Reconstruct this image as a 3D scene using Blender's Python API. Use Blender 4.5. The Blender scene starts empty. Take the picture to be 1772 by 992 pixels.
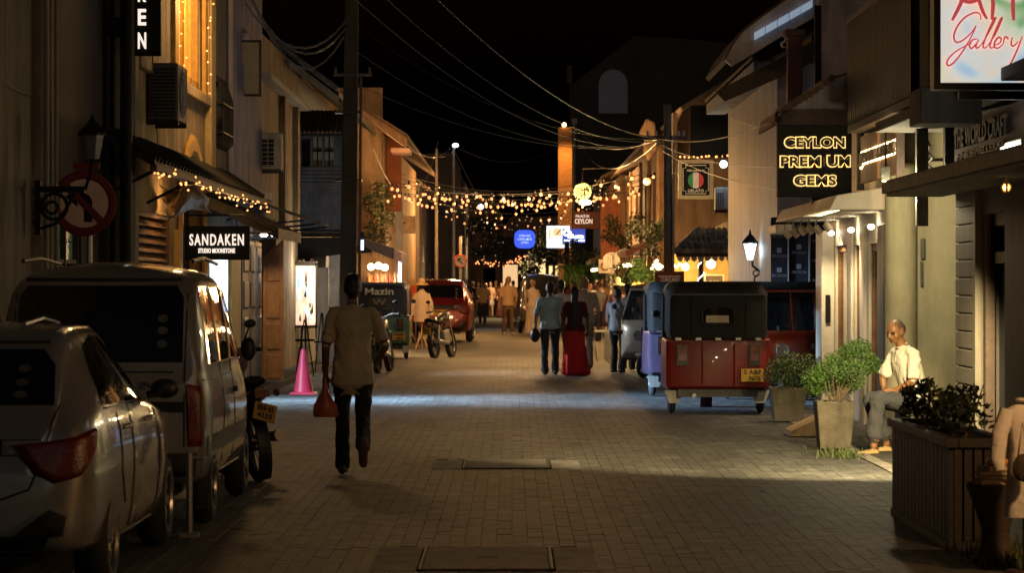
import bpy, bmesh, math, random
import numpy as np
from mathutils import Vector, Matrix
from mathutils.bvhtree import BVHTree
from mathutils.kdtree import KDTree
from mathutils import noise as mnoise
random.seed(7)
R = math.radians
SC = bpy.context.scene
COL = SC.collection

# ------------------------------------------------------------------ camera, world, exposure
F, CX, HY, CH = 4700.0, 886.0, 490.0, 1.65      # focal length, vanishing point and eye height read off the street
cd = bpy.data.cameras.new('camera'); cam = bpy.data.objects.new('camera', cd); COL.objects.link(cam)
cam.location = (0, 0, CH); cam.rotation_euler = (R(90), 0, 0)
cd.sensor_width = 36.0; cd.lens = 36.0 * F / 1772.0
cd.shift_y = -6.0 / 1772.0
cd.clip_start = 0.2; cd.clip_end = 3000
cd.dof.use_dof = True; cd.dof.focus_distance = 31.0; cd.dof.aperture_fstop = 6.3
SC.camera = cam
W = bpy.data.worlds.new('World'); SC.world = W; W.use_nodes = True
wn = W.node_tree; wn.nodes.clear()
sky = wn.nodes.new('ShaderNodeTexSky'); sky.sky_type = 'NISHITA'; sky.sun_disc = False
sky.sun_elevation = R(-2.5); sky.sun_rotation = R(200); sky.air_density = 1.2; sky.dust_density = 2.0
bg = wn.nodes.new('ShaderNodeBackground'); bg.inputs['Strength'].default_value = 0.05
wo = wn.nodes.new('ShaderNodeOutputWorld')
wn.links.new(sky.outputs[0], bg.inputs[0]); wn.links.new(bg.outputs[0], wo.inputs[0])
ml = bpy.data.lights.new('fill_sun', 'SUN'); ml.energy = 0.06; ml.angle = R(25); ml.color = (1.0, 0.86, 0.7)  # soft fill added behind the camera for surfaces facing it
fill_sun = bpy.data.objects.new('fill_sun', ml); COL.objects.link(fill_sun); fill_sun.rotation_euler = Vector((-0.3, 0.86, -0.4)).to_track_quat('-Z', 'Y').to_euler()
vs = SC.view_settings; vs.view_transform = 'Standard'; vs.look = 'None'; vs.exposure = 0.15; vs.gamma = 1.0; vs.use_curve_mapping = False
cy = SC.cycles
cy.use_denoising = True
try: cy.denoiser = 'OPENIMAGEDENOISE'
except Exception: pass
cy.max_bounces = 5; cy.diffuse_bounces = 3; cy.glossy_bounces = 3; cy.transmission_bounces = 4; cy.transparent_max_bounces = 6
cy.caustics_reflective = False; cy.caustics_refractive = False; cy.sample_clamp_indirect = 4.0
cy.use_light_tree = True

# ------------------------------------------------------------------ helpers
def PX(px, Y): return (px - CX) * Y / F                # metres right of the street axis
def PZ(py, Y): return CH - (py - HY) * Y / F           # height
def YX(px, x): return F * x / (px - CX)                # depth at which the plane x is met
def YG(py): return F * CH / (py - HY)                  # depth of a ground point

MATS = {}
def mat(name, col, rough=0.65, metal=0.0, var=0.18, scale=6.0, bump=0.15, bscale=45.0, emit=None, estr=0.0, coat=0.0, spec=0.5, island=0.0,
        stain=0.0, alpha=1.0, trans=0.0, sample=True, sss=0.0):
    if name in MATS: return MATS[name]
    m = bpy.data.materials.new(name); m.use_nodes = True; MATS[name] = m
    nt = m.node_tree; N = nt.nodes; L = nt.links
    b = N['Principled BSDF']
    b.inputs['Roughness'].default_value = rough; b.inputs['Metallic'].default_value = metal
    b.inputs['Specular IOR Level'].default_value = spec
    b.inputs['Coat Weight'].default_value = coat; b.inputs['Coat Roughness'].default_value = 0.04
    b.inputs['Alpha'].default_value = alpha; b.inputs['Transmission Weight'].default_value = trans
    tc = N.new('ShaderNodeTexCoord')
    src = None
    if var > 0:
        n1 = N.new('ShaderNodeTexNoise'); n1.inputs['Scale'].default_value = scale; n1.inputs['Detail'].default_value = 5; n1.inputs['Roughness'].default_value = 0.62
        L.new(tc.outputs['Object'], n1.inputs['Vector'])
        rp = N.new('ShaderNodeValToRGB')
        rp.color_ramp.elements[0].position = 0.3; rp.color_ramp.elements[1].position = 0.72
        rp.color_ramp.elements[0].color = [max(0, c * (1 - var)) for c in col[:3]] + [1]
        rp.color_ramp.elements[1].color = [min(1, c * (1 + var)) for c in col[:3]] + [1]
        L.new(n1.outputs['Fac'], rp.inputs['Fac']); src = rp.outputs['Color']
        rr = N.new('ShaderNodeMapRange'); rr.inputs['To Min'].default_value = max(0.02, rough - 0.09); rr.inputs['To Max'].default_value = min(1, rough + 0.09)
        L.new(n1.outputs['Fac'], rr.inputs['Value']); L.new(rr.outputs[0], b.inputs['Roughness'])
    else:
        b.inputs['Base Color'].default_value = list(col[:3]) + [1]
    if stain > 0 and src is not None:                 # weather streaks with a shape of their own
        mp = N.new('ShaderNodeMapping'); mp.inputs['Scale'].default_value = (2.4, 2.4, 0.35); L.new(tc.outputs['Object'], mp.inputs['Vector'])
        n3 = N.new('ShaderNodeTexNoise'); n3.inputs['Scale'].default_value = 1.5; n3.inputs['Detail'].default_value = 8; n3.inputs['Roughness'].default_value = 0.7
        L.new(mp.outputs[0], n3.inputs['Vector'])
        r3 = N.new('ShaderNodeValToRGB'); r3.color_ramp.elements[0].position = 0.42; r3.color_ramp.elements[1].position = 0.66
        r3.color_ramp.elements[0].color = (1, 1, 1, 1); r3.color_ramp.elements[1].color = [1 - stain] * 3 + [1]
        L.new(n3.outputs['Fac'], r3.inputs['Fac'])
        mx = N.new('ShaderNodeMixRGB'); mx.blend_type = 'MULTIPLY'; mx.inputs[0].default_value = 1
        L.new(src, mx.inputs[1]); L.new(r3.outputs[0], mx.inputs[2]); src = mx.outputs[0]
    if island > 0 and src is not None:
        ge = N.new('ShaderNodeNewGeometry'); oi = N.new('ShaderNodeObjectInfo')
        ad = N.new('ShaderNodeMath'); ad.operation = 'ADD'; L.new(ge.outputs['Random Per Island'], ad.inputs[0]); L.new(oi.outputs['Random'], ad.inputs[1])
        fr = N.new('ShaderNodeMath'); fr.operation = 'FRACT'; L.new(ad.outputs[0], fr.inputs[0])
        mr = N.new('ShaderNodeMapRange'); mr.inputs['To Min'].default_value = 1 - island; mr.inputs['To Max'].default_value = 1 + island
        L.new(fr.outputs[0], mr.inputs['Value'])
        mx = N.new('ShaderNodeVectorMath'); mx.operation = 'SCALE'
        L.new(src, mx.inputs[0]); L.new(mr.outputs[0], mx.inputs['Scale']); src = mx.outputs[0]
    if src is not None: L.new(src, b.inputs['Base Color'])
    if bump > 0:
        n2 = N.new('ShaderNodeTexNoise'); n2.inputs['Scale'].default_value = bscale; n2.inputs['Detail'].default_value = 3
        L.new(tc.outputs['Object'], n2.inputs['Vector'])
        bp = N.new('ShaderNodeBump'); bp.inputs['Strength'].default_value = bump; bp.inputs['Distance'].default_value = 0.02
        L.new(n2.outputs['Fac'], bp.inputs['Height']); L.new(bp.outputs[0], b.inputs['Normal'])
    if emit is not None:
        b.inputs['Emission Color'].default_value = list(emit[:3]) + [1]; b.inputs['Emission Strength'].default_value = estr
        if not sample: m.cycles.emission_sampling = 'NONE'
    return m

class MB:
    def __init__(s): s.v = []; s.f = []; s.fm = []; s.mi = 0; s.T = None
    def add(s, vs, fs):
        n = len(s.v)
        if s.T is not None: vs = [s.T @ Vector(p) for p in vs]
        s.v += [tuple(p) for p in vs]
        for f in fs: s.f.append(tuple(i + n for i in f)); s.fm.append(s.mi)
        return s
    def box(s, x0, x1, y0, y1, z0, z1):
        if x0 > x1: x0, x1 = x1, x0
        if y0 > y1: y0, y1 = y1, y0
        if z0 > z1: z0, z1 = z1, z0
        return s.add([(x0,y0,z0),(x1,y0,z0),(x1,y1,z0),(x0,y1,z0),(x0,y0,z1),(x1,y0,z1),(x1,y1,z1),(x0,y1,z1)],
                     [(0,3,2,1),(4,5,6,7),(0,1,5,4),(1,2,6,5),(2,3,7,6),(3,0,4,7)])
    def ring(s, c, U, V, a, b, n): return [c + U * (a * math.cos(2*math.pi*i/n)) + V * (b * math.sin(2*math.pi*i/n)) for i in range(n)]
    def loftrings(s, rings, cap0=True, cap1=True):
        n = len(rings[0]); vs = [p for r in rings for p in r]; fs = []
        for k in range(len(rings) - 1):
            for i in range(n):
                j = (i + 1) % n; fs.append((k*n+i, k*n+j, (k+1)*n+j, (k+1)*n+i))
        if cap0: fs.append(tuple(reversed(range(n))))
        if cap1: fs.append(tuple((len(rings)-1)*n + i for i in range(n)))
        return s.add(vs, fs)
    def cyl(s, p0, p1, r0, r1=None, n=10):
        p0, p1 = Vector(p0), Vector(p1); r1 = r0 if r1 is None else r1
        d = (p1 - p0).normalized(); U = d.orthogonal().normalized(); V = d.cross(U)
        return s.loftrings([s.ring(p0, U, V, r0, r0, n), s.ring(p1, U, V, r1, r1, n)])
    def path(s, pts, r, n=6):
        pts = [Vector(p) for p in pts]; rings = []; U = None
        rs = r if isinstance(r, (list, tuple)) else [r] * len(pts)
        for i, p in enumerate(pts):
            d = (pts[min(i+1, len(pts)-1)] - pts[max(i-1, 0)]).normalized()
            U = d.orthogonal().normalized() if U is None else (U - d * U.dot(d)).normalized()
            rings.append(s.ring(p, U, d.cross(U), rs[i], rs[i], n))
        return s.loftrings(rings)
    def sph(s, c, r, n=10, m=7):
        if not isinstance(r, (list, tuple)): r = (r, r, r)
        vs = [(c[0], c[1], c[2] - r[2])]; fs = []
        for k in range(1, m):
            ph = math.pi * k / m
            for i in range(n):
                a = 2 * math.pi * i / n
                vs.append((c[0] + r[0]*math.sin(ph)*math.cos(a), c[1] + r[1]*math.sin(ph)*math.sin(a), c[2] - r[2]*math.cos(ph)))
        vs.append((c[0], c[1], c[2] + r[2])); top = len(vs) - 1
        for i in range(n):
            j = (i + 1) % n; fs.append((0, 1+j, 1+i)); fs.append((top, 1+(m-2)*n+i, 1+(m-2)*n+j))
            for k in range(m - 2): fs.append((1+k*n+i, 1+k*n+j, 1+(k+1)*n+j, 1+(k+1)*n+i))
        return s.add(vs, fs)
    def quad(s, *p): return s.add(p, [tuple(range(len(p)))])
    def ext(s, poly, plane, d0, d1):
        def mp(u, w, d): return {'xz': (u, d, w), 'yz': (d, u, w), 'xy': (u, w, d)}[plane]
        n = len(poly); vs = [mp(u, w, d0) for u, w in poly] + [mp(u, w, d1) for u, w in poly]
        fs = [tuple(reversed(range(n))), tuple(range(n, 2*n))] + [(i, (i+1) % n, n+(i+1) % n, n+i) for i in range(n)]
        return s.add(vs, fs)
    def lathe(s, prof, c=(0,0,0), n=16):
        rings = [[Vector((c[0] + r*math.cos(2*math.pi*i/n), c[1] + r*math.sin(2*math.pi*i/n), c[2] + z)) for i in range(n)] for r, z in prof]
        return s.loftrings(rings)
    def torus(s, c, axis, Rr, r, n=24, m=8, r2=None, a0=0, a1=2*math.pi):
        c = Vector(c); ax = Vector(axis).normalized(); U = ax.orthogonal().normalized(); V = ax.cross(U); rings = []; r2 = r2 or r
        full = abs(a1 - a0 - 2*math.pi) < 1e-6; cnt = n if full else n + 1
        for i in range(cnt):
            a = a0 + (a1 - a0) * i / n; d = U*math.cos(a) + V*math.sin(a)
            rings.append([c + d*(Rr + r*math.cos(2*math.pi*k/m)) + ax*(r2*math.sin(2*math.pi*k/m)) for k in range(m)])
        if full: rings.append(rings[0])
        return s.loftrings(rings, not full, not full)
    def mesh(s, me, T=None):
        vs = [(T @ v.co if T else v.co.copy()) for v in me.vertices]
        return s.add(vs, [tuple(p.vertices) for p in me.polygons])
    def build(s, name, mats, parent=None, smooth=False, bevel=0.0, world=False, angle=38, weld=False):
        me = bpy.data.meshes.new(name); vs = s.v
        if world and parent is not None:
            r = parent
            while r.parent is not None: r = r.parent
            o = r.location; vs = [(p[0]-o.x, p[1]-o.y, p[2]-o.z) for p in vs]
        me.from_pydata(vs, [], s.f)
        for m in (mats if isinstance(mats, (list, tuple)) else [mats]): me.materials.append(m)
        if max(s.fm, default=0) > 0: me.polygons.foreach_set('material_index', s.fm)
        if weld:
            bm = bmesh.new(); bm.from_mesh(me); bmesh.ops.remove_doubles(bm, verts=bm.verts, dist=1e-4)
            bmesh.ops.recalc_face_normals(bm, faces=bm.faces); bm.to_mesh(me); bm.free()
        me.update()
        if smooth:
            me.polygons.foreach_set('use_smooth', [True] * len(me.polygons)); me.set_sharp_from_angle(angle=R(angle))
        ob = bpy.data.objects.new(name, me); COL.objects.link(ob)
        if parent is not None: ob.parent = parent
        if bevel > 0:
            bv = ob.modifiers.new('bevel', 'BEVEL'); bv.width = bevel; bv.segments = 2; bv.limit_method = 'ANGLE'; bv.angle_limit = R(50)
        return ob

def tag(o, label=None, cat=None, group=None, kind=None):
    if label: o['label'] = label
    if cat: o['category'] = cat
    if group: o['group'] = group
    if kind: o['kind'] = kind
    return o
def thing(name, label, cat, loc=(0,0,0), rz=0.0, group=None):
    o = bpy.data.objects.new(name, None); COL.objects.link(o); o.location = loc; o.rotation_euler = (0, 0, rz)
    o.empty_display_size = 0.2
    return tag(o, label, cat, group)
def struct(o): o['kind'] = 'structure'; return o
def dup(o, parent=None):
    c = o.copy(); COL.objects.link(c)
    if parent is not None: c.parent = parent
    for ch in list(o.children): dup(ch, c)
    return c

def wallp(mb, kind, c, u0, u1, v0, v1, holes=(), t=0.22):
    """a wall with square openings and their reveals; kind is the way its face looks"""
    def P(u, v, d): return {'+x': (c-d, u, v), '-x': (c+d, u, v), '-y': (u, c+d, v)}[kind]
    us = sorted({u0, u1, *[min(max(h[i], u0), u1) for h in holes for i in (0, 1)]}); vv = sorted({v0, v1, *[min(max(h[i], v0), v1) for h in holes for i in (2, 3)]})
    def open_(i, j):
        if i < 0 or j < 0 or i >= len(us)-1 or j >= len(vv)-1: return None
        a, b = (us[i]+us[i+1])/2, (vv[j]+vv[j+1])/2
        return any(h[0] < a < h[1] and h[2] < b < h[3] for h in holes)
    for i in range(len(us)-1):
        for j in range(len(vv)-1):
            if open_(i, j): continue
            a, b, e, g = us[i], us[i+1], vv[j], vv[j+1]
            mb.quad(P(a,e,0), P(b,e,0), P(b,g,0), P(a,g,0)); mb.quad(P(a,e,t), P(a,g,t), P(b,g,t), P(b,e,t))
            for (di, dj, q) in ((-1,0,((a,e),(a,g))), (1,0,((b,e),(b,g))), (0,-1,((a,e),(b,e))), (0,1,((a,g),(b,g)))):
                if open_(i+di, j+dj) is not False:
                    (ua, va), (ub, vb) = q; mb.quad(P(ua,va,0), P(ub,vb,0), P(ub,vb,t), P(ua,va,t))
    return mb

_txt = {}
def text_geo(body, bold=0.0, ext=0.01, space=1.0):
    key = (body, bold, ext, space)
    if key not in _txt:
        cu = bpy.data.curves.new('t', 'FONT'); cu.body = body; cu.size = 1; cu.extrude = ext; cu.offset = bold; cu.space_character = space; cu.resolution_u = 3
        ob = bpy.data.objects.new('t', cu); COL.objects.link(ob)
        me = bpy.data.meshes.new_from_object(ob.evaluated_get(bpy.context.evaluated_depsgraph_get()))
        co = np.array([v.co[:] for v in me.vertices]); fs = [tuple(p.vertices) for p in me.polygons]
        bpy.data.objects.remove(ob); _txt[key] = (co, fs)
    return _txt[key]
def text(mb, body, c, w, h, U=(1,0,0), V=(0,0,1), bold=0.0, depth=0.012, space=1.0):
    """lettering fitted into w x h about the point c, reading along U with V up; its face stands out along U x V"""
    co, fs = text_geo(body, bold, 0.5, space)
    lo, hi = co.min(0), co.max(0); q = (co - (lo + hi) / 2) / np.maximum(hi - lo, 1e-6)
    U, V, c = Vector(U), Vector(V), Vector(c); Nn = U.cross(V)
    return mb.add([c + U*(p[0]*w) + V*(p[1]*h) + Nn*(p[2]*depth) for p in q], fs)

def lamp(kind, name, loc, power, col, radius=0.05, target=None, size=60, blend=0.6, sx=None, sy=None, spec=1.0):
    l = bpy.data.lights.new(name, kind); l.energy = power; l.color = col
    if kind in ('POINT', 'SPOT'): l.shadow_soft_size = radius
    if kind == 'SPOT': l.spot_size = R(size); l.spot_blend = blend
    if kind == 'AREA': l.shape = 'RECTANGLE'; l.size = sx; l.size_y = sy
    l.specular_factor = spec
    o = bpy.data.objects.new(name, l); COL.objects.link(o); o.location = loc
    if target is not None: o.rotation_euler = (Vector(target) - Vector(loc)).to_track_quat('-Z', 'Y').to_euler()
    return o
def sagline(p0, p1, sag, n=14):
    p0, p1 = Vector(p0), Vector(p1)
    return [p0.lerp(p1, t/n) - Vector((0, 0, sag * 4 * (t/n) * (1 - t/n))) for t in range(n + 1)]
WARM = (1.0, 0.62, 0.28); AMBER = (1.0, 0.5, 0.16); SOFT = (1.0, 0.78, 0.5); COOL = (0.55, 0.78, 1.0); WHITE = (1.0, 0.93, 0.82)
# ------------------------------------------------------------------ ground and road
m_ground = mat('ground_earth', (0.05, 0.045, 0.04), 0.9)
m_paver = mat('paver_concrete', (0.092, 0.091, 0.086), 0.62, var=0.35, scale=2.2, bump=0.35, bscale=70, island=0.24, stain=0.6)
m_joint = mat('joint_sand', (0.078, 0.076, 0.07), 0.95, var=0.3, bump=0.3)
m_asph = mat('asphalt', (0.06, 0.055, 0.05), 0.85, var=0.35, scale=5, bump=0.5, bscale=120, stain=0.4)
m_conc = mat('worn_concrete', (0.22, 0.2, 0.175), 0.85, var=0.3, scale=5, bump=0.4, bscale=60, stain=0.4)
m_concd = mat('dark_concrete', (0.11, 0.1, 0.09), 0.85, var=0.3, scale=5, bump=0.4, bscale=60, stain=0.4)
struct(MB().quad((-400,-60,-0.03), (400,-60,-0.03), (400,900,-0.03), (-400,900,-0.03)).build('ground', m_ground))
road = struct(MB().box(-4.3, 4.4, 2, 260, -0.029, -0.013).build('road', m_joint))
# far paving, where single stones can no longer be told apart
fm = mat('far_paving', (0.115, 0.105, 0.09), 0.72, var=0.35, scale=2.2, bump=0.35, bscale=70, stain=0.45)
nt = fm.node_tree; bk = nt.nodes.new('ShaderNodeTexBrick'); bk.inputs['Scale'].default_value = 1.0
bk.inputs['Brick Width'].default_value = 0.22; bk.inputs['Row Height'].default_value = 0.11; bk.inputs['Mortar Size'].default_value = 0.006
bk.inputs['Color1'].default_value = (0.11, 0.108, 0.1, 1); bk.inputs['Color2'].default_value = (0.085, 0.083, 0.077, 1); bk.inputs['Mortar'].default_value = (0.06, 0.058, 0.052, 1)
tcn = nt.nodes.new('ShaderNodeTexCoord'); mpn = nt.nodes.new('ShaderNodeMapping'); mpn.inputs['Rotation'].default_value = (0, 0, R(90))
nt.links.new(tcn.outputs['Object'], mpn.inputs[0]); nt.links.new(mpn.outputs[0], bk.inputs['Vector']); nt.links.new(bk.outputs['Color'], nt.nodes['Principled BSDF'].inputs['Base Color'])
o = MB().box(-4.1, 4.2, 52.05, 258, -0.0125, -0.003).build('paving', fm, road); o['kind'] = 'stuff'
def blot(m, lo=.5):                                # old oil stains and worn wheel tracks, metres across
    nt = m.node_tree; N, L = nt.nodes, nt.links; b = N['Principled BSDF']; src = b.inputs['Base Color'].links[0].from_socket
    tc = N.new('ShaderNodeTexCoord'); mp = N.new('ShaderNodeMapping'); mp.inputs['Scale'].default_value = (1.0, .35, 1)
    ge = N.new('ShaderNodeNewGeometry'); L.new(ge.outputs['Position'], mp.inputs[0])
    n = N.new('ShaderNodeTexNoise'); n.inputs['Scale'].default_value = .9; n.inputs['Detail'].default_value = 7; n.inputs['Roughness'].default_value = .68; L.new(mp.outputs[0], n.inputs['Vector'])
    r = N.new('ShaderNodeValToRGB'); r.color_ramp.elements[0].position = .36; r.color_ramp.elements[1].position = .62; r.color_ramp.elements[0].color = (lo, lo*.97, lo*.93, 1); r.color_ramp.elements[1].color = (1.12, 1.12, 1.12, 1); L.new(n.outputs['Fac'], r.inputs[0])
    mx = N.new('ShaderNodeMixRGB'); mx.blend_type = 'MULTIPLY'; mx.inputs[0].default_value = 1; L.new(src, mx.inputs[1]); L.new(r.outputs[0], mx.inputs[2]); L.new(mx.outputs[0], b.inputs['Base Color'])
blot(m_paver); blot(fm); blot(m_asph, .6)
PW, PL = 0.1, 0.2
def covers(cx, cyy):       # where the slabs of the two service covers interrupt the paving
    return (-0.72 < cx < 0.62 and 24.0 < cyy < 25.3) or (-0.82 < cx < 0.52 and 15.5 < cyy < 16.95)
def paver_verts(cx, cyy, w, l, top, ch=0.001):
    a, b, c, d = cx-w/2, cx+w/2, cyy-l/2, cyy+l/2
    return [(a,c,-0.03),(b,c,-0.03),(b,d,-0.03),(a,d,-0.03),(a,c,top-ch),(b,c,top-ch),(b,d,top-ch),(a,d,top-ch),
            (a+ch,c+ch,top),(b-ch,c+ch,top),(b-ch,d-ch,top),(a+ch,d-ch,top)]
pf = [(0,1,5,4),(1,2,6,5),(2,3,7,6),(3,0,4,7),(4,5,9,8),(5,6,10,9),(6,7,11,10),(7,4,8,11),(8,9,10,11)]
spots = []
rng = random.Random(3)
for c in range(int(8.2 / PW)):
    cx = -4.05 + c * PW
    if cx > 4.1: continue
    y = 9.5 + (PL / 2 if c % 2 else 0)
    while y < 52:
        lim = 3.26 + (0.02 if y < 34 else 0.6)
        if not covers(cx, y) and not (cx > lim and y > 22.2): spots.append((cx, y))
        y += PL
spots = [(x + rng.uniform(-.0015, .0015), y + rng.uniform(-.002, .002), rng.gauss(0, 0.0007)) for x, y in spots]
spots.sort(key=lambda p: abs(p[1] - 15.75) * 10 + max(0, abs(p[0] - 0.2) - 3.0) * 100 + (60 if p[1] < 15.45 else 0) + (9 if p[0] < -2.0 else 0))
near, rest = spots[:300], spots[300:]
pm = bpy.data.meshes.new('paver'); pm.from_pydata(paver_verts(0, 0, PW-0.0028, PL-0.0028, 0), [], pf); pm.materials.append(m_paver); pm.update()
for x, y, dz in near:
    ob = bpy.data.objects.new('paver', pm); COL.objects.link(ob); ob.location = (x, y, dz); ob.parent = road
mb = MB()
for x, y, dz in rest: mb.add(paver_verts(x, y, PW-0.0028, PL-0.0028, dz), pf)
o = mb.build('paving_stones', m_paver, road); o['kind'] = 'stuff'
# right hand footway of asphalt and its flush edging slabs
fw = struct(MB().box(3.42, 4.45, 22.3, 34.3, -0.028, 0.012).build('footway', m_asph))
k = MB()
for i in range(20):
    y0 = 22.3 + i * 0.6
    k = MB().box(3.28, 3.416, y0, y0 + 0.59, -0.028, 0.016 + rng.uniform(-.004, .004)); k.build('kerb_stone', m_conc, fw, bevel=0.008)
kerb = struct(MB().box(-4.08, -3.62, 24, 60, -0.028, 0.1).build('kerb', m_concd, bevel=0.015))
for name, lab, yy0, yy1, xc in (('drain_cover', 'concrete service cover with side slabs in the paving, ahead of the walking man', 24.05, 25.25, -0.05),
                                ('drain_cover', 'brownish concrete service cover with lifting slot at the bottom edge of the picture', 15.55, 16.9, -0.15)):
    t = thing(name, lab, 'cover', (xc, (yy0+yy1)/2, 0))
    h = (yy1 - yy0) / 2
    MB().box(-0.67, -0.4, -h, h, -0.028, 0.004).build('side_slab', m_conc, t, bevel=0.006)
    MB().box(0.4, 0.66, -h, h, -0.028, 0.004).build('side_slab', m_conc, t, bevel=0.006)
    f = MB()
    f.box(-0.39, -0.372, -h, h, -0.028, 0.009); f.box(0.372, 0.39, -h, h, -0.028, 0.009)
    f.box(-.39, .39, -h, -h+.018, -.028, .009); f.box(-.39, .39, h-.018, h, -.028, .009); f.build('frame', mat('iron', (0.05, 0.045, 0.04), 0.6, 0.7), t)
    lid = MB()
    wallp_holes = [(-0.07, 0.06, -0.03, 0.05)]
    for (a, b, c, d) in ((-0.365, -0.06, -h+.03, h-.03), (0.06, 0.365, -h+.03, h-.03), (-0.06, 0.06, -h+.03, -0.05), (-0.06, 0.06, 0.05, h-.03)): lid.box(a, b, c, d, -0.028, 0.011)
    lid.build('lid', m_conc, t)
# litter and grass by the planter
m_grass = mat('grass_blades', (0.075, 0.1, 0.03), 0.7, var=0.4, bump=0)
def grass(pts, h, name, label):
    g = MB()
    for x, y in pts:
        a = rng.uniform(0, 6.28); hh = h * rng.uniform(.4, 1.1); w = 0.006; l = rng.uniform(.02, .09)
        ca, sa = math.cos(a), math.sin(a)
        g.add([(x-w*sa, y+w*ca, 0), (x+w*sa, y-w*ca, 0), (x+l*.5*ca+w*.7*sa, y+l*.5*sa-w*.7*ca, hh*.6), (x+l*.5*ca-w*.7*sa, y+l*.5*sa+w*.7*ca, hh*.6), (x+l*ca, y+l*sa, hh)], [(0,1,2,3), (3,2,4)])
    return tag(g.build(name, m_grass), label, 'grass', kind='stuff')
grass([(rng.triangular(2.62, 3.4, 3.1), 15.6 + abs(rng.gauss(0, .5))) for _ in range(900)], 0.11, 'grass', 'weedy grass at the foot of the slatted planter')
grass([(rng.gauss(3.12, .12), 25.9 + rng.gauss(0, .35)) for _ in range(240)], 0.09, 'weeds', 'small weeds around the foot of the concrete plant pot')
m_leaf_dry = mat('dry_leaf', (0.3, 0.24, 0.13), 0.8)
lf = MB()
for i in range(26):
    x, y, a = rng.uniform(1.8, 3.5), rng.uniform(17, 27), rng.uniform(0, 6.28); q = rng.uniform(.015, .035)
    lf.add([(x+q*math.cos(a), y+q*math.sin(a), .012), (x+q*.5*math.cos(a+1.6), y+q*.5*math.sin(a+1.6), .02), (x-q*math.cos(a), y-q*math.sin(a), .012), (x-q*.5*math.cos(a+1.6), y-q*.5*math.sin(a+1.6), .016)], [(0,1,2,3)])
tag(lf.build('litter', m_leaf_dry), 'dry leaves and scraps lying on the paving', 'litter', kind='stuff')
# ------------------------------------------------------------------ left side of the street
XL = -4.1
m_cream = mat('cream_plaster', (0.26, 0.23, 0.175), 0.85, var=0.25, scale=2, bump=0.3, stain=0.6)
m_stucco = mat('tan_stucco', (0.5, 0.38, 0.23), 0.9, var=0.3, scale=2.5, bump=0.6, bscale=60, stain=0.6)
m_ochre = mat('ochre_plaster', (0.4, 0.29, 0.16), 0.85, var=0.3, scale=2, bump=0.4, stain=0.6)
m_laven = mat('lavender_plaster', (0.46, 0.42, 0.5), 0.85, var=0.22, scale=2, bump=0.4, stain=0.55)
m_greyd = mat('dark_grey_plaster', (0.13, 0.125, 0.13), 0.85, var=0.25, scale=3, stain=0.4)
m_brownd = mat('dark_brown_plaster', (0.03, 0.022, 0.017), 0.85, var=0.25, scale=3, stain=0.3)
m_bluegr = mat('blue_grey_boards', (0.12, 0.14, 0.18), 0.75, var=0.25, scale=4, stain=0.45)
m_white = mat('white_paint', (0.44, 0.42, 0.45), 0.65, var=0.14, scale=4, stain=0.45)
m_offw = mat('weathered_white', (0.5, 0.48, 0.45), 0.8, var=0.2, scale=4, stain=0.45)
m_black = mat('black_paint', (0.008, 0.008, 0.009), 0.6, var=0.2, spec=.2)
m_blackm = mat('black_iron', (0.015, 0.015, 0.016), 0.5, 0.4, var=0.2)
m_wood = mat('brown_wood', (0.2, 0.1, 0.045), 0.6, var=0.35, scale=9, bump=0.2, bscale=30)
m_woodd = mat('dark_wood', (0.05, 0.03, 0.02), 0.65, var=0.35, scale=9, bump=0.2)
m_gold = mat('yellow_wood', (0.62, 0.36, 0.08), 0.6, var=0.25, scale=6)
m_tile = mat('clay_tile', (0.13, 0.085, 0.06), 0.85, var=0.4, scale=7, bump=0.4, island=0.3)
m_tileg = mat('grey_tile', (0.2, 0.185, 0.17), 0.85, var=0.4, scale=7, bump=0.4, island=0.3)
m_glassd = mat('dark_glass', (0.01, 0.011, 0.012), 0.08, var=0, bump=0, spec=0.6)
m_sheet = mat('dark_roof_sheet', (0.012, 0.011, 0.01), 0.7, 0.2, var=0.3)
m_canvas = mat('black_canvas', (0.008, 0.0075, 0.007), 0.7, var=0.3, bump=0.4, bscale=14, spec=.25)
m_metal = mat('grey_metal', (0.3, 0.3, 0.3), 0.45, 0.8, var=0.2)
m_fairy = mat('fairy_bulb', (1, .7, .3), 0.4, var=0, bump=0, emit=(1.0, 0.4, 0.12), estr=2.4, sample=False)
m_wire = mat('black_cable', (0.02, 0.02, 0.021), 0.5, var=0, bump=0)
m_wirel = mat('pale_cable', (0.16, 0.16, 0.165), 0.45, var=0, bump=0)

def building(name, label, loc): return thing(name, label, 'building', loc)
# the plain house at the picture's edge
b = building('house', 'pale plastered house with ridged corner pilaster at the far left edge', (-4.6, 19, 0))
wallp(MB(), '+x', XL, 12, 23.2, 0, 8, t=.3).build('wall', m_cream, b, world=True)
p = MB()
p.box(XL-.2, XL+.09, 23.2, 24.0, 0, 8)
for y in (23.25, 23.48, 23.72): p.box(XL+.09, XL+.125, y, y+.09, 0, 8)
p.build('pilaster', m_cream, b, world=True, bevel=0.01)
MB().box(XL-.3, XL+.13, 12, 24.02, 0, 0.35).build('plinth', m_concd, b, world=True)
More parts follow.
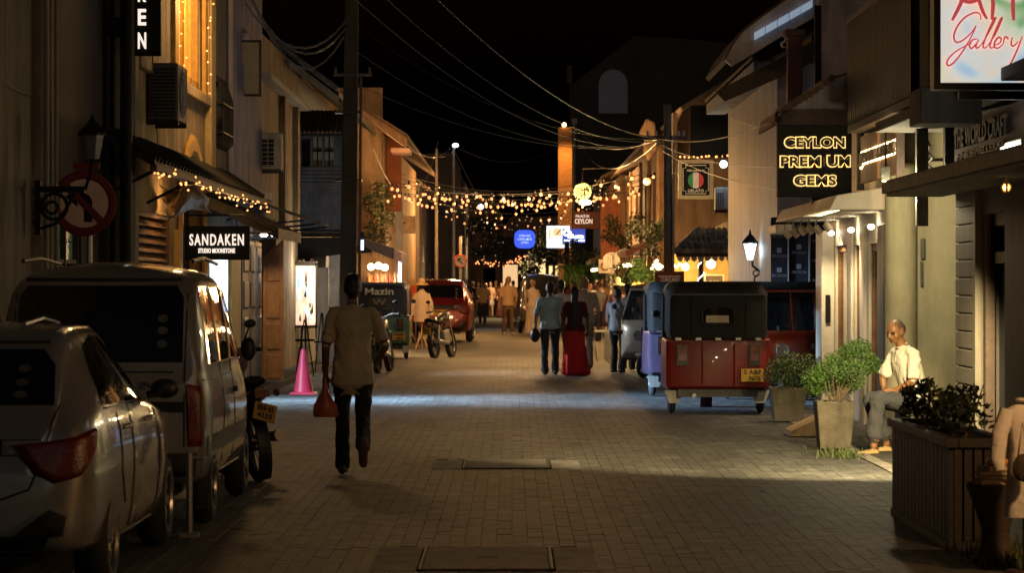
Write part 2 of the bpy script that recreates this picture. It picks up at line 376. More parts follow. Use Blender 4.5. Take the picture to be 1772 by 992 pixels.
# dark shop with the green glazed window
b = building('shop_house', 'unlit dark brown shop house with greenish glazed window behind the round sign', (-4.6, 26.6, 0))
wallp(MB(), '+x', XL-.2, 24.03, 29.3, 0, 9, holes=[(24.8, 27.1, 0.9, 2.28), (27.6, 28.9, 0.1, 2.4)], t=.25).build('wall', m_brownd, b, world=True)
m_pane_g = mat('green_pane', (0.22, 0.3, 0.25), 0.25, var=0.25, scale=5, bump=0.1, emit=(0.25, 0.4, 0.32), estr=0.035)
m_pane_p = mat('pinkish_pane', (0.35, 0.24, 0.2), 0.3, var=0.5, scale=4, bump=0.1, emit=(0.6, 0.36, 0.22), estr=0.07)
wf = MB()
for y in (24.8, 25.75, 26.3, 27.05): wf.box(XL-.3, XL-.22, y-.02, y+.04, 0.9, 2.28)
for z in (0.9, 1.78, 1.84, 2.24): wf.box(XL-.3, XL-.23, 24.8, 27.1, z, z+.04)
w = wf.build('window', m_woodd, b, world=True)
for i, (y0, y1) in enumerate(((24.84, 25.73), (25.79, 26.28), (26.34, 27.05))):
    for z0, z1, mm in ((1.88, 2.05, m_pane_g), (2.06, 2.23, m_pane_g), (0.95, 1.77, m_pane_p)):
        MB().box(XL-.29, XL-.275, y0, y1, z0, z1).build('pane', mm, w, world=True)
MB().box(XL-.4, XL-.3, 27.6, 28.9, 0.1, 2.4).build('door', m_woodd, b, world=True)
MB().box(XL-.16, XL+.08, 29.0, 29.3, 0, 7.5).build('pilaster', m_cream, b, world=True, bevel=.03)

# the studio building with the fairy lights
b = building('studio_building', 'tan stucco building with fairy lit golden window above a dark canopy', (-4.6, 33, 0))
wallp(MB(), '+x', XL, 29.4, 36.7, 0, 8.5, holes=[(33.0, 35.9, 4.2, 7.4), (29.7, 32.75, 0.1, 2.45), (33.1, 36.2, .1, 2.6)], t=.3).build('wall', m_stucco, b, world=True)
MB().box(XL, XL+.09, 29.42, 36.6, 4.0, 4.13).build('sill_band', m_stucco, b, world=True, bevel=.015)
MB().box(XL, XL+.1, 36.2, 36.72, 2.9, 8.5).build('pilaster', mat('yellow_plaster', (0.5, 0.38, 0.19), 0.85, stain=.3), b, world=True, bevel=.015)
wf = MB()
for y in (33.0, 33.75, 34.35, 34.95, 35.75): wf.box(XL-.16, XL-.04, y, y+.12, 4.2, 7.4)
wf.box(XL-.16, XL-.04, 33.0, 35.9, 4.2, 4.3); wf.box(XL-.16, XL-.045, 33.0, 35.9, 6.1, 6.2)
w = wf.build('window', m_gold, b, world=True, bevel=.008)
for y0, y1 in ((33.13, 33.74), (33.88, 34.34), (34.48, 34.94), (35.08, 35.74)):
    MB().box(XL-.14, XL-.12, y0, y1, 4.31, 6.09).build('pane', mat('amber_pane', (0.3, 0.17, 0.05), 0.3, var=.4, emit=(1, .5, .1), estr=0.05), w, world=True)
MB().box(XL-.02, XL+.05, 32.7, 33.0, 4.14, 7.4).build('jamb', m_gold, b, world=True); MB().box(XL-.02, XL+.05, 35.9, 36.2, 4.14, 7.4).build('jamb', m_gold, b, world=True)
# louvred shutter
sh = MB()
for y in (29.72, 32.66): sh.box(XL-.14, XL-.03, y, y+.09, .1, 2.45)
sh.box(XL-.14, XL-.03, 29.72, 32.75, 2.4, 2.45); sh.box(XL-.14, XL-.03, 29.72, 32.75, .1, .16); shut = sh.build('shutter', m_wood, b, world=True)
for i in range(22):
    z = 0.2 + i * 0.1
    MB().add([(XL-.12, 29.82, z+.07), (XL-.12, 32.65, z+.07), (XL-.04, 32.65, z), (XL-.04, 29.82, z), (XL-.12, 29.82, z+.085), (XL-.12, 32.65, z+.085), (XL-.04, 32.65, z+.015), (XL-.04, 29.82, z+.015)],
             [(0,1,2,3), (7,6,5,4), (0,4,5,1), (2,6,7,3), (1,5,6,2), (3,7,4,0)]).build('slat', m_wood, shut, world=True)
ar = MB(); ar.box(XL, XL+.06, 33.0, 33.35, 0, 2.3); ar.box(XL, XL+.06, 35.95, 36.3, 0, 2.3)
ar.torus((XL+.03, 34.65, 2.0), (1, 0, 0), 1.42, .14, 20, 6, .04, 0, math.pi*2)
ar.build('arch_surround', m_gold, b, world=True)
MB().box(XL-.28, XL-.2, 33.1, 36.2, .1, 2.6).build('door', m_woodd, b, world=True)
# canopy along the first floor, with tiles seen at its edge
cn = thing('canopy', 'dark sloping canopy with fairy lights running above the studio shopfront', 'canopy', (-3.9, 33, 2.8))
MB().add([(XL, 27, 3.2), (XL, 39.3, 3.2), (-3.55, 39.3, 2.86), (-3.55, 27, 2.86), (XL, 27, 3.13), (XL, 39.3, 3.13), (-3.55, 39.3, 2.8), (-3.55, 27, 2.8)],
         [(3,2,1,0), (4,5,6,7), (0,4,7,3), (1,2,6,5), (3,7,6,2), (0,1,5,4)]).build('roof_sheet', m_sheet, cn, world=True)
MB().box(-3.6, -3.53, 27, 39.3, 2.77, 2.83).build('edge_batten', m_woodd, cn, world=True)
for y in (27.5, 30.5, 33.5, 36.5, 39.0): MB().cyl((XL, y, 2.55), (-3.6, y, 2.8), .018, n=6).build('strut', m_blackm, cn, world=True)
for i in range(42):
    y = 27.1 + i * .29
    MB().path([(XL+.02, y, 3.225), (-3.56, y, 2.885)], .035, 6).build('roof_tile', m_sheet, cn, world=True)
def fairy(name, label, pts, n, r, jitter=.03, group=None, clump=0.0):
    t = thing(name, label, 'fairy lights', pts[0], group=group)
    MB().path(pts, .004, 4).build('wire', m_wire, t, world=True)
    P = [Vector(p) for p in pts]; seg = [(P[i+1]-P[i]).length for i in range(len(P)-1)]; tot = sum(seg)
    me = None
    for i in range(n):
        d = tot * (i + .5 + rng.uniform(-.3, .3)) / n; k = 0
        while k < len(seg)-1 and d > seg[k]: d -= seg[k]; k += 1
        q = P[k].lerp(P[k+1], d / seg[k]) + Vector([rng.gauss(0, jitter) for _ in range(3)])
        if me is None: ob = MB().sph((0,0,0), r, 6, 4).build('bulb', m_fairy, t); me = ob.data
        else: ob = bpy.data.objects.new('bulb', me); COL.objects.link(ob); ob.parent = t
        ob.location = q - t.location
    return t
fairy('fairy_lights', 'string of tiny warm lights under the edge of the dark canopy', [(-3.52, 26.6 + i*.7, 2.74 - .03*math.sin(i*1.9)) for i in range(19)], 60, .013, .035)
fairy('fairy_lights', 'tiny warm lights down the far jamb of the golden window', [(XL+.1, 35.9, 7.6), (XL+.1, 35.95, 4.1)], 26, .013)
fairy('fairy_lights', 'tiny warm lights down the near jamb of the golden window', [(XL+.1, 33.0, 7.6), (XL+.1, 33.05, 4.1)], 26, .013)
lamp('POINT', 'window_glow', (XL+.75, 34.2, 5.4), 190, (1.0, .56, .2), .3)
lamp('POINT', 'canopy_glow', (-3.75, 31.5, 2.62), 12, AMBER, .15)
lamp('POINT', 'canopy_glow', (-3.75, 34.6, 2.68), 12, AMBER, .15)
# polythene sheet gathered under the canopy
ps = MB(); n = 16; g = []
for j in range(n):
    for i in range(n):
        u, v = i/(n-1), j/(n-1)
        g.append((-4.02 + .52*u + .03*math.sin(9*v+4*u), 30.9 + .3*math.sin(5*u+3*v) + .4*v + rng.uniform(-.03, .03), 2.77 - .36*v*(1-.5*abs(u-.5)) - .06*math.sin(u*7)))
ps.add(g, [(j*n+i, j*n+i+1, (j+1)*n+i+1, (j+1)*n+i) for j in range(n-1) for i in range(n-1)])
o = ps.build('plastic_sheet', mat('cloudy_plastic', (0.62, 0.55, 0.48), 0.25, var=.3, scale=8, bump=.5, bscale=14), smooth=True, angle=80)
sol = o.modifiers.new('solid', 'SOLIDIFY'); sol.thickness = .004
tag(o, 'crumpled cloudy plastic sheet gathered beneath the fairy lit canopy', 'sheet')
# black canvas awning over the studio door
aw = thing('awning', 'black canvas awning projecting over the bright studio doorway', 'awning', (-3.8, 36.5, 2.3))
MB().ext([(XL, 2.86), (-3.02, 2.36), (-3.02, 2.22), (XL, 2.7)], 'xz', 35.1, 38.9).build('canvas', m_canvas, aw, world=True)
for y in (35.05, 38.95):
    MB().path([(XL, y, 2.3), (-3.1, y, 2.3)], .015).path([(XL, y, 2.84), (-3.05, y, 2.33)], .012).build('arm', m_blackm, aw, world=True)
# hanging sign boards
def board_sign(name, label, x0, x1, y, z0, z1, m_face, t=.07, frame=None):
    s = thing(name, label, 'sign', ((x0+x1)/2, y, z0))
    MB().box(x0, x1, y, y+t, z0, z1).build('board', m_face, s, world=True, bevel=.006)
    if frame:
        f = MB(); w = frame[0]
        f.box(x0-w, x0-.001, y-.03, y+t+.03, z0-w, z1+w); f.box(x1+.001, x1+w, y-.03, y+t+.03, z0-w, z1+w)
        f.box(x0, x1, y-.03, y+t+.03, z1+.001, z1+w); f.box(x0, x1, y-.03, y+t+.03, z0-w, z0-.001)
        f.build('frame', frame[1], s, world=True)
    return s
m_lit = mat('lit_letters', (0.9, 0.85, 0.8), 0.4, var=0, bump=0, emit=(1.0, 0.86, 0.74), estr=.9)
s = board_sign('shop_sign', 'black sign reading SANDAKEN in lit white letters beside the open doorway', PX(320, 34), PX(432, 34), 34, PZ(450, 34), PZ(391, 34), m_black)
xc = PX(375, 34)
text(MB(), 'SANDAKEN', (xc, 33.99, PZ(415, 34)), .68, .145, bold=.02, depth=.02, space=1.25).build('lettering', m_lit, s, world=True)
text(MB(), 'STUDIO MOONSTONE', (xc, 33.99, PZ(434, 34)), .46, .06, bold=.03, depth=.02, space=1.1).build('lettering', m_lit, s, world=True)
MB().path([(XL, 34.03, 2.5), (-3.35, 34.03, 2.5)], .015).path([(-3.9, 34.03, 2.5), (-3.9, 34.03, 2.36)], .008).path([(-3.45, 34.03, 2.5), (-3.45, 34.03, 2.36)], .008).build('bracket', m_blackm, s, world=True)
s = board_sign('blade_sign', 'tall black blade sign with stacked white letters, cut off by the top edge', PX(233, 28.3), PX(278, 28.3), 28.3, PZ(96, 28.3), 6.6, m_black)
for i, ch in enumerate('SANDAKEN'):
    zc = PZ(70, 28.3) + (7 - i) * .245
    text(MB(), ch, (PX(246, 28.3), 28.29, zc), .085, .17, bold=.025, depth=.02).build('letter', m_lit, s, world=True)
MB().box(XL-.1, PX(236, 28.3), 28.32, 28.35, 4.9, 4.95).build('bracket', m_blackm, s, world=True)
s = board_sign('blank_sign', 'dark framed grey panel sign hung high on the lavender house', PX(411, 41), PX(449, 41), 41, PZ(163, 41), PZ(72, 41), mat('grey_panel', (0.12, 0.12, 0.115), .4, var=.2), frame=(.025, m_black))
# fan-coil units
def ac_unit(name, label, x0, x1, y0, y1, z0, z1, face, mm):
    t = thing(name, label, 'air conditioner', ((x0+x1)/2, (y0+y1)/2, z0))
    MB().box(x0, x1, y0, y1, z0, z1).build('casing', mm, t, world=True, bevel=.02)
    g = MB()
    if face == '+x':
        c = (x1+.012, (y0+y1)/2, (z0+z1)/2); rr = (z1-z0)*.42
        for q in (1, .72, .45, .2): g.torus(c, (1,0,0), rr*q, .008, 20, 5)
        for a in range(6): g.cyl(c, (c[0], c[1]+rr*math.cos(a), c[2]+rr*math.sin(a)), .005, n=4)
        g.build('fan_guard', m_white, t, world=True)
        l = MB()
        for i in range(14): l.box(x0+.02, x1-.03, y0-.012, y0-.001, z0+.04+i*(z1-z0-.08)/14, z0+.055+i*(z1-z0-.08)/14)
        l.build('louvre', m_black, t, world=True)
    else:
        MB().box(x0+.03, x1-.1, y0-.004, y0-.001, z0+.05, z1-.1).build('fan_recess', m_black, t, world=True)
        for i in range(7):
            z = z0+.06+i*(z1-z0-.17)/6; g.box(x0+.03, x1-.1, y0-.02, y0-.006, z, z+.012)
        for i in range(4):
            x = x0+.03+i*(x1-x0-.14)/3; g.box(x, x+.012, y0-.03, y0-.021, z0+.05, z1-.1)
        g.build('fan_guard', mm, t, world=True)
    br = MB()
    xw = min(XL, x0) if x0 < 0 else x0
    for ya, yb in ((y0+.05, y0+.1), (y1-.1, y1-.05)): MB().box(xw, x1, ya, yb, z0-.05, z0-.005).build('bracket', m_blackm, t, world=True)
ac_unit('air_conditioner', 'dark outdoor air conditioner unit with round fan under the blade sign', -4.08, -3.74, 30.4, 31.3, 3.48, 4.12, '+x', mat('soot_grey', (.06, .058, .055), .6))
ac_unit('air_conditioner', 'white outdoor air conditioner with grid grille on the ochre house', PX(437, 44), PX(486, 44), 44, 44.5, PZ(293, 44), PZ(229, 44), '-y', m_offw)

# grey and lavender house
b = building('lavender_house', 'narrow lavender and grey house with barred upper window', (-4.6, 40, 0))
wallp(MB(), '+x', XL, 36.75, 39.3, 2.6, 8.5, holes=[(36.95, 38.4, 3.55, 4.5)], t=.3).build('wall', m_greyd, b, world=True)
wallp(MB(), '+x', XL+.06, 39.31, 43.9, 2.35, 8.5, holes=[(40.6, 41.8, 4.95, 5.5)], t=.35).build('wall', m_laven, b, world=True)
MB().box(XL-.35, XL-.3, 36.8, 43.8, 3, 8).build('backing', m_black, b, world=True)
MB().box(XL, XL+.2, 36.8, 44.2, 2.98, 3.12).build('string_course', m_offw, b, world=True, bevel=.02)
g = MB()
for i in range(7): g.path([(XL+.06, 37+i*.22, 3.5), (XL+.16, 37+i*.22, 3.6), (XL+.16, 37+i*.22, 4.2), (XL+.06, 37+i*.22, 4.5)], .012, 5)
for z in (3.7, 4.1): g.box(XL+.05, XL+.17, 36.95, 38.4, z, z+.02)
g.build('window_bars', m_blackm, b, world=True)
# bright studio room seen through the doorway (its lamps light the road)
wallp(MB(), '+x', XL, 36.75, 39.3, 0, 2.6, holes=[(36.85, 39.2, .08, 2.35)], t=.3).build('wall', m_offw, b, world=True)
MB().box(XL-.05, XL+.05, 39.31, 40.6, 0, 2.34).build('door_post', m_gold, b, world=True, bevel=.01)
m_room = mat('room_white', (0.8, 0.8, 0.78), .6, var=.05)
MB().box(-7.0, -6.9, 36.2, 42, 0, 2.6).box(-7, XL-.31, 41.4, 41.5, 0, 2.6).box(-7, XL-.31, 36.2, 36.3, 0, 2.6).box(-7, XL-.31, 36.2, 41.5, 2.5, 2.6).build('room', m_room, b, world=True)
m_tube = mat('ceiling_panel', (1, 1, 1), .5, var=0, bump=0, emit=(0.72, 0.88, 1.0), estr=7)
MB().box(-6.4, -4.7, 37, 40.5, 2.46, 2.495).build('ceiling_light', m_tube, b, world=True)
for z in (.5, 1.0, 1.5, 1.95):
    MB().box(-6.6, XL-.4, 41.05, 41.38, z, z+.03).build('shelf', m_wood, b, world=True)
for i in range(22):
    z = rng.choice((.53, 1.03, 1.53)); x = rng.uniform(-6.4, XL-.5)
    MB().box(x, x+rng.uniform(.06, .16), 41.1, 41.3, z, z+rng.uniform(.12, .34)).build('parcel', mat('parcel%d' % (i % 5), ((.5,.3,.2),(.2,.4,.5),(.6,.55,.4),(.7,.7,.7),(.5,.15,.1))[i % 5], .6), b, world=True)
lamp('SPOT', 'doorway_light', (-6.4, 38.0, 2.3), 28000, (0.4, 0.68, 1.0), .5, target=(1.2, 38.2, 0.1), size=44, blend=1.0)
lamp('AREA', 'doorway_glow', (-5.2, 38.0, 2.3), 260, (0.5, 0.75, 1.0), target=(-2.5, 38.0, 0.0), sx=1.6, sy=.3)
# panelled grey leaves and open wooden leaf
def panel_door(mb_mat, name, parent, kind, c, u0, u1, z0, z1, rows, t=.05):
    d = MB(); wallp(d, kind, c, u0, u1, z0, z1, t=t); dr = d.build(name, mb_mat, parent, world=True)
    h = (z1 - z0) / rows
    for i in range(rows):
        a, bb, e, g = u0+.05*(u1-u0)/.4, u1-.05*(u1-u0)/.4, z0+i*h+.06, z0+(i+1)*h-.06
        q = MB(); sg = {'+x': 1, '-x': -1, '-y': -1}[kind]
        f = (lambda u, v, d_: (c+sg*d_, u, v)) if kind != '-y' else (lambda u, v, d_: (u, c+sg*d_, v))
        q.add([f(a,e,.002), f(bb,e,.002), f(bb,g,.002), f(a,g,.002), f(a+.035,e+.035,.018), f(bb-.035,e+.035,.018), f(bb-.035,g-.035,.018), f(a+.035,g-.035,.018)],
              [(4,5,6,7), (0,1,5,4), (1,2,6,5), (2,3,7,6), (3,0,4,7)])
        q.build('panel', mb_mat, dr, world=True)
    return dr
b = building('ochre_house', 'ochre house with white cornice and grey panelled doors', (-4.6, 47.5, 0))
wallp(MB(), '+x', XL, 43.91, 52, 0, 5.75, holes=[(44.0, 47.2, 0.1, 2.5)], t=.3).build('wall', m_ochre, b, world=True)
wallp(MB(), '+x', XL+.02, 40.62, 43.88, 0, 2.34, t=.2).build('lower_wall', m_greyd, b, world=True)
for i in range(3): panel_door(mat('grey_door', (.16, .16, .19), .55, var=.2), 'door_leaf', b, '+x', XL+.06, 40.7+i*1.05, 41.7+i*1.05, .08, 2.3, 4)
MB().box(XL, XL+.22, 43.9, 52.1, 4.95, 5.05).build('cornice', m_offw, b, world=True, bevel=.02)
for y in (47.9, 50.8): MB().box(XL, XL+.1, y, y+.5, 2.5, 4.95).build('pilaster', m_ochre, b, world=True, bevel=.01)
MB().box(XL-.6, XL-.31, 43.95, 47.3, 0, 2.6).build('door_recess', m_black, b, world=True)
wd = thing('door_leaf', 'arched orange brown wooden door leaf standing open beside the cone', 'door', (-3.9, 43.6, 0))
x0, x1 = PX(455, 43.6), PX(491, 43.6)
arc = [(x0, .03), (x1, .03), (x1, 2.36)] + [(x1 - (x1-x0)*(1-math.cos(a*math.pi/16)), 2.05 + .31*math.cos(a*math.pi/16)) for a in range(1, 9)]
MB().ext(arc, 'xz', 43.6, 43.66).build('leaf', mat('orange_wood', (.34, .15, .05), .5, var=.3, scale=7), wd, world=True)
for z0, z1 in ((.12, .5), (.58, 1.0), (1.08, 1.6), (1.68, 2.05)):
    MB().ext([(x0+.06, z0), (x1-.06, z0), (x1-.06, z1), (x0+.06, z1)], 'xz', 43.575, 43.6).build('panel', MATS['orange_wood'], wd, world=True, bevel=.012)
# corrugated sheet awning of the ochre house with two spot lamps
t = thing('awning', 'pale corrugated sheet awning on the ochre house above spot lamps', 'awning', (-3.8, 44.5, 2.5))
sh = MB(); g = []
for i in range(41):
    y = 41.0 + i * .13
    for x, z in ((XL+.02, 2.95), (-3.1, 2.62)): g.append((x, y, z + .018*(1 if i % 2 else -1)))
sh.add(g, [(2*i, 2*i+2, 2*i+3, 2*i+1) for i in range(40)])
so = sh.build('sheet', mat('corrugated', (.3, .29, .27), .55, .3, var=.3, stain=.5), t, world=True); so.modifiers.new('s', 'SOLIDIFY').thickness = .006
for y in (41.1, 43.6, 46.1): MB().path([(XL, y, 2.5), (-3.15, y, 2.6)], .016, 6).build('strut', m_blackm, t, world=True)
m_spot = mat('spot_lens', (1, 1, 1), .3, var=0, bump=0, emit=(1.0, .86, .68), estr=14)
for i, (px, py) in enumerate(((457, 406), (474, 405))):
    Y = 42.3; x, z = PX(px, Y), PZ(py, Y)
    t = thing('spot_lamp', ('first' if i == 0 else 'second') + ' small spot lamp under the awning, left of the wooden door leaf' if i == 0 else 'spot lamp under the awning, close above the wooden door leaf', 'lamp', (x, Y, z))
    MB().cyl((0, .06, .07), (0, -.02, 0), .03, .055, 10).build('housing', m_blackm, t)
    MB().sph((0, -.028, -.008), (.06, .02, .035), 10, 6).build('lens', m_spot, t)
    MB().path([(0, .06, .07), (0, .06, .25)], .008).build('stem', m_blackm, t)
lamp('SPOT', 'door_spot', (PX(476, 42.1), 42.0, 2.5), 60, SOFT, .04, target=(-3.75, 43.7, .9), size=75)
# light on the ochre wall from the street
b2 = building('tiled_house', 'house with tiled verge roof and blue grey louvred upper storey', (-4.6, 58, 0))
wallp(MB(), '+x', XL-.25, 52.02, 65, 0, 5.9, holes=[(53.5, 55.8, 3.05, 3.95), (58.2, 60.6, 3.05, 3.95), (52.3, 55.3, .05, 2.3), (57.0, 63.5, .05, 2.3), (55.9, 56.4, .05, 2.3)], t=.3).build('wall', m_bluegr, b2, world=True)
for i in range(7): MB().box(XL-.25, XL-.22, 52.1, 64.9, 2.5+i*.075, 2.56+i*.075).build('siding_board', m_bluegr, b2, world=True)
for y0 in (53.5, 58.2):
    f = MB(); w2 = 2.3
    for k in range(4): f.box(XL-.33, XL-.26, y0+k*w2/3-.03, y0+k*w2/3+.05, 3.05, 3.95)
    f.box(XL-.33, XL-.26, y0-.03, y0+w2+.05, 3.05, 3.1); f.box(XL-.33, XL-.26, y0-.03, y0+w2+.05, 3.9, 3.95)
    w = f.build('window', m_black, b2, world=True)
    MB().box(XL-.38, XL-.34, y0, y0+w2, 3.05, 3.95).build('curtain', mat('pale_curtain', (.4, .42, .36), .8, var=.2), w, world=True)
# gable end of the projecting upper storey, seen square on
EY = 53.2
def ex(px): return PX(px, EY)
def ez(py): return PZ(py, EY)
wallp(MB(), '-y', EY, ex(508), ex(596), ez(405), ez(205), holes=[(ex(541), ex(557), ez(288), ez(236)), (ex(561), ex(577), ez(288), ez(236)), (ex(522), ex(537), ez(288), ez(240))], t=.2).build('end_wall', m_bluegr, b2, world=True)
for i in range(5): MB().box(ex(510), ex(595), EY-.03, EY-.001, ez(321-i*6.6), ez(316-i*6.6)).build('siding_board', m_bluegr, b2, world=True)
for j, (pa, pb) in enumerate(((541, 557), (561, 577), (522, 537))):
    w = MB().box(ex(pa), ex(pb), EY+.1, EY+.13, ez(262), ez(259)).box((ex(pa)+ex(pb))/2-.012, (ex(pa)+ex(pb))/2+.012, EY+.1, EY+.13, ez(288), ez(236)).build('window', m_black, b2, world=True)
    MB().box(ex(pa), ex(pb), EY+.16, EY+.19, ez(288), ez(236)).build('curtain', mat('pale_curtain', (.42, .44, .36), .8, var=.2) if j < 2 else m_black, w, world=True)
for pa, pb in ((512, 528), (531, 546), (549, 566), (569, 590)): panel_door(m_bluegr, 'panel_shutter', b2, '-y', EY-.012, ex(pa), ex(pb), ez(399), ez(328), 2, t=.01)
MB().box(ex(506), ex(598), EY-.16, EY-.001, ez(410), ez(401)).build('ledge', m_concd, b2, world=True)
MB().add([(ex(505), EY-.75, ez(238)), (ex(612), EY-.75, ez(238)), (ex(612), EY+.3, ez(196)), (ex(505), EY+.3, ez(196)), (ex(505), EY-.75, ez(232)), (ex(612), EY-.75, ez(232)), (ex(612), EY+.3, ez(190)), (ex(505), EY+.3, ez(190))],
         [(0,3,2,1), (4,5,6,7), (0,1,5,4), (1,2,6,5), (3,0,4,7)]).build('lean_to_roof', m_sheet, b2, world=True)
for i in range(14):
    x = ex(507) + (ex(611)-ex(507))*(i+.5)/14; MB().cyl((x, EY-.8, ez(233)), (x, EY+.25, ez(191)), .035, n=6).build('roof_tile', m_tile, b2, world=True)
MB().ext([(ex(508), ez(412)), (ex(596), ez(412)), (ex(596), ez(440)), (ex(508), ez(452))], 'xz', EY-.5, EY-.3).build('shop_awning', m_canvas, b2, world=True)
MB().box(ex(571), ex(590), EY-.3, EY-.2, .1, ez(440)).build('door_post', m_offw, b2, world=True)
rx0, rz0, rx1, rz1 = PX(470, 50), PZ(70, 50), PX(586, 50), PZ(157, 50)
MB().add([(rx0, 50, rz0), (rx0, 64, rz0), (rx1, 64, rz1), (rx1, 50, rz1), (rx0, 50, rz0-.1), (rx0, 64, rz0-.1), (rx1, 64, rz1-.1), (rx1, 50, rz1-.1)],
         [(3,2,1,0), (4,5,6,7), (0,4,7,3), (1,2,6,5), (3,7,6,2)]).build('roof', m_sheet, b2, world=True)
MB().add([(rx0, 49.9, rz0-.1), (rx1, 49.9, rz1-.1), (rx1, 49.9, rz1-.24), (rx0, 49.9, rz0-.24), (rx0, 49.96, rz0-.1), (rx1, 49.96, rz1-.1), (rx1, 49.96, rz1-.24), (rx0, 49.96, rz0-.24)],
         [(0,1,2,3), (7,6,5,4), (0,4,5,1), (3,2,6,7), (1,5,6,2)]).build('barge_board', m_offw, b2, world=True)
for i in range(16):
    q = (i + .5) / 16
    x, z = rx0 + (rx1-rx0)*q, rz0 + (rz1-rz0)*q
    MB().path([(x-.045, 49.8, z+.05), (x+.035, 49.8, z+.0)], [.05, .042], 8).build('verge_tile', m_tileg, b2, world=True)
    MB().cyl((x, 49.85, z-.01), (x, 50.4, z+.0), .035, n=7).build('verge_tile', m_tileg, b2, world=True)
MB().ext([(rx0, 5.8), (XL-.1, 5.8), (XL-.1, 4.9), (rx0, 4.9)], 'xz', 52.0, 52.2).build('gable_wall', m_ochre, b2, world=True)
# lit display window of the recessed shop with small goods
MB().box(-5.6, XL-.6, 52.2, 57, 0, 2.4).build('shop_interior', mat('interior_tan', (.5, .34, .22), .7), b2, world=True)
m_dispw = mat('display_glow', (.8, .6, .5), .5, var=.6, scale=14, bump=0, emit=(1.0, .62, .4), estr=.9)
m_dispb = mat('display_blue', (.4, .6, .8), .5, var=.4, scale=14, bump=0, emit=(.35, .65, 1.0), estr=1.1)
MB().box(-4.0, -3.95, 52.3, 54.6, .1, 1.6).build('backdrop', m_offw, b2, world=True)
ds = thing('display_case', 'lit shop display with hanging ornaments behind the pink cone', 'display', (-3.85, 51.4, .8))
X0, X1 = PX(511, 51.4), PX(546, 51.4)
MB().box(X0, X1, 51.5, 51.56, .85, 1.98).build('back_panel', m_dispw, ds, world=True)
f = MB(); f.box(X0-.04, X0, 51.3, 51.56, .8, 2.02); f.box(X1, X1+.03, 51.3, 51.56, .8, 2.02); f.box(X0-.04, X1+.03, 51.3, 51.56, 1.99, 2.06); f.box(X0-.04, X1+.03, 51.3, 51.56, .8, .85)
f.build('frame', m_woodd, ds, world=True)
for i in range(15):
    x, z = rng.uniform(X0+.03, X1-.03), rng.uniform(.9, 1.85)
    MB().lathe([(0.004, 0), (.025*rng.uniform(.6, 1.3), .03), (.02, .08), (.004, .1+rng.uniform(0, .12))], (x, 51.42, z), 7).build('ornament', rng.choice((m_wood, m_dispb, m_woodd, m_metal)), ds, world=True)
MB().box(X0+.02, X0+.08, 51.44, 51.48, 1.55, 1.9).build('lit_strip', m_dispb, ds, world=True)
MB().box(X1-.03, X1-.005, 51.44, 51.48, .9, 1.95).build('lit_strip', mat('strip_white', (1,1,1), .5, var=0, emit=(1,.85,.6), estr=2.5), ds, world=True)
lamp('POINT', 'display_lamp', (-3.6, 50.7, 1.95), 30, WHITE, .08)
lamp('SPOT', 'street_fill_spot', (-3.5, 50.6, 2.1), 800, (.86, .93, 1.0), .1, target=(1.6, 49.0, .0), size=62, blend=.9)  # fill spot added beside the display to brighten people and the white three-wheeler
ea = thing('easel', 'black tripod easel standing before the lit display', 'easel', (PX(528, 48), 48, 0))
for dx, dy in ((-.16, -.1), (.16, -.1), (0, .22)): MB().path([(dx, dy, 0), (dx*.1, dy*.1, 1.0)], .012, 6).build('leg', m_blackm, ea)
MB().box(-.17, .17, -.05, -.02, .62, .66).build('ledge', m_blackm, ea)
ea = thing('easel', 'second thin easel, between the lit display and the utility pole', 'easel', (PX(557, 50), 50, 0))
for dx, dy in ((-.12, -.1), (.12, -.1), (0, .2)): MB().path([(dx, dy, 0), (dx*.1, dy*.1, 1.1)], .011, 6).build('leg', m_blackm, ea)
MB().box(-.14, .14, -.05, -.02, .55, .58).build('ledge', m_blackm, ea)
pan = board_sign('display_screen', 'pale bluish display panel leaning beside the second easel', PX(548, 53), PX(568, 53), 53, .1, 1.95, m_offw)
# ------------------------------------------------------------------ right side of the street
XR = 4.1
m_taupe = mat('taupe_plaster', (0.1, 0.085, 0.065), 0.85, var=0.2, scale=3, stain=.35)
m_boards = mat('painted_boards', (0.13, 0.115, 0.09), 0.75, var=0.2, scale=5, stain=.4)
m_ywall = mat('pale_yellow_wall', (0.56, 0.5, 0.32), 0.85, var=0.12, scale=3, bump=.25, stain=.3)
m_shopw = mat('shopfront_cream', (0.68, 0.63, 0.53), 0.55, var=0.1, scale=4, stain=.2)
m_olive = mat('olive_grey', (0.12, 0.12, 0.1), .6, var=.2)
m_maroon = mat('maroon_wood', (0.07, 0.025, 0.02), .6, var=.3)
m_glass = mat('shop_glass', (.85, .88, .86), .03, var=0, bump=0, trans=1.0)

# gallery building nearest on the right
b = building('gallery_building', 'dim boarded gallery building with canopy slab at the picture edge', (4.6, 20, 0))
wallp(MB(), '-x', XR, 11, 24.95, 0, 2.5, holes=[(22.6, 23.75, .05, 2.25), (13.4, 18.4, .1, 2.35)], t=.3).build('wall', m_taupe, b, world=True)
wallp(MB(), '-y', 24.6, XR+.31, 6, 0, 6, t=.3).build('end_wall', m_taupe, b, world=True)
wallp(MB(), '-x', 3.98, 11, 26.9, 3.2, 7.5, t=.3).build('upper_wall', mat('grey_brown_render', (.1, .09, .075), .85, stain=.4), b, world=True)
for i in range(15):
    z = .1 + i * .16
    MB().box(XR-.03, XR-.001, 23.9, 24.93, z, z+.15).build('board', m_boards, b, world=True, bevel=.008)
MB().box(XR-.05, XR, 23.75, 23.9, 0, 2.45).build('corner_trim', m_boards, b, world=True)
dr = MB().box(XR+.16, XR+.2, 22.6, 23.75, .05, 1.82).build('door', mat('grey_violet_door', (.06, .06, .085), .5, var=.2), b, world=True)
